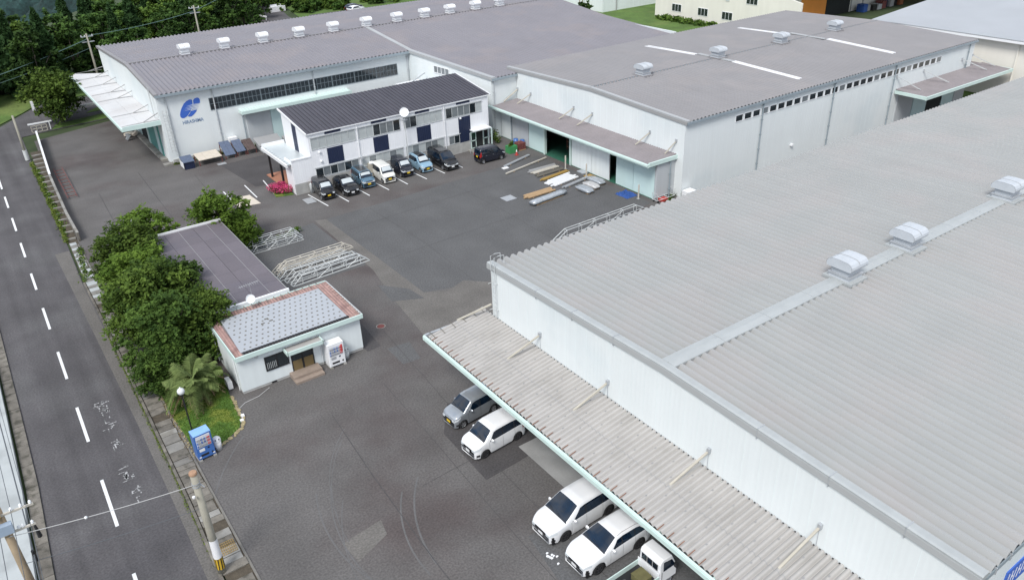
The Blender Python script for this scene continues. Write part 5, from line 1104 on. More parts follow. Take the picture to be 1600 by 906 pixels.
tarp = thing('folded_tarpaulin', 'crumpled blue tarpaulin on the asphalt before the mint doors', 'tarpaulin', (52.3, 55.1, .01)); mb = MB(); random.seed(6); nn = 9
mb.v = [(-.75 + 1.5 * i / nn + random.uniform(-.04, .04), -.9 + 1.8 * j / nn + random.uniform(-.04, .04), 0 if i in (0, nn) or j in (0, nn) else random.uniform(.06, .22)) for j in range(nn + 1) for i in range(nn + 1)]
mb.f = [(j * (nn + 1) + i, j * (nn + 1) + i + 1, (j + 1) * (nn + 1) + i + 1, (j + 1) * (nn + 1) + i) for j in range(nn) for i in range(nn)]; mb.build('sheet', 'tarp_blue', tarp)
for (x, y), lb in zip(((52.3, 65.0), (52.4, 61.55), (52.5, 53.55)), ('beside the open dark door', 'in front of the white door joint', 'near the corner by the blue tarpaulin')):
    t = thing('guard_post', 'upright beige steel guard post ' + lb, 'post', (x, y, 0), 0, 'steel guard posts before the warehouse'); MB().tube([(0, 0, 0), (0, 0, 1.5)], .08, 8).build('tube', 'beige_steel', t); MB().box(-.15, .15, -.15, .15, .0165, .03).build('base_plate', 'galv', t)
pk = thing('planter', 'green planter tub with leafy plant near the warehouse corner', 'planter', (50.9, 73.4, 0)); MB().box(-.55, .55, -.45, .45, .02, .85).build('tub', 'green_bin', pk)
cn = thing('traffic_cone', 'red traffic cone with white band by the green planter', 'traffic cone', (50.8, 72.2, 0)); MB().box(-.2, .2, -.2, .2, 0.02, .05).build('base', 'red', cn); MB().tube([(0, 0, .05), (0, 0, .42)], [.15, .085], 12).build('cone', 'red', cn); MB().tube([(0, 0, .42), (0, 0, .66)], [.086, .04], 12).build('band', 'white_gloss', cn)
pb = thing('brick_pallet', 'stack of reddish blocks on a pallet beside blue drums', 'block stack', (52.3, 73.6, 0)); MB().box(-.5, .5, -.5, .5, .02, .12).build('pallet', 'wood', pb)
bk = MB().box(0, .3, 0, .48, 0, .14).mesh('block', 'red_rust')
for k in range(5):
    for i in range(3):
        for j in range(2): place(bk, 'block', pb, (-.5 + i * .34, -.5 + j * .51, .125 + k * .155))
for i, (x, y) in enumerate(((52.7, 75.0), (53.05, 74.2))):
    t = thing('drum', ('blue steel drum standing behind the block stack', 'blue steel drum close against the wall by the blocks')[i], 'drum', (x, y, 0), 0, 'blue drums'); MB().lathe([(0, .0), (.29, 0), (.3, .3), (.31, .31), (.3, .32), (.3, .62), (.31, .63), (.3, .64), (.29, .88), (0, .88)], n=16).build('body', 'vend_blue', t, True)
single(MB().box(46.9, 47.6, 69.2, 69.7, .0165, .09), 'foam_board', 'white_gloss', 'small white board lying by the far steel bars', 'board')
single(MB().box(52.6, 53.3, 62.3, 63.4, .02, .14), 'pallet_board', 'film', 'pale flat package lying against the white door', 'package'); single(MB().box(52.3, 53.2, 60.9, 61.9, .02, .1), 'yellow_plate', 'yellow_steel', 'small olive-yellow plate lying by the white door joint', 'plate')
tr = thing('hand_trolley', 'galvanised hand trolley frame at the warehouse corner', 'trolley', (53.0, 51.4, 0)); mb = MB()
for y in (0, .7): mb.tube([(0, y, .3), (2.4, y, .3)], .03, 5)
for x in (0, .8, 1.6, 2.4): mb.tube([(x, 0, .3), (x, .7, .3)], .03, 5)
for x in (0, 2.4): mb.tube([(x, 0, .3), (x, 0, 1.0), (x, .7, 1.0), (x, .7, .3)], .03, 5)
mb.build('frame', 'galv_pale', tr)
for x in (.2, 2.2):
    for y in (.05, .65): MB().tube([(x, y - .04, .12), (x, y + .04, .12)], .12, 10).build('wheel', 'rubber', tr)
single(MB().box(53.6, 54.4, 51.3, 51.9, .02, .3), 'red_box', 'red', 'red box by the hand trolley at the warehouse corner', 'box')
single(MB().box(55.95, 57.1, 50.1, 50.95, 0, .8), 'meter_box', 'white_metal', 'white metal box against the middle warehouse corner', 'box')

# ------------------------------------------------------------------ tilted racks and skips in front of the far warehouse
def tiltboard(label, x, y, w_, l_, m, z0, z1, name='tilted_rack', cat='rack', n=3, frame='red_rust'):
    t = thing(name, label, cat, (x, y, 0), 0, None)
    for i in range(n): MB().add([(w_ * i / n + .01, 0, z0), (w_ * (i + 1) / n - .01, 0, z0), (w_ * (i + 1) / n - .01, l_, z1), (w_ * i / n + .01, l_, z1), (w_ * i / n + .01, 0, z0 - .06), (w_ * (i + 1) / n - .01, 0, z0 - .06), (w_ * (i + 1) / n - .01, l_, z1 - .06), (w_ * i / n + .01, l_, z1 - .06)],
        [(0, 1, 2, 3), (4, 7, 6, 5), (0, 4, 5, 1), (1, 5, 6, 2), (2, 6, 7, 3), (3, 7, 4, 0)]).build('board', m, t)
    for xx in (.05, w_ - .05): MB().box(xx - .04, xx + .04, .1, .18, 0, z0 - .06).build('leg', frame, t); MB().box(xx - .04, xx + .04, l_ - .18, l_ - .1, 0, z1 - .08).build('leg', frame, t)
    return t
tiltboard('beige three-board tilted table on red legs by the far warehouse', 20.3, 93.2, 2.7, 2.3, 'plywood', .75, .95)
mat('brown_slat', (.09, .065, .06), .9, var=.3, scale=3)
tiltboard('slate-blue covered rack leaning beside the beige boards', 23.5, 93.6, 1.25, 2.2, 'tarp_slate', .5, 1.6, n=2); tiltboard('dark blue covered rack in the middle of the row', 24.95, 93.7, 1.1, 2.0, 'tarp_slate', .6, 1.5, n=2)
tiltboard('brownish dark slatted rack left of the grey skip', 26.15, 93.6, 1.15, 1.9, 'brown_slat', .6, 1.4, n=4)
bb = thing('covered_bin', 'dark navy lidded box at the left end of the racks', 'box', (18.6, 93.2, 0)); MB().box(0, 1.15, 0, 1.3, 0, .85).build('body', 'navy', bb); MB().add([(-.1, -.1, .9), (1.2, -.1, .9), (1.2, 1.4, 1.25), (-.1, 1.4, 1.25), (-.1, -.1, .84), (1.2, -.1, .84), (1.2, 1.4, 1.19), (-.1, 1.4, 1.19)], [(0, 1, 2, 3), (4, 7, 6, 5), (0, 4, 5, 1), (1, 5, 6, 2), (2, 6, 7, 3), (3, 7, 4, 0)]).build('lid', 'tarp_slate', bb)
MB().box(-.14, -.1, -.1, 1.3, .2, .9).build('side_board', 'white_metal', bb)
sk = thing('metal_skip', 'grey open skip with dark cover beside the racks', 'skip', (27.75, 92.6, 0)); MB().add([(0, 0, .1), (2.4, 0, .1), (2.7, 0, .9), (-.2, 0, .9), (0, 2, .1), (2.4, 2, .1), (2.7, 2, .9), (-.2, 2, .9)], [(0, 1, 2, 3), (5, 4, 7, 6), (1, 5, 6, 2), (4, 0, 3, 7), (0, 4, 5, 1)]).build('tub', 'wall_grey', sk)
MB().add([(-.3, .2, 1.0), (2.7, .2, 1.0), (2.7, 2.2, 1.5), (-.3, 2.2, 1.5), (-.3, .2, .92), (2.7, .2, .92), (2.7, 2.2, 1.42), (-.3, 2.2, 1.42)], [(0, 1, 2, 3), (4, 7, 6, 5), (0, 4, 5, 1), (1, 5, 6, 2), (2, 6, 7, 3), (3, 7, 4, 0)]).build('cover', 'trim_grey', sk)
single(MB().box(24.9, 25.9, 95.9, 96.5, 0, 1.75), 'switch_cabinet', 'white_gloss', 'white cabinet standing behind the dark blue rack', 'cabinet')
sb = thing('scrap_heap', 'heap of grey-white packing scraps under the far canopy edge', 'scrap', (16.4, 110.6, 0)); random.seed(8)
for k in range(7):
    x, y = random.uniform(-.8, .7), random.uniform(-1.6, 1.4); MB().beam((x, y, .2 + random.random() * .4), (x + random.uniform(.3, .8), y + random.uniform(-.5, .5), .3 + random.random() * .5), .5, .3).build('scrap_piece', random.choice(['beige_steel', 'film', 'plywood']), sb)
tiltboard('dark covered trolley behind the office porch', 30.9, 92.8, 2.2, 1.8, 'trim_grey', .7, 1.1, 'covered_trolley', 'trolley', 2, 'galv')
tiltboard('dark green covered trolley close behind the office porch', 33.4, 91.8, 1.8, 1.6, 'teal', .8, 1.1, 'covered_trolley', 'trolley', 2, 'galv')

# ------------------------------------------------------------------ vehicles
def interp(pts, x):
    if x <= pts[0][0]: return pts[0][1]
    for (a, b), (c, d) in zip(pts, pts[1:]):
        if x <= c: t = (x - a) / (c - a); return b + (d - b) * t
    return pts[-1][1]
class Shell:
    """a car body surface: x runs from nose (0) to tail (L), s runs from the sill (0) over the belt line (3) to the roof centre (7)"""
    def __init__(c, L_, W, top, belt, tumble=.15, wheels=(.7, 3.1), R=.33, sill=.2, nose=.80, tail=.90, nl=.5, tl=.35, hoodedge=.05):
        c.__dict__.update(L=L_, W=W, top=top, belt=belt, tumble=tumble, wheels=wheels, R=R, sill=sill, nose=nose, tail=tail, nl=nl, tl=tl, H=max(z for _, z in top), he=hoodedge)
    def hw(c, x):
        w_ = c.W / 2
        if x < c.nl: w_ *= c.nose + (1 - c.nose) * (1 - (1 - x / c.nl) ** 2.2)
        if x > c.L - c.tl: w_ *= c.tail + (1 - c.tail) * (1 - ((x - c.L + c.tl) / c.tl) ** 2.2)
        return w_
    def arch(c, x):
        z = c.sill
        for xc in c.wheels:
            d = abs(x - xc); R = c.R + .055
            if d < R: z = max(z, c.R + math.sqrt(R * R - d * d) * .98)
        return z
    def sec(c, x):
        zt = interp(c.top, x); w_ = c.hw(x); zb = interp(c.belt, x); full = zt > zb + .08
        zb = min(zb, zt - c.he - .02); a = max(0, min(1, (zt - zb - c.he - .02) / (c.H - zb - c.he - .02)))
        rw = w_ * .97 - a * c.tumble; zs = c.arch(x); zs = min(zs, zb - .12)
        return [(w_ * .965 if zs < .3 else w_ * .99, zs), (w_, zs + (zb - zs) * .22), (w_ * 1.0, zs + (zb - zs) * .62), (w_ * .975, zb),
                (rw + .0, zt - c.he - .03 * a), (rw - .05 - .02 * a, zt - .012), (rw * .5, zt + .012), (0, zt + .02)]
    def pt(c, x, s, side=1):
        k = c.sec(x); i = min(int(s), 6); t = s - i; y = k[i][0] + (k[i + 1][0] - k[i][0]) * t; z = k[i][1] + (k[i + 1][1] - k[i][1]) * t
        return Vector((c.L / 2 - x, y * side, z))
    def nrm(c, x, s, side=1):
        e = .004; a = c.pt(x + e, s, side) - c.pt(x - e, s, side); b = c.pt(x, min(6.999, s + e), side) - c.pt(x, s - e if s > e else s, side)
        n = b.cross(a) * side
        if n.length < 1e-9: return Vector((0, side, 0))
        n.normalize(); p = c.pt(x, s, side) - Vector((c.L / 2 - x, 0, c.H * .45))
        return n if n.dot(p) > 0 else -n
    def body(c):
        xs = set(np.round(np.concatenate([np.linspace(0, c.L, 34), [.02, .05, .09, .14, .2, .28, c.L - .02, c.L - .06, c.L - .12, c.L - .2]]), 4).tolist())
        for xc in c.wheels:
            R = c.R + .055
            for k in range(13): xs.add(round(xc - R * math.cos(math.pi * k / 12) * .999, 4))
        for x, _ in c.top: xs.add(round(x, 4))
        xs = sorted(x for x in xs if 0 <= x <= c.L); mb = MB(); n = 15
        for x in xs:
            k = c.sec(x); ring = [(y, z) for y, z in k] + [(-y, z) for y, z in k[::-1][1:]]
            mb.v += [(c.L / 2 - x, y, z) for y, z in ring]
        for i in range(len(xs) - 1):
            for j in range(n - 1): mb.f.append((i * n + j, i * n + j + 1, (i + 1) * n + j + 1, (i + 1) * n + j))
        mb.f.append(tuple(range(n))); o = (len(xs) - 1) * n; mb.f.append(tuple(range(o, o + n))[::-1]); return mb
    def patch(c, xr, sr, side=1, off=.006, nx=8, ns=4, mb=None, both=False):
        """a panel lying on the shell; xr = (x0,x1) at low s, optionally ((x0,x1) at high s); sr = (s0,s1)"""
        mb = mb or MB(); o = len(mb.v); (a0, a1), (b0, b1) = xr if isinstance(xr[0], tuple) else (xr, xr); V = []
        for j in range(ns + 1):
            t = j / ns; s = sr[0] + (sr[1] - sr[0]) * t
            for i in range(nx + 1):
                u = i / nx; x = (a0 + (b0 - a0) * t) * (1 - u) + (a1 + (b1 - a1) * t) * u; V.append(c.pt(x, s, side) + c.nrm(x, s, side) * off)
        mb.v += [tuple(v) for v in V]
        for j in range(ns):
            for i in range(nx): q = (o + j * (nx + 1) + i, o + j * (nx + 1) + i + 1, o + (j + 1) * (nx + 1) + i + 1, o + (j + 1) * (nx + 1) + i); mb.f.append(q if side > 0 else q[::-1])
        return mb
    def cross(c, x0, x1, s0=5.15, off=.006, nx=6, arc=.0):
        """panel across the car (windscreen, rear window, roof): from edge to edge"""
        mb = MB(); ss = [s0, 5.6, 6.2, 6.95]; row = [(s, 1) for s in ss] + [(s, -1) for s in ss[::-1]]; m = len(row)
        for i in range(nx + 1):
            for s, sd_ in row:
                x = x0 + (x1 - x0) * i / nx - arc * (abs(s - 5) / 2 if True else 0) * (1 - i / nx); mb.v.append(tuple(c.pt(x, s, sd_) + c.nrm(x, s, sd_) * off))
        for i in range(nx):
            for j in range(m - 1): mb.f.append((i * m + j, i * m + j + 1, (i + 1) * m + j + 1, (i + 1) * m + j))
        return mb
def wheel_meshes(R, wdt, spoke):
    ty = MB(); prof = [(R * .62, -wdt / 2), (R * .9, -wdt / 2), (R, -wdt * .32), (R, wdt * .32), (R * .9, wdt / 2), (R * .62, wdt / 2)]
    n = 22; m = len(prof)
    for k in range(n):
        t = 2 * math.pi * k / n
        for r, y in prof: ty.v.append((r * math.cos(t), y, r * math.sin(t)))
    for k in range(n):
        for i in range(m - 1): a = k * m + i; b = ((k + 1) % n) * m + i; ty.f.append((a, b, b + 1, a + 1))
    rm = MB(); r0 = R * .62
    for k in range(n):
        t = 2 * math.pi * k / n; rm.v += [(r0 * math.cos(t), wdt / 2 + .004, r0 * math.sin(t)), (r0 * .9 * math.cos(t), wdt / 2 - .015, r0 * .9 * math.sin(t))]
    for k in range(n): a = 2 * k; b = 2 * ((k + 1) % n); rm.f.append((a, b, b + 1, a + 1))
    for k in range(spoke):
        t = 2 * math.pi * k / spoke; rm.beam((0, wdt / 2 - .01, 0), (r0 * .93 * math.cos(t), wdt / 2 - .02, r0 * .93 * math.sin(t)), .06, .03, up=(0, 1, 0))
    rm.add([(0.05 * math.cos(a), wdt / 2 + .008, .05 * math.sin(a)) for a in np.linspace(0, 2 * math.pi, 9)[:-1]], [tuple(range(8))])
    bk = MB(); bk.v = [(r0 * math.cos(2 * math.pi * k / n), wdt / 2 - .05, r0 * math.sin(2 * math.pi * k / n)) for k in range(n)]; bk.f = [tuple(range(n))]
    return ty.mesh('tyre', 'rubber', True), rm.mesh('rim', 'rim_metal'), bk.mesh('brake_disc', 'black_trim')
mat('rim_metal', (.42, .43, .45), .35, metal=.7, var=.05); mat('rim_dark', (.06, .06, .065), .35, metal=.5, var=.05)
def car(label, sh, pm, x, y, yaw, A, wside, plate='plate_yellow', wsx=None, rear=None, grille='black_trim', rim='rim_metal', grp='parked cars', blind=False, rail=False, z=0., name='car', head=None, gl=(.36, .62), two=None, hoodline=None, spoke=5):
    """A: x range of windscreen; wside: list of ((low x0,x1),(high x0,x1)) side windows; rear: x range of rear window"""
    t = thing(name, label, 'car' if name == 'car' else 'van', (x, y, z), math.radians(yaw), grp)
    L_, W, H = sh.L, sh.W, sh.H
    bo = sh.body().build('body', pm, t, True)
    MB().box(-L_ / 2 + .12, L_ / 2 - .12, -W / 2 + .1, W / 2 - .1, .16, .62).build('underbody', 'black', t)
    ws = sh.cross(*A, s0=5.02, off=.008).build('windscreen', 'glass_car', t, True)
    if blind: sh.cross(A[0] + .12, A[1] - .02, s0=5.35, off=.011).build('sun_shade', 'shade_screen', t, True)
    if rear: sh.cross(*rear, s0=5.1, off=.008).build('rear_window', 'glass_car', t, True)
    for (lo, hi) in wside:
        for sd_ in (1, -1): sh.patch((lo, hi), (3.06, 3.86), sd_, .006, 8, 3).build('side_window', 'glass_car', t, True)
    for (l0, h0), (l1, h1) in zip(wside, wside[1:]):
        for sd_ in (1, -1): sh.patch(((l0[1] - .005, l1[0] + .005), (h0[1] - .005, h1[0] + .005)), (3.06, 3.86), sd_, .0045, 2, 3).build('window_pillar', 'black_trim', t, True)
    ms = wheel_meshes(sh.R, .2, spoke)
    if rim != 'rim_metal': ms[1].materials.clear(); ms[1].materials.append(M[rim])
    for xc in sh.wheels:
        for sd_ in (1, -1):
            wv = bpy.data.objects.new('wheel', None); COL.objects.link(wv); wv.parent = t; wv.location = (L_ / 2 - xc, sd_ * (W / 2 - .115), sh.R)
            if sd_ < 0: wv.rotation_euler = (0, 0, math.pi)
            for me in ms: place(me, me.name.split('.')[0], wv)
            n = 12; mb = MB()
            for k in range(n + 1):
                a = math.pi * k / n
                for r, yy in ((sh.R + .055, W / 2 - .02), (sh.R + .055, W / 2 - .30)): mb.v.append((L_ / 2 - xc + r * math.cos(a), sd_ * yy, sh.R + r * math.sin(a)))
            mb.f = [(2 * k, 2 * k + 1, 2 * k + 3, 2 * k + 2) for k in range(n)]; mb.build('wheel_arch', 'black', t)
    # nose: grille, bumper opening, lamps, plate
    hn = interp(sh.top, .05) ; nw = sh.hw(.03)
    def face(y0, y1, z0, z1, m, nm, d=.012, xf=0): 
        return MB().box(L_ / 2 - .01 + xf, L_ / 2 + d + xf, y0, y1, z0, z1).build(nm, m, t)
    z0, z1 = hn * gl[0] + .18, hn * gl[1] + .22
    face(-nw * .62, nw * .62, hn * .70, hn * .84, grille, 'grille'); face(-nw * .78, nw * .78, sh.sill + .10, sh.sill + .2, 'black_trim', 'lower_intake'); face(-.165, .165, hn * .50, hn * .50 + .165, plate, 'number_plate', .02)
    hd = head or ((0.02, .42), (2.45, 2.98))
    for sd_ in (1, -1):
        sh.patch((hd[0][0], hd[0][1]), hd[1], sd_, .01, 6, 3).build('headlight', 'head_glass', t, True)
        face(*(sorted((sd_ * nw * .60, sd_ * nw * .97))), hn * .72, hn * .90, 'head_glass', 'headlight', .008)
        sh.patch((.1, .3), (.9, 1.5), sd_, .008, 3, 2).build('fog_lamp', 'black_trim', t, True)
        sh.patch((L_ - .22, L_ - .01), (2.2, 3.6), sd_, .01, 4, 4).build('tail_light', 'tail_red', t, True)
        MB().box(-L_ / 2 - .012, -L_ / 2 + .01, *sorted((sd_ * sh.hw(L_) * .8, sd_ * sh.hw(L_) * .98)), H * .42, H * .62).build('tail_light', 'tail_red', t)
        # mirror, handles, door gaps
        mx_ = A[0] + .42; p = sh.pt(mx_, 3.2, sd_); mb = MB(); c0 = p + Vector((0, sd_ * .13, .06))
        prs = [(-.07, .02), (-.055, .1), (0, .12), (.05, .08), (.06, .0)]
        V = []; 
        for xx, yy, zz in ((.06, .0, .0), (.02, 0, .0), (-.05, 0, 0)):
            s_ = {.06: .6, .02: 1, -.05: 1}[xx]
            for k in range(8): a = 2 * math.pi * k / 8; V.append((c0.x + xx, c0.y + sd_ * .105 * s_ * math.cos(a) , c0.z + .07 * s_ * math.sin(a)))
        mb.add(V, [(i * 8 + k, i * 8 + (k + 1) % 8, (i + 1) * 8 + (k + 1) % 8, (i + 1) * 8 + k) for i in range(2) for k in range(8)] + [tuple(range(8)), tuple(range(16, 24))[::-1]])
        mb.beam(p, c0, .04); mb.build('wing_mirror', pm, t, True)
        gm = MB(); hm = MB()
        for (lo, hi) in wside[:]:
            for xx in (lo[0] - .03, ): sh.patch((xx - .006, xx + .006), (.3, 3.0), sd_, .004, 1, 6, gm)
            xh = lo[1] - .2; sh.patch((xh, xh + .14), (2.62, 2.72), sd_, .02, 2, 1, hm)
        lo = wside[-1][0]; sh.patch((lo[1] + .02, lo[1] + .032), (1.6, 3.0), sd_, .004, 1, 6, gm)
        gm.build('door_gap', 'black_trim', t); hm.build('door_handle', pm if pm not in ('car_black', 'car_navyblack') else 'galv', t)
    MB().box(-L_ / 2 - .02, -L_ / 2 + .01, -.17, .17, H * .40, H * .40 + .165).build('number_plate', plate, t)
    g = sh.cross(A[0] - .045, A[0] + .0, s0=5.0, off=.004, nx=1); g.build('cowl', 'black_trim', t)
    wp = MB(); 
    for yy, l in ((.35, .5), (-.2, .55)):
        p = sh.pt(A[0] + .03, 6.0); wp.tube([(sh.L / 2 - A[0] - .0, yy, p.z + .02), (sh.L / 2 - A[0] - .10, yy - l, p.z + .09)], .008, 4)
    wp.build('wiper', 'black_trim', t)
    hx = hoodline or (.12, A[0] - .06)
    hg = MB()
    for sd_ in (1, -1): sh.patch((hx[0], hx[1]), (4.55, 4.62), sd_, .003, 8, 1, hg)
    hg.build('bonnet_gap', 'black_trim', t)
    if rail:
        for sd_ in (1, -1): sh.patch((A[1] + .15, L_ - .45), (4.9, 5.05), sd_, .006, 12, 1).build('roof_rail', 'trim_grey', t)
    if two: sh.cross(A[1] - .0, L_ - .12, s0=4.05, off=.007, nx=10).build('roof_skin', two, t, True)
    return t
# shells
S_min = Shell(4.9, 1.86, [(0, .74), (.06, .86), (.25, .97), (.6, 1.06), (.98, 1.13), (1.25, 1.32), (1.9, 1.72), (2.3, 1.80), (3.2, 1.82), (4.3, 1.77), (4.68, 1.62), (4.86, 1.1), (4.9, .9)], [(0, .78), (.5, .95), (1.2, 1.03), (4.9, 1.12)], .17, (.93, 3.9), .34, .19, .74, .9, .75)
S_suv = Shell(4.45, 1.82, [(0, .72), (.06, .86), (.2, .95), (.6, 1.03), (1.22, 1.10), (1.5, 1.26), (2.1, 1.53), (2.5, 1.59), (3.4, 1.57), (3.95, 1.46), (4.3, 1.18), (4.45, .95)], [(0, .8), (.6, .97), (1.4, 1.03), (4.45, 1.12)], .2, (.86, 3.53), .36, .22, .74, .86, .8, .5)
S_kei = Shell(3.4, 1.475, [(0, .70), (.04, .82), (.14, .92), (.45, 1.0), (.72, 1.06), (.95, 1.26), (1.35, 1.57), (1.7, 1.65), (2.6, 1.66), (3.15, 1.61), (3.32, 1.42), (3.38, 1.1), (3.4, .9)], [(0, .75), (.5, .93), (3.4, .99)], .1, (.6, 3.0), .285, .19, .76, .93, .4, .2)
S_tall = Shell(3.4, 1.475, [(0, .78), (.03, .9), (.1, .99), (.35, 1.04), (.5, 1.09), (.72, 1.36), (1.0, 1.66), (1.3, 1.76), (2.6, 1.78), (3.2, 1.74), (3.33, 1.6), (3.38, 1.15), (3.4, .9)], [(0, .8), (.5, .98), (3.4, 1.02)], .09, (.58, 3.0), .285, .19, .8, .95, .3, .15)
S_box = Shell(3.4, 1.475, [(0, .85), (.03, .93), (.10, .99), (.4, 1.05), (.66, 1.08), (.78, 1.25), (1.0, 1.58), (1.2, 1.66), (2.6, 1.68), (3.25, 1.65), (3.34, 1.5), (3.38, 1.1), (3.4, .9)], [(0, .85), (.5, 1.0), (3.4, 1.02)], .07, (.6, 3.02), .3, .22, .86, .95, .22, .12)
S_hatch = Shell(3.95, 1.69, [(0, .66), (.05, .78), (.2, .88), (.6, .98), (.98, 1.04), (1.3, 1.24), (1.75, 1.46), (2.1, 1.51), (2.8, 1.49), (3.3, 1.38), (3.7, 1.12), (3.9, .95), (3.95, .85)], [(0, .7), (.5, .86), (1.0, .93), (3.95, 1.02)], .16, (.8, 3.3), .3, .18, .72, .85, .7, .5)
S_sol = Shell(3.75, 1.63, [(0, .76), (.04, .88), (.14, .97), (.45, 1.04), (.7, 1.10), (.95, 1.34), (1.3, 1.62), (1.65, 1.71), (2.7, 1.72), (3.4, 1.67), (3.62, 1.5), (3.72, 1.1), (3.75, .9)], [(0, .8), (.5, .97), (3.75, 1.05)], .12, (.7, 3.15), .30, .19, .76, .93, .45, .25)
S_van = Shell(4.75, 1.74, [(0, .74), (.06, .88), (.25, 1.0), (.6, 1.08), (.85, 1.14), (1.1, 1.36), (1.6, 1.74), (2.0, 1.84), (3.2, 1.86), (4.3, 1.82), (4.6, 1.66), (4.72, 1.1), (4.75, .9)], [(0, .8), (.5, .98), (4.75, 1.06)], .13, (.9, 3.75), .32, .19, .78, .94, .6, .3)
W_min = [((1.36, 2.30), (1.98, 2.30)), ((2.36, 3.42), (2.36, 3.42)), ((3.48, 4.62), (3.48, 4.46))]
W_suv = [((1.62, 2.38), (2.12, 2.38)), ((2.44, 3.22), (2.44, 3.22)), ((3.27, 3.98), (3.27, 3.62))]
W_kei = [((1.05, 1.95), (1.42, 1.95)), ((2.0, 2.72), (2.0, 2.72)), ((2.78, 3.2), (2.78, 3.1))]
W_tal = [((.80, 1.8), (1.1, 1.8)), ((1.86, 2.72), (1.86, 2.72)), ((2.78, 3.24), (2.78, 3.18))]
W_hat = [((1.4, 2.15), (1.85, 2.15)), ((2.2, 2.95), (2.2, 2.9)), ((3.0, 3.35), (2.96, 3.1))]
W_sol = [((1.05, 2.0), (1.42, 2.0)), ((2.06, 2.9), (2.06, 2.9)), ((2.96, 3.5), (2.96, 3.4))]
W_van = [((1.2, 2.15), (1.72, 2.15)), ((2.2, 3.2), (2.2, 3.2)), ((3.26, 4.5), (3.26, 4.4))]
G1, G2 = 'cars parked under the near canopy', 'cars parked before the office'
car('white minivan with dark glass and black grille poking out from under the canopy', S_min, 'car_pearl', 19.84, 23.70, 181, (1.02, 1.88), W_min, 'plate_white', rear=(4.66, 4.86), rim='rim_dark', grp=G1, name='minivan')
car('white crossover car between the minivan and the small truck', S_suv, 'car_white', 19.65, 21.02 , 180.5, (1.26, 2.08), W_suv, 'plate_white', rear=(3.9, 4.35), rim='rim_dark', grp=G1, rail=True)
car('white compact wagon parked beside the silver one at the canopy edge', S_sol, 'car_white', 19.72, 31.42, 184, (.74, 1.3), W_sol, 'plate_white', rear=(3.58, 3.72), rim='rim_dark', grp=G1)
car('silver small wagon with yellow plate, first under the canopy corner', S_kei, 'car_silver', 20.1, 34.5, 185, (.76, 1.34), W_kei, rear=(3.28, 3.38), grp=G1)
car('black boxy small car with yellow plate, first in the office row', S_tall, 'car_black', 28.05, 75.35, -93, (.54, 1.0), W_tal, rear=(3.3, 3.38), grp=G2, blind=True)
car('black rounded hatchback with white plate, second in the office row', S_hatch, 'car_black', 30.45, 75.0, -93, (1.02, 1.74), W_hat, 'plate_white', rear=(3.3, 3.8), grp=G2, blind=True)
car('grey-blue boxy small car with dark roof in the office row', S_box, 'car_greyblue', 32.75, 75.55, -93, (.70, 1.0), W_tal, rear=(3.3, 3.38), grp=G2, blind=True, grille='galv', two='car_darkgrey')
car('cream-white small wagon in the office row', S_tall, 'car_cream', 35.15, 75.4, -93, (.54, 1.0), W_tal, rear=(3.3, 3.38), grp=G2, blind=True)
car('black small wagon with chrome nose between the white and light blue cars', S_tall, 'car_navyblack', 37.6, 75.8, -92, (.54, 1.0), W_tal, rear=(3.3, 3.38), grp=G2, blind=True, grille='galv')
car('light blue small car with black roof in the office row', S_kei, 'car_skyblue', 39.95, 75.6, -92, (.76, 1.34), W_kei, rear=(3.28, 3.38), grp=G2, blind=True, two='car_black')
car('large black van with chrome grille, last in the office row', S_van, 'car_black', 42.45, 75.0, -92, (.88, 1.58), W_van, 'plate_white', rear=(4.56, 4.72), grp=G2, name='minivan', grille='galv')
car('black boxy small van seen from behind before the open warehouse', S_tall, 'car_navyblack', 47.5, 72.9, -2, (.54, 1.0), W_tal, rear=(3.3, 3.38), grp='vans in the yard', name='minivan')
car('dark car parked on the road beyond the far warehouse roof', S_suv, 'car_darkgrey', 80.5, 178.2, 20, (1.26, 2.08), W_suv, 'plate_white', rear=(3.9, 4.35), grp='cars beyond the far roof')
car('white car parked on the road beyond the far warehouse roof', S_suv, 'car_white', 79.6, 175.2, 20, (1.26, 2.08), W_suv, 'plate_white', rear=(3.9, 4.35), grp='cars beyond the far roof')
# small truck at the bottom edge, nose under the canopy
tk = thing('kei_truck', 'small white pickup truck with three rear cab windows at the bottom edge', 'truck', (19.4, 18.4, 0), math.radians(1), G1)
cabp = [(.55, .35), (.55, 1.55), (.62, 1.72), (.8, 1.78), (1.35, 1.76), (1.62, 1.1), (1.68, .9), (1.68, .35)]     # (x, z)
mb = MB(); n = len(cabp)
for wdt, sc_ in ((-.71, 1), (.71, 1)):
    for x, z in cabp: mb.v.append((x, wdt * (1 if z < 1.2 else .93), z))
mb.f = [tuple(range(n)), tuple(range(n, 2 * n))[::-1]] + [(i, n + i, n + (i + 1) % n, (i + 1) % n) for i in range(n)]
o = mb.build('cab', 'car_white', tk); bv = o.modifiers.new('b', 'BEVEL'); bv.width = .05; bv.segments = 3
for y0 in (-.52, -.16, .20):
    f = MB().add([(.545, y0, 1.14), (.545, y0 + .32, 1.14), (.552, y0 + .32, 1.5), (.552, y0, 1.5), (.52, y0, 1.14), (.52, y0 + .32, 1.14), (.53, y0 + .32, 1.5), (.53, y0, 1.5)], [(0, 3, 2, 1), (4, 5, 6, 7), (0, 1, 5, 4), (1, 2, 6, 5), (2, 3, 7, 6), (3, 0, 4, 7)]).build('rear_window', 'black_trim', tk)
    MB().add([(.518, y0 + .04, 1.18), (.518, y0 + .28, 1.18), (.527, y0 + .28, 1.46), (.527, y0 + .04, 1.46)], [(0, 1, 2, 3)]).build('pane', 'glass_car', f)
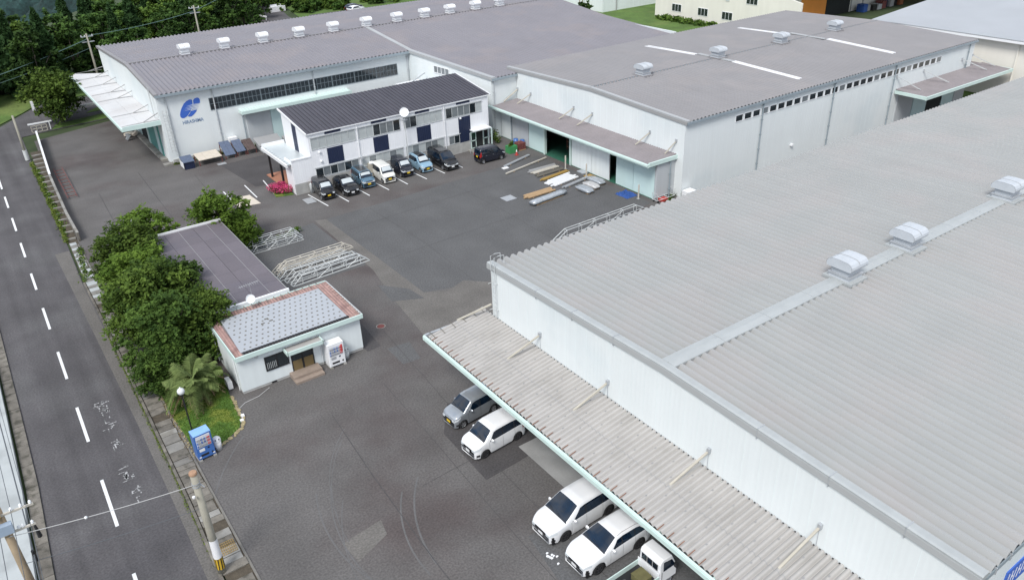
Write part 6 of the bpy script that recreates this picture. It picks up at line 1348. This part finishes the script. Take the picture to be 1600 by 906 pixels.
for s_ in (1, -1):
    MB().add([(.74, s_ * .722, 1.1), (1.52, s_ * .722, 1.1), (1.3, s_ * .668, 1.62), (.78, s_ * .668, 1.62)], [(0, 1, 2, 3)]).build('side_window', 'glass_car', tk)
    MB().box(.66, .675, *sorted((s_ * .71, s_ * .722)), .5, 1.1).build('door_gap', 'black_trim', tk); MB().box(1.42, 1.55, *sorted((s_ * .74, s_ * .9)), 1.05, 1.3).build('wing_mirror', 'black_trim', tk)
    MB().box(-1.7, .5, *sorted((s_ * .66, s_ * .71)), .62, .92).build('side_board', 'mint', tk)
MB().add([(1.60, -.6, 1.15), (1.60, .6, 1.15), (1.38, .56, 1.66), (1.38, -.56, 1.66)], [(0, 1, 2, 3)]).build('windscreen', 'glass_car', tk)
MB().box(-1.7, .5, -.66, .66, .56, .62).build('bed_floor', 'black_trim', tk); MB().box(-1.72, -1.67, -.71, .71, .6, .92).build('tailgate', 'car_white', tk); MB().box(.46, .5, -.7, .7, .62, 1.1).build('headboard', 'car_white', tk)
MB().box(-1.6, 1.5, -.5, .5, .3, .56).build('chassis', 'black', tk)
ms = wheel_meshes(.27, .16, 6)
for x in (-.9, 1.2):
    for s_ in (1, -1):
        wv = bpy.data.objects.new('wheel', None); COL.objects.link(wv); wv.parent = tk; wv.location = (x, s_ * .62, .27); wv.rotation_euler = (0, 0, 0 if s_ > 0 else math.pi)
        for me in ms: place(me, me.name.split('.')[0], wv)
cg = thing('tool_crate', 'olive crate in the bed of the small truck', 'crate', (19.05, 18.45, .63)); mat('olive', (.13, .12, .05), .7, var=.2, scale=4); MB().box(-.1, .55, -.55, .15, 0, .35).build('box', 'olive', cg); MB().box(-.12, .57, -.57, .17, .35, .39).build('lid', 'olive', cg)
single(MB().lathe([(0, 0), (.2, .0), (.22, .12), (.14, .22), (0, .25)], (18.45, 18.5, .63), 10), 'cloth_bundle', 'white_plastic', 'round white cloth bundle in the bed of the small truck', 'bundle')
lt = thing('litter', 'torn white paper scraps on the asphalt before the minivan bumper', 'litter', (17.15, 22.2, .005)); random.seed(3)
for k in range(9): x, y = random.uniform(-.25, .2), random.uniform(-.45, .45); MB().prism([(x, y), (x + .15, y + .03), (x + .12, y + .12), (x + .02, y + .1)], 0, .01 + .02 * random.random()).build('scrap', 'white_gloss', lt)

# ------------------------------------------------------------------ vegetation
rng = np.random.default_rng(5)
def cards(name, pts, size, m, tone, up=.4, aspect=.7):
    """many small leaf faces: pts (n,3), size (n,), tone (n,)"""
    n = len(pts); nrm = rng.normal(size=(n, 3)); nrm[:, 2] = np.abs(nrm[:, 2]) + up; nrm /= np.linalg.norm(nrm, axis=1)[:, None]
    r = rng.normal(size=(n, 3)); a = np.cross(nrm, r); a /= np.linalg.norm(a, axis=1)[:, None]; b = np.cross(nrm, a)
    sz = size[:, None]; a = a * sz; b = b * sz * aspect
    V = np.stack([pts - a, pts - b * .9 + a * .1, pts + a, pts + b * .9 + a * .1], 1).reshape(-1, 3)
    me = bpy.data.meshes.new(name); me.vertices.add(4 * n); me.vertices.foreach_set('co', V.ravel().astype('f4')); me.loops.add(4 * n); me.loops.foreach_set('vertex_index', np.arange(4 * n, dtype='i4'))
    me.polygons.add(n); me.polygons.foreach_set('loop_start', np.arange(n, dtype='i4') * 4); me.polygons.foreach_set('loop_total', np.full(n, 4, 'i4')); me.update(calc_edges=True)
    at = me.attributes.new('tone', 'FLOAT', 'POINT'); at.data.foreach_set('value', np.repeat(tone, 4).astype('f4')); me.materials.append(M[m]); return me
def clumps(centres, radii, per, shell=.55, flat=.75):
    P, T = [], []
    for c, r, k in zip(centres, radii, per):
        if shell < .3:   # loose spray: leaves along a few short twigs leaving the clump centre
            nt_ = max(3, k // 16); td = rng.normal(size=(nt_, 3)); td[:, 2] = td[:, 2] * .45 + .12; td /= np.linalg.norm(td, axis=1)[:, None]
            w_ = rng.integers(0, nt_, k); u = (.15 + 1.25 * rng.random(k) ** .7)[:, None]; p = c + td[w_] * u * r + rng.normal(size=(k, 3)) * r * .13; p[:, 2] -= (u[:, 0] ** 2) * r * .12
            P.append(p); T.append(np.clip(np.full(k, rng.random() * .5) + rng.random(nt_)[w_] * .3 + rng.random(k) * .3, 0, 1)); continue
        d = rng.normal(size=(k, 3)); d /= np.linalg.norm(d, axis=1)[:, None]; q = (shell + (1 - shell) * rng.random(k) ** .5)[:, None]
        p = c + d * q * r * np.array([1, 1, flat]); P.append(p); T.append(np.full(k, rng.random() * .6) + rng.random(k) * .4)
    return np.concatenate(P), np.concatenate(T)
def limbs(h, r0, tips, base_z=0., split=.35):
    mb = MB(); z1 = h * split; mb.tube([(0, 0, base_z), (.05, .03, z1 * .5), (0, .05, z1)], [r0 * 1.25, r0, r0 * .85], 7)
    for t in tips:
        t = Vector(t); m = Vector((t.x * .45, t.y * .45, z1 + (t.z - z1) * .45)); mb.tube([(0, .05, z1 * .92), m, t], [r0 * .5, r0 * .32, r0 * .1], 5)
    return mb
def broadtree(seed, R, H, zlow, n, leaf, size, m, nc=26, rag=(.18, .16)):
    """crown of leafy clumps on spreading limbs; returns crown mesh and trunk mesh"""
    global rng; rng = np.random.default_rng(seed); cs = []; rs = []
    for k in range(nc):
        a = rng.random() * 6.283; q = rng.random() ** .6; z = zlow + (H - zlow) * rng.random()
        env = math.sqrt(max(.05, 1 - ((z - (zlow + (H - zlow) * .42)) / ((H - zlow) * .62)) ** 2))
        cs.append(np.array([math.cos(a) * q * R * env * .92, math.sin(a) * q * R * env * .92, z])); rs.append(R * (rag[0] + rag[1] * rng.random()))
    per = [int(n * r / sum(rs)) for r in rs]; P, T = clumps(cs, rs, per, .25, .5)
    P[:, 2] -= .12 * (np.hypot(P[:, 0], P[:, 1]) / R) ** 2 * R * .3
    P[:, 2] = np.maximum(P[:, 2], .25)
    me = cards('crown', P, leaf * (.6 + .8 * rng.random(len(P))), m, T, up=.9)
    tips = [tuple(c) for c in cs[:9]]; return me, limbs(H, size, tips).mesh('trunk', 'bark', True)
def conifer(seed, R, H, n, leaf, m):
    global rng; rng = np.random.default_rng(seed); P = []; T = []
    for k in range(n):
        t = rng.random() ** .75; z = H * (1 - t * .9); a = rng.random() * 6.283; layer = .75 + .25 * math.sin(z * 2.6 + math.sin(a * 3) * 1.2); q = (.45 + .55 * rng.random() ** .4) * R * (t ** .72) * layer * (1 + .18 * math.sin(a * 5 + seed))
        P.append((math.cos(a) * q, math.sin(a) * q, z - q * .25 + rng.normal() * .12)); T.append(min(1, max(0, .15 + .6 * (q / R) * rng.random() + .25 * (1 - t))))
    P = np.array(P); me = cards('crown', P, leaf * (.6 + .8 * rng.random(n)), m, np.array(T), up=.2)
    return me, MB().tube([(0, 0, 0), (0, 0, H * .95)], [.22, .04], 6).mesh('trunk', 'bark', True)
def tree(ms, name, label, cat, x, y, s=1., rz_=0., grp=None, z=0., sz=None):
    t = thing(name, label, cat, (x, y, z), rz_, grp); t.scale = (s, s, sz or s); place(ms[0], 'crown', t); place(ms[1], 'trunk', t); return t
TG = 'dense green trees between the road and the shed'
RG = (.16, .14); near1 = broadtree(11, 3.1, 5.6, 1.0, 22000, .125, .2, 'leaf_mid', 90, RG); near2 = broadtree(12, 2.95, 5.2, .8, 20000, .125, .2, 'leaf_deep', 90, RG); near3 = broadtree(13, 2.6, 4.6, .8, 13000, .12, .16, 'leaf_bright', 64, RG)
for i, (ms, x, y, s, lb) in enumerate([(near3, 9.6, 70.6, 1.0, 'green tree at the upper end of the roadside tree group'), (near1, 7.3, 65.8, .95, 'green tree with the slim pole standing in front of the shed corner'), (near3, 6.9, 61.6, 1.12, 'wide green tree leaning over the drain at the group middle left'),
        (near2, 8.9, 58.0, .92, 'dark green tree spreading over the shed left edge'), (near1, 6.5, 56.6, 1.04, 'wide green tree overhanging the road edge, third from the palm'), (near1, 9.2, 52.3, .82, 'green tree touching the guardhouse roof corner'), (near2, 6.6, 51.8, .98, 'dark green tree right behind the palm'), (near2, 5.3, 49.2, .58, 'low dark bush at the lower end of the tree group')]):
    tree(ms, 'leafy_tree', lb, 'tree', x, y, s, i * 1.3, TG)
tree(near3, 'leafy_tree', 'bright green tree behind the shed roof right corner', 'tree', 15.9, 69.6, 1.08, .6); tree(near3, 'leafy_tree', 'low bright green tree right of the one behind the shed', 'tree', 17.2, 67.6, .62, 2.6)
mid = broadtree(14, 4.2, 6.3, 2.0, 9000, .2, .2, 'leaf_mid', 30); tree(mid, 'leafy_tree', 'single wide green tree on the grass by the far yard corner', 'tree', 10.5, 125.2, 1.0, .5)
# palm with arching fronds
pm_ = thing('palm_tree', 'bushy palm with drooping green and dead brown fronds beside the guardhouse', 'palm', (6.6, 46.9, 0))
MB().tube([(0, 0, 0), (.05, 0, .7), (.0, .05, 1.7)], [.38, .34, .26], 10).build('trunk', 'bark', pm_, True)
def frond(L_, droop, rise, m, nleaf=34, ll=.52):
    mb = MB(); pts = []
    for i in range(9): t = i / 8; pts.append((L_ * t * (1 - .15 * t), 0, rise * t - droop * t * t))
    mb.tube(pts, [.03 * (1 - .8 * i / 8) for i in range(9)], 4)
    for k in range(nleaf):
        t = .18 + .82 * k / (nleaf - 1); i = min(7, int(t * 8)); f = t * 8 - i; p = Vector(pts[i]).lerp(Vector(pts[i + 1]), f); l = ll * math.sin(math.pi * min(1, .15 + t * .8)) + .1
        for s_ in (1, -1):
            q = p + Vector((l * .55, s_ * l * .8, -l * .28 + random.uniform(-.05, .05))); d = (q - p).normalized(); n_ = Vector((0, 0, 1)).cross(d).normalized() * .034
            mb.add([p - n_, p + n_, q + Vector((0, 0, -.05))], [(0, 1, 2)]); 
    me = mb.mesh('frond', m); at = me.attributes.new('tone', 'FLOAT', 'POINT'); at.data.foreach_set('value', [random.random() for _ in me.vertices]); return me
random.seed(21); fr_ = [frond(1.9, 1.5, 1.35, 'leaf_palm'), frond(2.0, 2.3, 1.1, 'leaf_palm'), frond(1.7, .7, 1.5, 'leaf_palm'), frond(1.5, 2.4, .6, 'leaf_dead', 20, .3)]
for k in range(74):
    q = k % 10; me = fr_[3] if (q in (3, 7) or k in (12, 51)) else fr_[k % 3]; o = place(me, 'frond', pm_, (.02 + random.uniform(-.1, .1), .05 + random.uniform(-.1, .1), 1.65 + random.uniform(-.15, .2)))
    o.rotation_euler = (random.uniform(-.25, .25), random.uniform(-.45, .3), k * 2.399); s_ = random.uniform(.85, 1.25); o.scale = (s_, s_, s_)
# grass patch by the guardhouse
GP = [(4.85, 50), (4.78, 46), (4.95, 43.5), (5.0, 41.5), (5.3, 41.35), (6.2, 41.45), (7.0, 41.75), (7.9, 42.35), (8.25, 43.1), (8.3, 44.2), (8.45, 45.6), (8.7, 47.5), (9.1, 50)]
struct(MB().prism(GP, 0.0, .05), 'grass_patch', 'grass')
def strip(poly, wd, z, name, m, seed=1):
    random.seed(seed); mb = MB()
    for (x0, y0), (x1, y1) in zip(poly, poly[1:]):
        n = max(1, int(math.hypot(x1 - x0, y1 - y0) / .15))
        for i in range(n):
            x = x0 + (x1 - x0) * i / n + random.uniform(-.08, .08); y = y0 + (y1 - y0) * i / n + random.uniform(-.08, .08); r = wd * random.uniform(.4, 1)
            k = random.randint(5, 7); a0 = random.random() * 6; mb.prism([(x + r * random.uniform(.6, 1) * math.cos(a0 + 6.283 * j / k), y + r * random.uniform(.6, 1) * math.sin(a0 + 6.283 * j / k)) for j in range(k)], 0, z + random.uniform(-.01, .015))
    o = mb.build(name, m, None, kind='stuff'); return o
strip([(5.3, 41.3), (6.3, 41.3), (7.1, 41.6), (8.0, 42.2), (8.4, 43.0), (8.4, 44.2), (8.6, 46)], .2, .045, 'dry_grass_edge', 'dry_grass', 2)
strip([(4.75, 50), (4.72, 46), (4.8, 43.5), (4.85, 41.5), (4.7, 40.6)], .13, .04, 'dry_grass_edge', 'dry_grass', 3)
def blades(name, polyfn, n, h, wd, m, seed=1, rect_=None, kind='stuff', label=None):
    r_ = np.random.default_rng(seed); x0, x1, y0, y1 = rect_; P = np.stack([x0 + (x1 - x0) * r_.random(n * 3), y0 + (y1 - y0) * r_.random(n * 3)], 1); P = P[[polyfn(p) for p in P]][:n]; n = len(P)
    a = r_.random(n) * 6.283; hh = h * (.5 + r_.random(n)); l = r_.normal(size=(n, 2)) * .35 * hh[:, None]; zb = np.zeros(n) + .03
    V = np.stack([np.column_stack([P[:, 0] - wd * np.cos(a), P[:, 1] - wd * np.sin(a), zb]), np.column_stack([P[:, 0] + wd * np.cos(a), P[:, 1] + wd * np.sin(a), zb]), np.column_stack([P[:, 0] + l[:, 0], P[:, 1] + l[:, 1], zb + hh])], 1).reshape(-1, 3)
    me = bpy.data.meshes.new(name); me.from_pydata(V.tolist(), [], np.arange(3 * n).reshape(-1, 3).tolist()); at = me.attributes.new('tone', 'FLOAT', 'POINT'); at.data.foreach_set('value', np.repeat(r_.random(n), 3).astype('f4')); me.materials.append(M[m]); return place(me, name, None, None, kind=kind)
def inpoly(poly):
    def f(p):
        x, y = p; c = False; j = len(poly) - 1
        for i in range(len(poly)):
            if (poly[i][1] > y) != (poly[j][1] > y) and x < (poly[j][0] - poly[i][0]) * (y - poly[i][1]) / (poly[j][1] - poly[i][1]) + poly[i][0]: c = not c
            j = i
        return c
    return f
blades('grass', inpoly(GP), 14000, .09, .018, 'leaf_bright', 3, (4.7, 9.2, 41.2, 50))
# flower bushes: blossoms among leaves
def bush(parent, x, y, r, h, n, leaf, m, name='bush', z=0., flat=.8):
    global rng; c = [np.array([x + r * .4 * math.cos(k * 1.3), y + r * .4 * math.sin(k * 1.3), z + h * .5]) for k in range(5)]; P, T = clumps(c, [r * .65] * 5, [n // 5] * 5, .6, h / r * .7); P[:, 2] = np.maximum(P[:, 2], z + .02)
    return place(cards(name, P, leaf * (.6 + .8 * rng.random(len(P))), m, T), name, parent)
leafmat('petal', (.50, .03, .13), (.75, .14, .30)); 
for (x, y, r) in ((-.55, .5, .75), (.25, -.7, .8), (-.45, -.3, .6), (.3, .6, .6)): bush(fb, x, y, r * .9, .7, 500, .06, 'leaf_mid', 'foliage', .1); bush(fb, x, y, r, .85, 900, .055, 'petal', 'blossom', .12)
global_weeds = [((3.55, 45), (3.3, 36), 'weeds_strip'), ((4.2, 101), (3.75, 81), 'weeds_strip')]
def weeds(p0, p1, n, sx, h, leaf, m, name, seed=1, z=.0):
    global rng; rng = np.random.default_rng(seed); k = rng.random(n) ; w_ = np.abs(np.sin(k * 23 + seed)) * .7 + .3; P = np.column_stack([p0[0] + (p1[0] - p0[0]) * k + rng.normal(size=n) * sx * w_, p0[1] + (p1[1] - p0[1]) * k, z + rng.random(n) * h * w_])
    return place(cards(name, P, leaf * (.5 + rng.random(n)), m, rng.random(n)), name, None, None, kind='stuff')
weeds((3.2, 26), (3.55, 60), 2000, .06, .12, .045, 'leaf_weed', 'kerb_weeds', 3); weeds((3.95, 80), (4.45, 108), 2600, .12, .35, .09, 'leaf_weed', 'roadside_weeds', 4); weeds((4.15, 82), (4.7, 106), 1500, .2, .2, .1, 'leaf_mid', 'roadside_weeds', 5)
weeds((3.9, 70), (4.7, 78), 500, .2, .3, .1, 'leaf_mid', 'drain_weeds', 6); weeds((4.65, 41), (4.8, 50), 500, .1, .1, .05, 'leaf_dead', 'drain_weeds', 7); weeds((16.8, 67.8), (21.6, 67.9), 900, .2, .45, .11, 'leaf_weed', 'stack_weeds', 8); weeds((21.4, 67.8), (22.3, 68.2), 400, .2, .6, .11, 'leaf_bright', 'stack_weeds', 9)
weeds((18.3, 95.8), (30, 96.2), 900, .25, .4, .12, 'leaf_weed', 'wall_weeds', 10); weeds((53.4, 50.6), (56, 52), 260, .3, .3, .09, 'leaf_mid', 'wall_weeds', 11); weeds((51.6, 77), (52.0, 79), 200, .2, 1.4, .12, 'leaf_mid', 'wall_creeper', 12)
weeds((50.5, 73.1), (51.3, 73.7), 220, .15, .5, .1, 'leaf_mid', 'planter_leaves', 13, .8)
# grass verges beyond
struct(MB().prism([(8.7, 122.1), (15.9, 122.9), (24, 124), (40, 126.2), (24, 125.9), (15, 125.6), (9.5, 124.4)], 0, .05), 'verge', 'far_grass')
struct(MB().prism([(14, 127.7), (40, 129.6), (50, 132), (30, 131.2), (15.5, 129.6)], 0, .05), 'verge', 'far_grass')
struct(MB().prism([(-12, 117), (-3, 125.7), (0, 127.6), (3.0, 129.4), (6.4, 134.0), (9.1, 138.1), (13.6, 138.8), (30, 141), (44, 152), (58, 186), (64, 210), (30, 160), (-12, 140)], 0, .06), 'verge', 'far_grass')
struct(MB().prism([(70, 128.8), (150, 128.8), (260, 180), (230, 330), (76, 330), (72.5, 205), (67.5, 180), (66, 150), (55, 130)], -.02, .03), 'field', 'far_grass')
struct(MB().prism([(69, 172), (120, 172), (120, 177.5), (70, 180)], .03, .045), 'road', 'asphalt_new')
struct(MB().prism([(96, 82), (130, 82), (155, 128.79), (86, 128.79), (86, 82)], .0, .03), 'field', 'far_grass')
struct(MB().prism([(109.5, 50), (126, 50), (126, 60), (109.5, 60)], .001, .03), 'field', 'far_grass')
gr1 = thing('road_guard_rail', 'white guard rail along the road behind the far warehouse corner', 'railing'); MB().prism([(10.2, 129.4), (44, 130.4), (44, 130.55), (10.2, 129.55)], .55, .85).build('rail', 'white_metal', gr1)
for k in range(12): MB().box(10.5 + k * 3, 10.65 + k * 3, 129.46 + k * .09, 129.58 + k * .09, 0, .56).build('post', 'white_metal', gr1)
gr2 = thing('road_guard_rail', 'white guard rail along the curve in the far wood gap', 'railing'); MB().prism([(60.5, 181), (58.5, 194), (58.7, 194), (60.7, 181)], .6, .9).build('rail', 'white_metal', gr2)
for k in range(5): MB().box(60.5 - k * .5, 60.6 - k * .5, 181.2 + k * 3, 181.35 + k * 3, 0, .6).build('post', 'white_metal', gr2)
single(MB().box(65, 68.5, 190, 193.4, 0, 1.2), 'field_cover', 'white_plastic', 'white covered pile on the grass in the wood gap', 'cover')
# the wood: cedars and broadleaf trees, each a tree of its own
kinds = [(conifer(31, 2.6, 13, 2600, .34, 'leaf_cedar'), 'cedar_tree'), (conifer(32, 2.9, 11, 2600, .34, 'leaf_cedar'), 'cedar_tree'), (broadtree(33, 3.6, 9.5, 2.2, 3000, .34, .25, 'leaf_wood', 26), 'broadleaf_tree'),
         (broadtree(34, 3.3, 8.5, 2.0, 2800, .34, .22, 'leaf_woodlight', 22), 'broadleaf_tree'), (broadtree(35, 3.9, 10.5, 2.5, 3200, .34, .25, 'leaf_wood', 30), 'broadleaf_tree')]
LB = {'cedar_tree': 'dark conical cedar standing in the dense wood behind the far warehouse', 'broadleaf_tree': 'rounded broadleaf tree standing in the dense wood behind the far warehouse'}
random.seed(17); cnt = 0; spots = []
def edge(x): return 139.5 + max(0, -x) * -.35 + max(0, x - 12) * .25 + max(0, x - 40) * 1.2
y = 122.
while y < 262:
    x = -46 + random.uniform(0, 3)
    while x < 70:
        px, py = x + random.uniform(-1.5, 1.5), y + random.uniform(-1.5, 1.5)
        lim = 186 + max(0, px) * .75
        lim = 158 if .055 * py < px < .102 * py else 176 + max(0, px - 12) * .75
        road_x = 52 + (py - 150) * .38 if py > 130 else 200
        if py > edge(px) and py < min(lim, 262) and px < road_x - 3.5 and math.hypot(px - 19, py - 143.6) > 3.5 and math.hypot(px - 38, py - 151) > 3.5 and math.hypot(px - 18, py - 139) > 3 and math.hypot(px - 36, py - 146) > 3: spots.append((px, py))
        x += 4.6
    y += 4.3
spots.sort(key=lambda p: p[1])
for (px, py) in spots:
    front = py < edge(px) + 7; r = random.random(); dark = px < 14
    k = random.choice([2, 4, 3]) if front and not dark else (random.choice([0, 1, 0, 4]) if dark and r < .75 else random.choice([0, 2, 3, 4, 3, 1]))
    ms, nm = kinds[k]; s = random.uniform(.72, 1.05) * (.62 if front and not dark else 1.0) * (1.12 if dark else .95)
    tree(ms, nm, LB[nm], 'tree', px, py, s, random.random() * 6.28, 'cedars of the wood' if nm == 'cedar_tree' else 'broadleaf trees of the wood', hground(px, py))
# bushes along the field edge beyond the far roof
shr = broadtree(36, 2.4, 2.6, .3, 1500, .26, .1, 'leaf_woodlight', 16); shd_ = broadtree(37, 2.2, 2.4, .3, 1500, .26, .1, 'leaf_wood', 16)
random.seed(30)
for k in range(58):
    x = random.uniform(66, 116); y = random.uniform(179.5, 205)
    tree(shr if k % 3 else shd_, 'shrub', 'low green shrub on the rough ground beyond the far roof', 'shrub', x, y, random.uniform(.6, 1.3), random.random() * 6, 'shrubs beyond the far roof')
tree(shd_, 'shrub', 'small rounded bush by the pale building beyond the roofs', 'shrub', 112.5, 133.5, 1.1, 0)
weeds((121.5, 121), (123, 100), 1800, .6, 1.0, .3, 'leaf_woodlight', 'tall_weeds', 40)

# ------------------------------------------------------------------ buildings beyond
cbd = thing('cream_building', 'cream two-storey building with paired dark windows beyond the middle roof', 'building')
CX = 123.2
wall_gable(MB(), CX, CX + .3, [(88, 0), (88, 6.4), (99, 8.4), (123.4, 8.4), (123.4, 0)]).build('wall', 'wall_cream', cbd)
MB().box(CX + .3, 150, 123.1, 123.4, 0, 8.2).build('wall', 'wall_cream', cbd); MB().box(CX - .3, 150, 99, 123.8, 8.4, 8.7).build('roof', 'roof_side', cbd)
for y, z in ((118.6, 1.6), (111.6, 1.6), (105.5, 1.6), (120.5, 5.4), (113.5, 5.4), (107, 5.2), (100.0, 5.0)):
    f = MB().box(CX - .06, CX - .002, y - 2.6, y, z, z + 1.5).build('window', 'white_metal', cbd)
    for k in range(3): MB().box(CX - .08, CX - .062, y - 2.5 + k * .84, y - 1.76 + k * .84, z + .1, z + 1.4).build('pane', 'glass_dark', f)
for y in (116.2, 104.0): MB().box(CX - .1, CX - .002, y, y + .8, 5.0, 6.2).build('louvre', 'trim_light', cbd)
wb_ = thing('pale_building', 'plain pale wall of a long building at the top edge', 'building'); MB().box(118.6, 150, 134.2, 134.6, 0, 7).build('wall', 'wall_smooth', wb_); MB().box(118.2, 118.59, 134.2, 170, 0, 7).build('wall', 'wall_smooth', wb_); MB().box(118, 152, 134, 172, 7, 7.3).build('roof', 'roof_side', wb_)
for k in range(3): MB().box(118.1, 118.18, 156 + k * 1.5, 157.2 + k * 1.5, 3, 4).build('window', 'glass_dark', wb_)
MB().tube([(122, 134.0, 0), (122, 134.0, 7)], .1, 6).build('downpipe', 'trim_grey', wb_)
for x, lb in ((116.2, 'left dark post of the pair before the pale far wall'), (117.0, 'right dark post of the pair before the pale far wall')): single(MB().tube([(x, 139.5, 0), (x, 139.5, 5)], .1, 6), 'dark_post', 'pole_brown', lb, 'post')
ob = thing('orange_building', 'far shed with grey roof, orange panels and dark doorway', 'building'); OYW = 97.0
# grey roof in front and long south face with orange panels
MB().prism([(123.6, 97.0), (146, 93.6), (190, 86), (190, 110), (123.6, 122)], lambda p: 6.3 + (p[1] - 90) * .06, lambda p: 6.5 + (p[1] - 90) * .06).build('roof', 'roof_side', ob)
MB().box(124.0, 190, 98.5, 98.8, 0, 6.6).build('wall', 'wall_cream', ob)
for a, b, m in ((137.5, 145.5, 'orange'), (145.6, 153.5, 'indoor_shade'), (172, 186, 'orange')): MB().box(a, b, 98.40, 98.498, 0, 5.6).build('door' if m == 'orange' else 'doorway', m, ob)
for x in (153.9, 158.0, 166.5): MB().box(x, x + .25, 98.38, 98.498, 0, 6).build('downpipe', 'trim_grey', ob)
MB().box(123.8, 124.05, 92.5, 98.4, 3.6, 6.3).build('side_wall', 'wall_cream', ob)
random.seed(44)
for i in range(9):
    t = thing('scrap_bale', ['blue', 'dark', 'black', 'grey', 'red-brown', 'dark blue', 'dark grey', 'black', 'brown'][i] + ' bale, number %s along the row outside the orange building' % ['one', 'two', 'three', 'four', 'five', 'six', 'seven', 'eight', 'nine'][i], 'bale', (155.5 + i * 1.55, 96.8 + random.uniform(-.4, .4), 0), 0, 'bales outside the orange building')
    MB().box(-.7, .7, -.8, .8, 0, random.uniform(1, 1.9)).build('bale', ['tarp_blue', 'trim_grey', 'black', 'galv', 'red_rust', 'navy', 'trim_grey', 'black', 'rust'][i], t)
rb = thing('warehouse', 'cream warehouse with light grey ribbed roof at the upper right corner', 'warehouse')
zr = 7.6
RX0 = 112.6
MB().box(RX0 + .8, 220, 67.9, 68.2, 0, 7.3).build('wall', 'wall_cream', rb); wall_gable(MB(), RX0 + .8, RX0 + 1.1, [(20, 0), (20, 7.3), (67.9, 7.3), (67.9, 0)]).build('end_wall', 'wall_cream', rb)
mb = MB(); ribs(mb, 'y', 18, 190, .265, .09, (RX0, zr), (150, zr + 2.6)); mb.build('roofing_sheets', 'roof_side', rb, kind='stuff')
MB().box(RX0 - .12, RX0 - .0, 18, 68.4, zr - .32, zr - .02).build('gutter', 'white_metal', rb); MB().box(RX0, RX0 + .8, 18, 68.4, zr - .2, zr - .1).build('eave_soffit', 'trim_light', rb)
for y in (47.5, 60): MB().tube([(RX0 + .7, y, 0), (RX0 + .7, y, 7.2)], .1, 6).build('downpipe', 'wall_cream', rb)
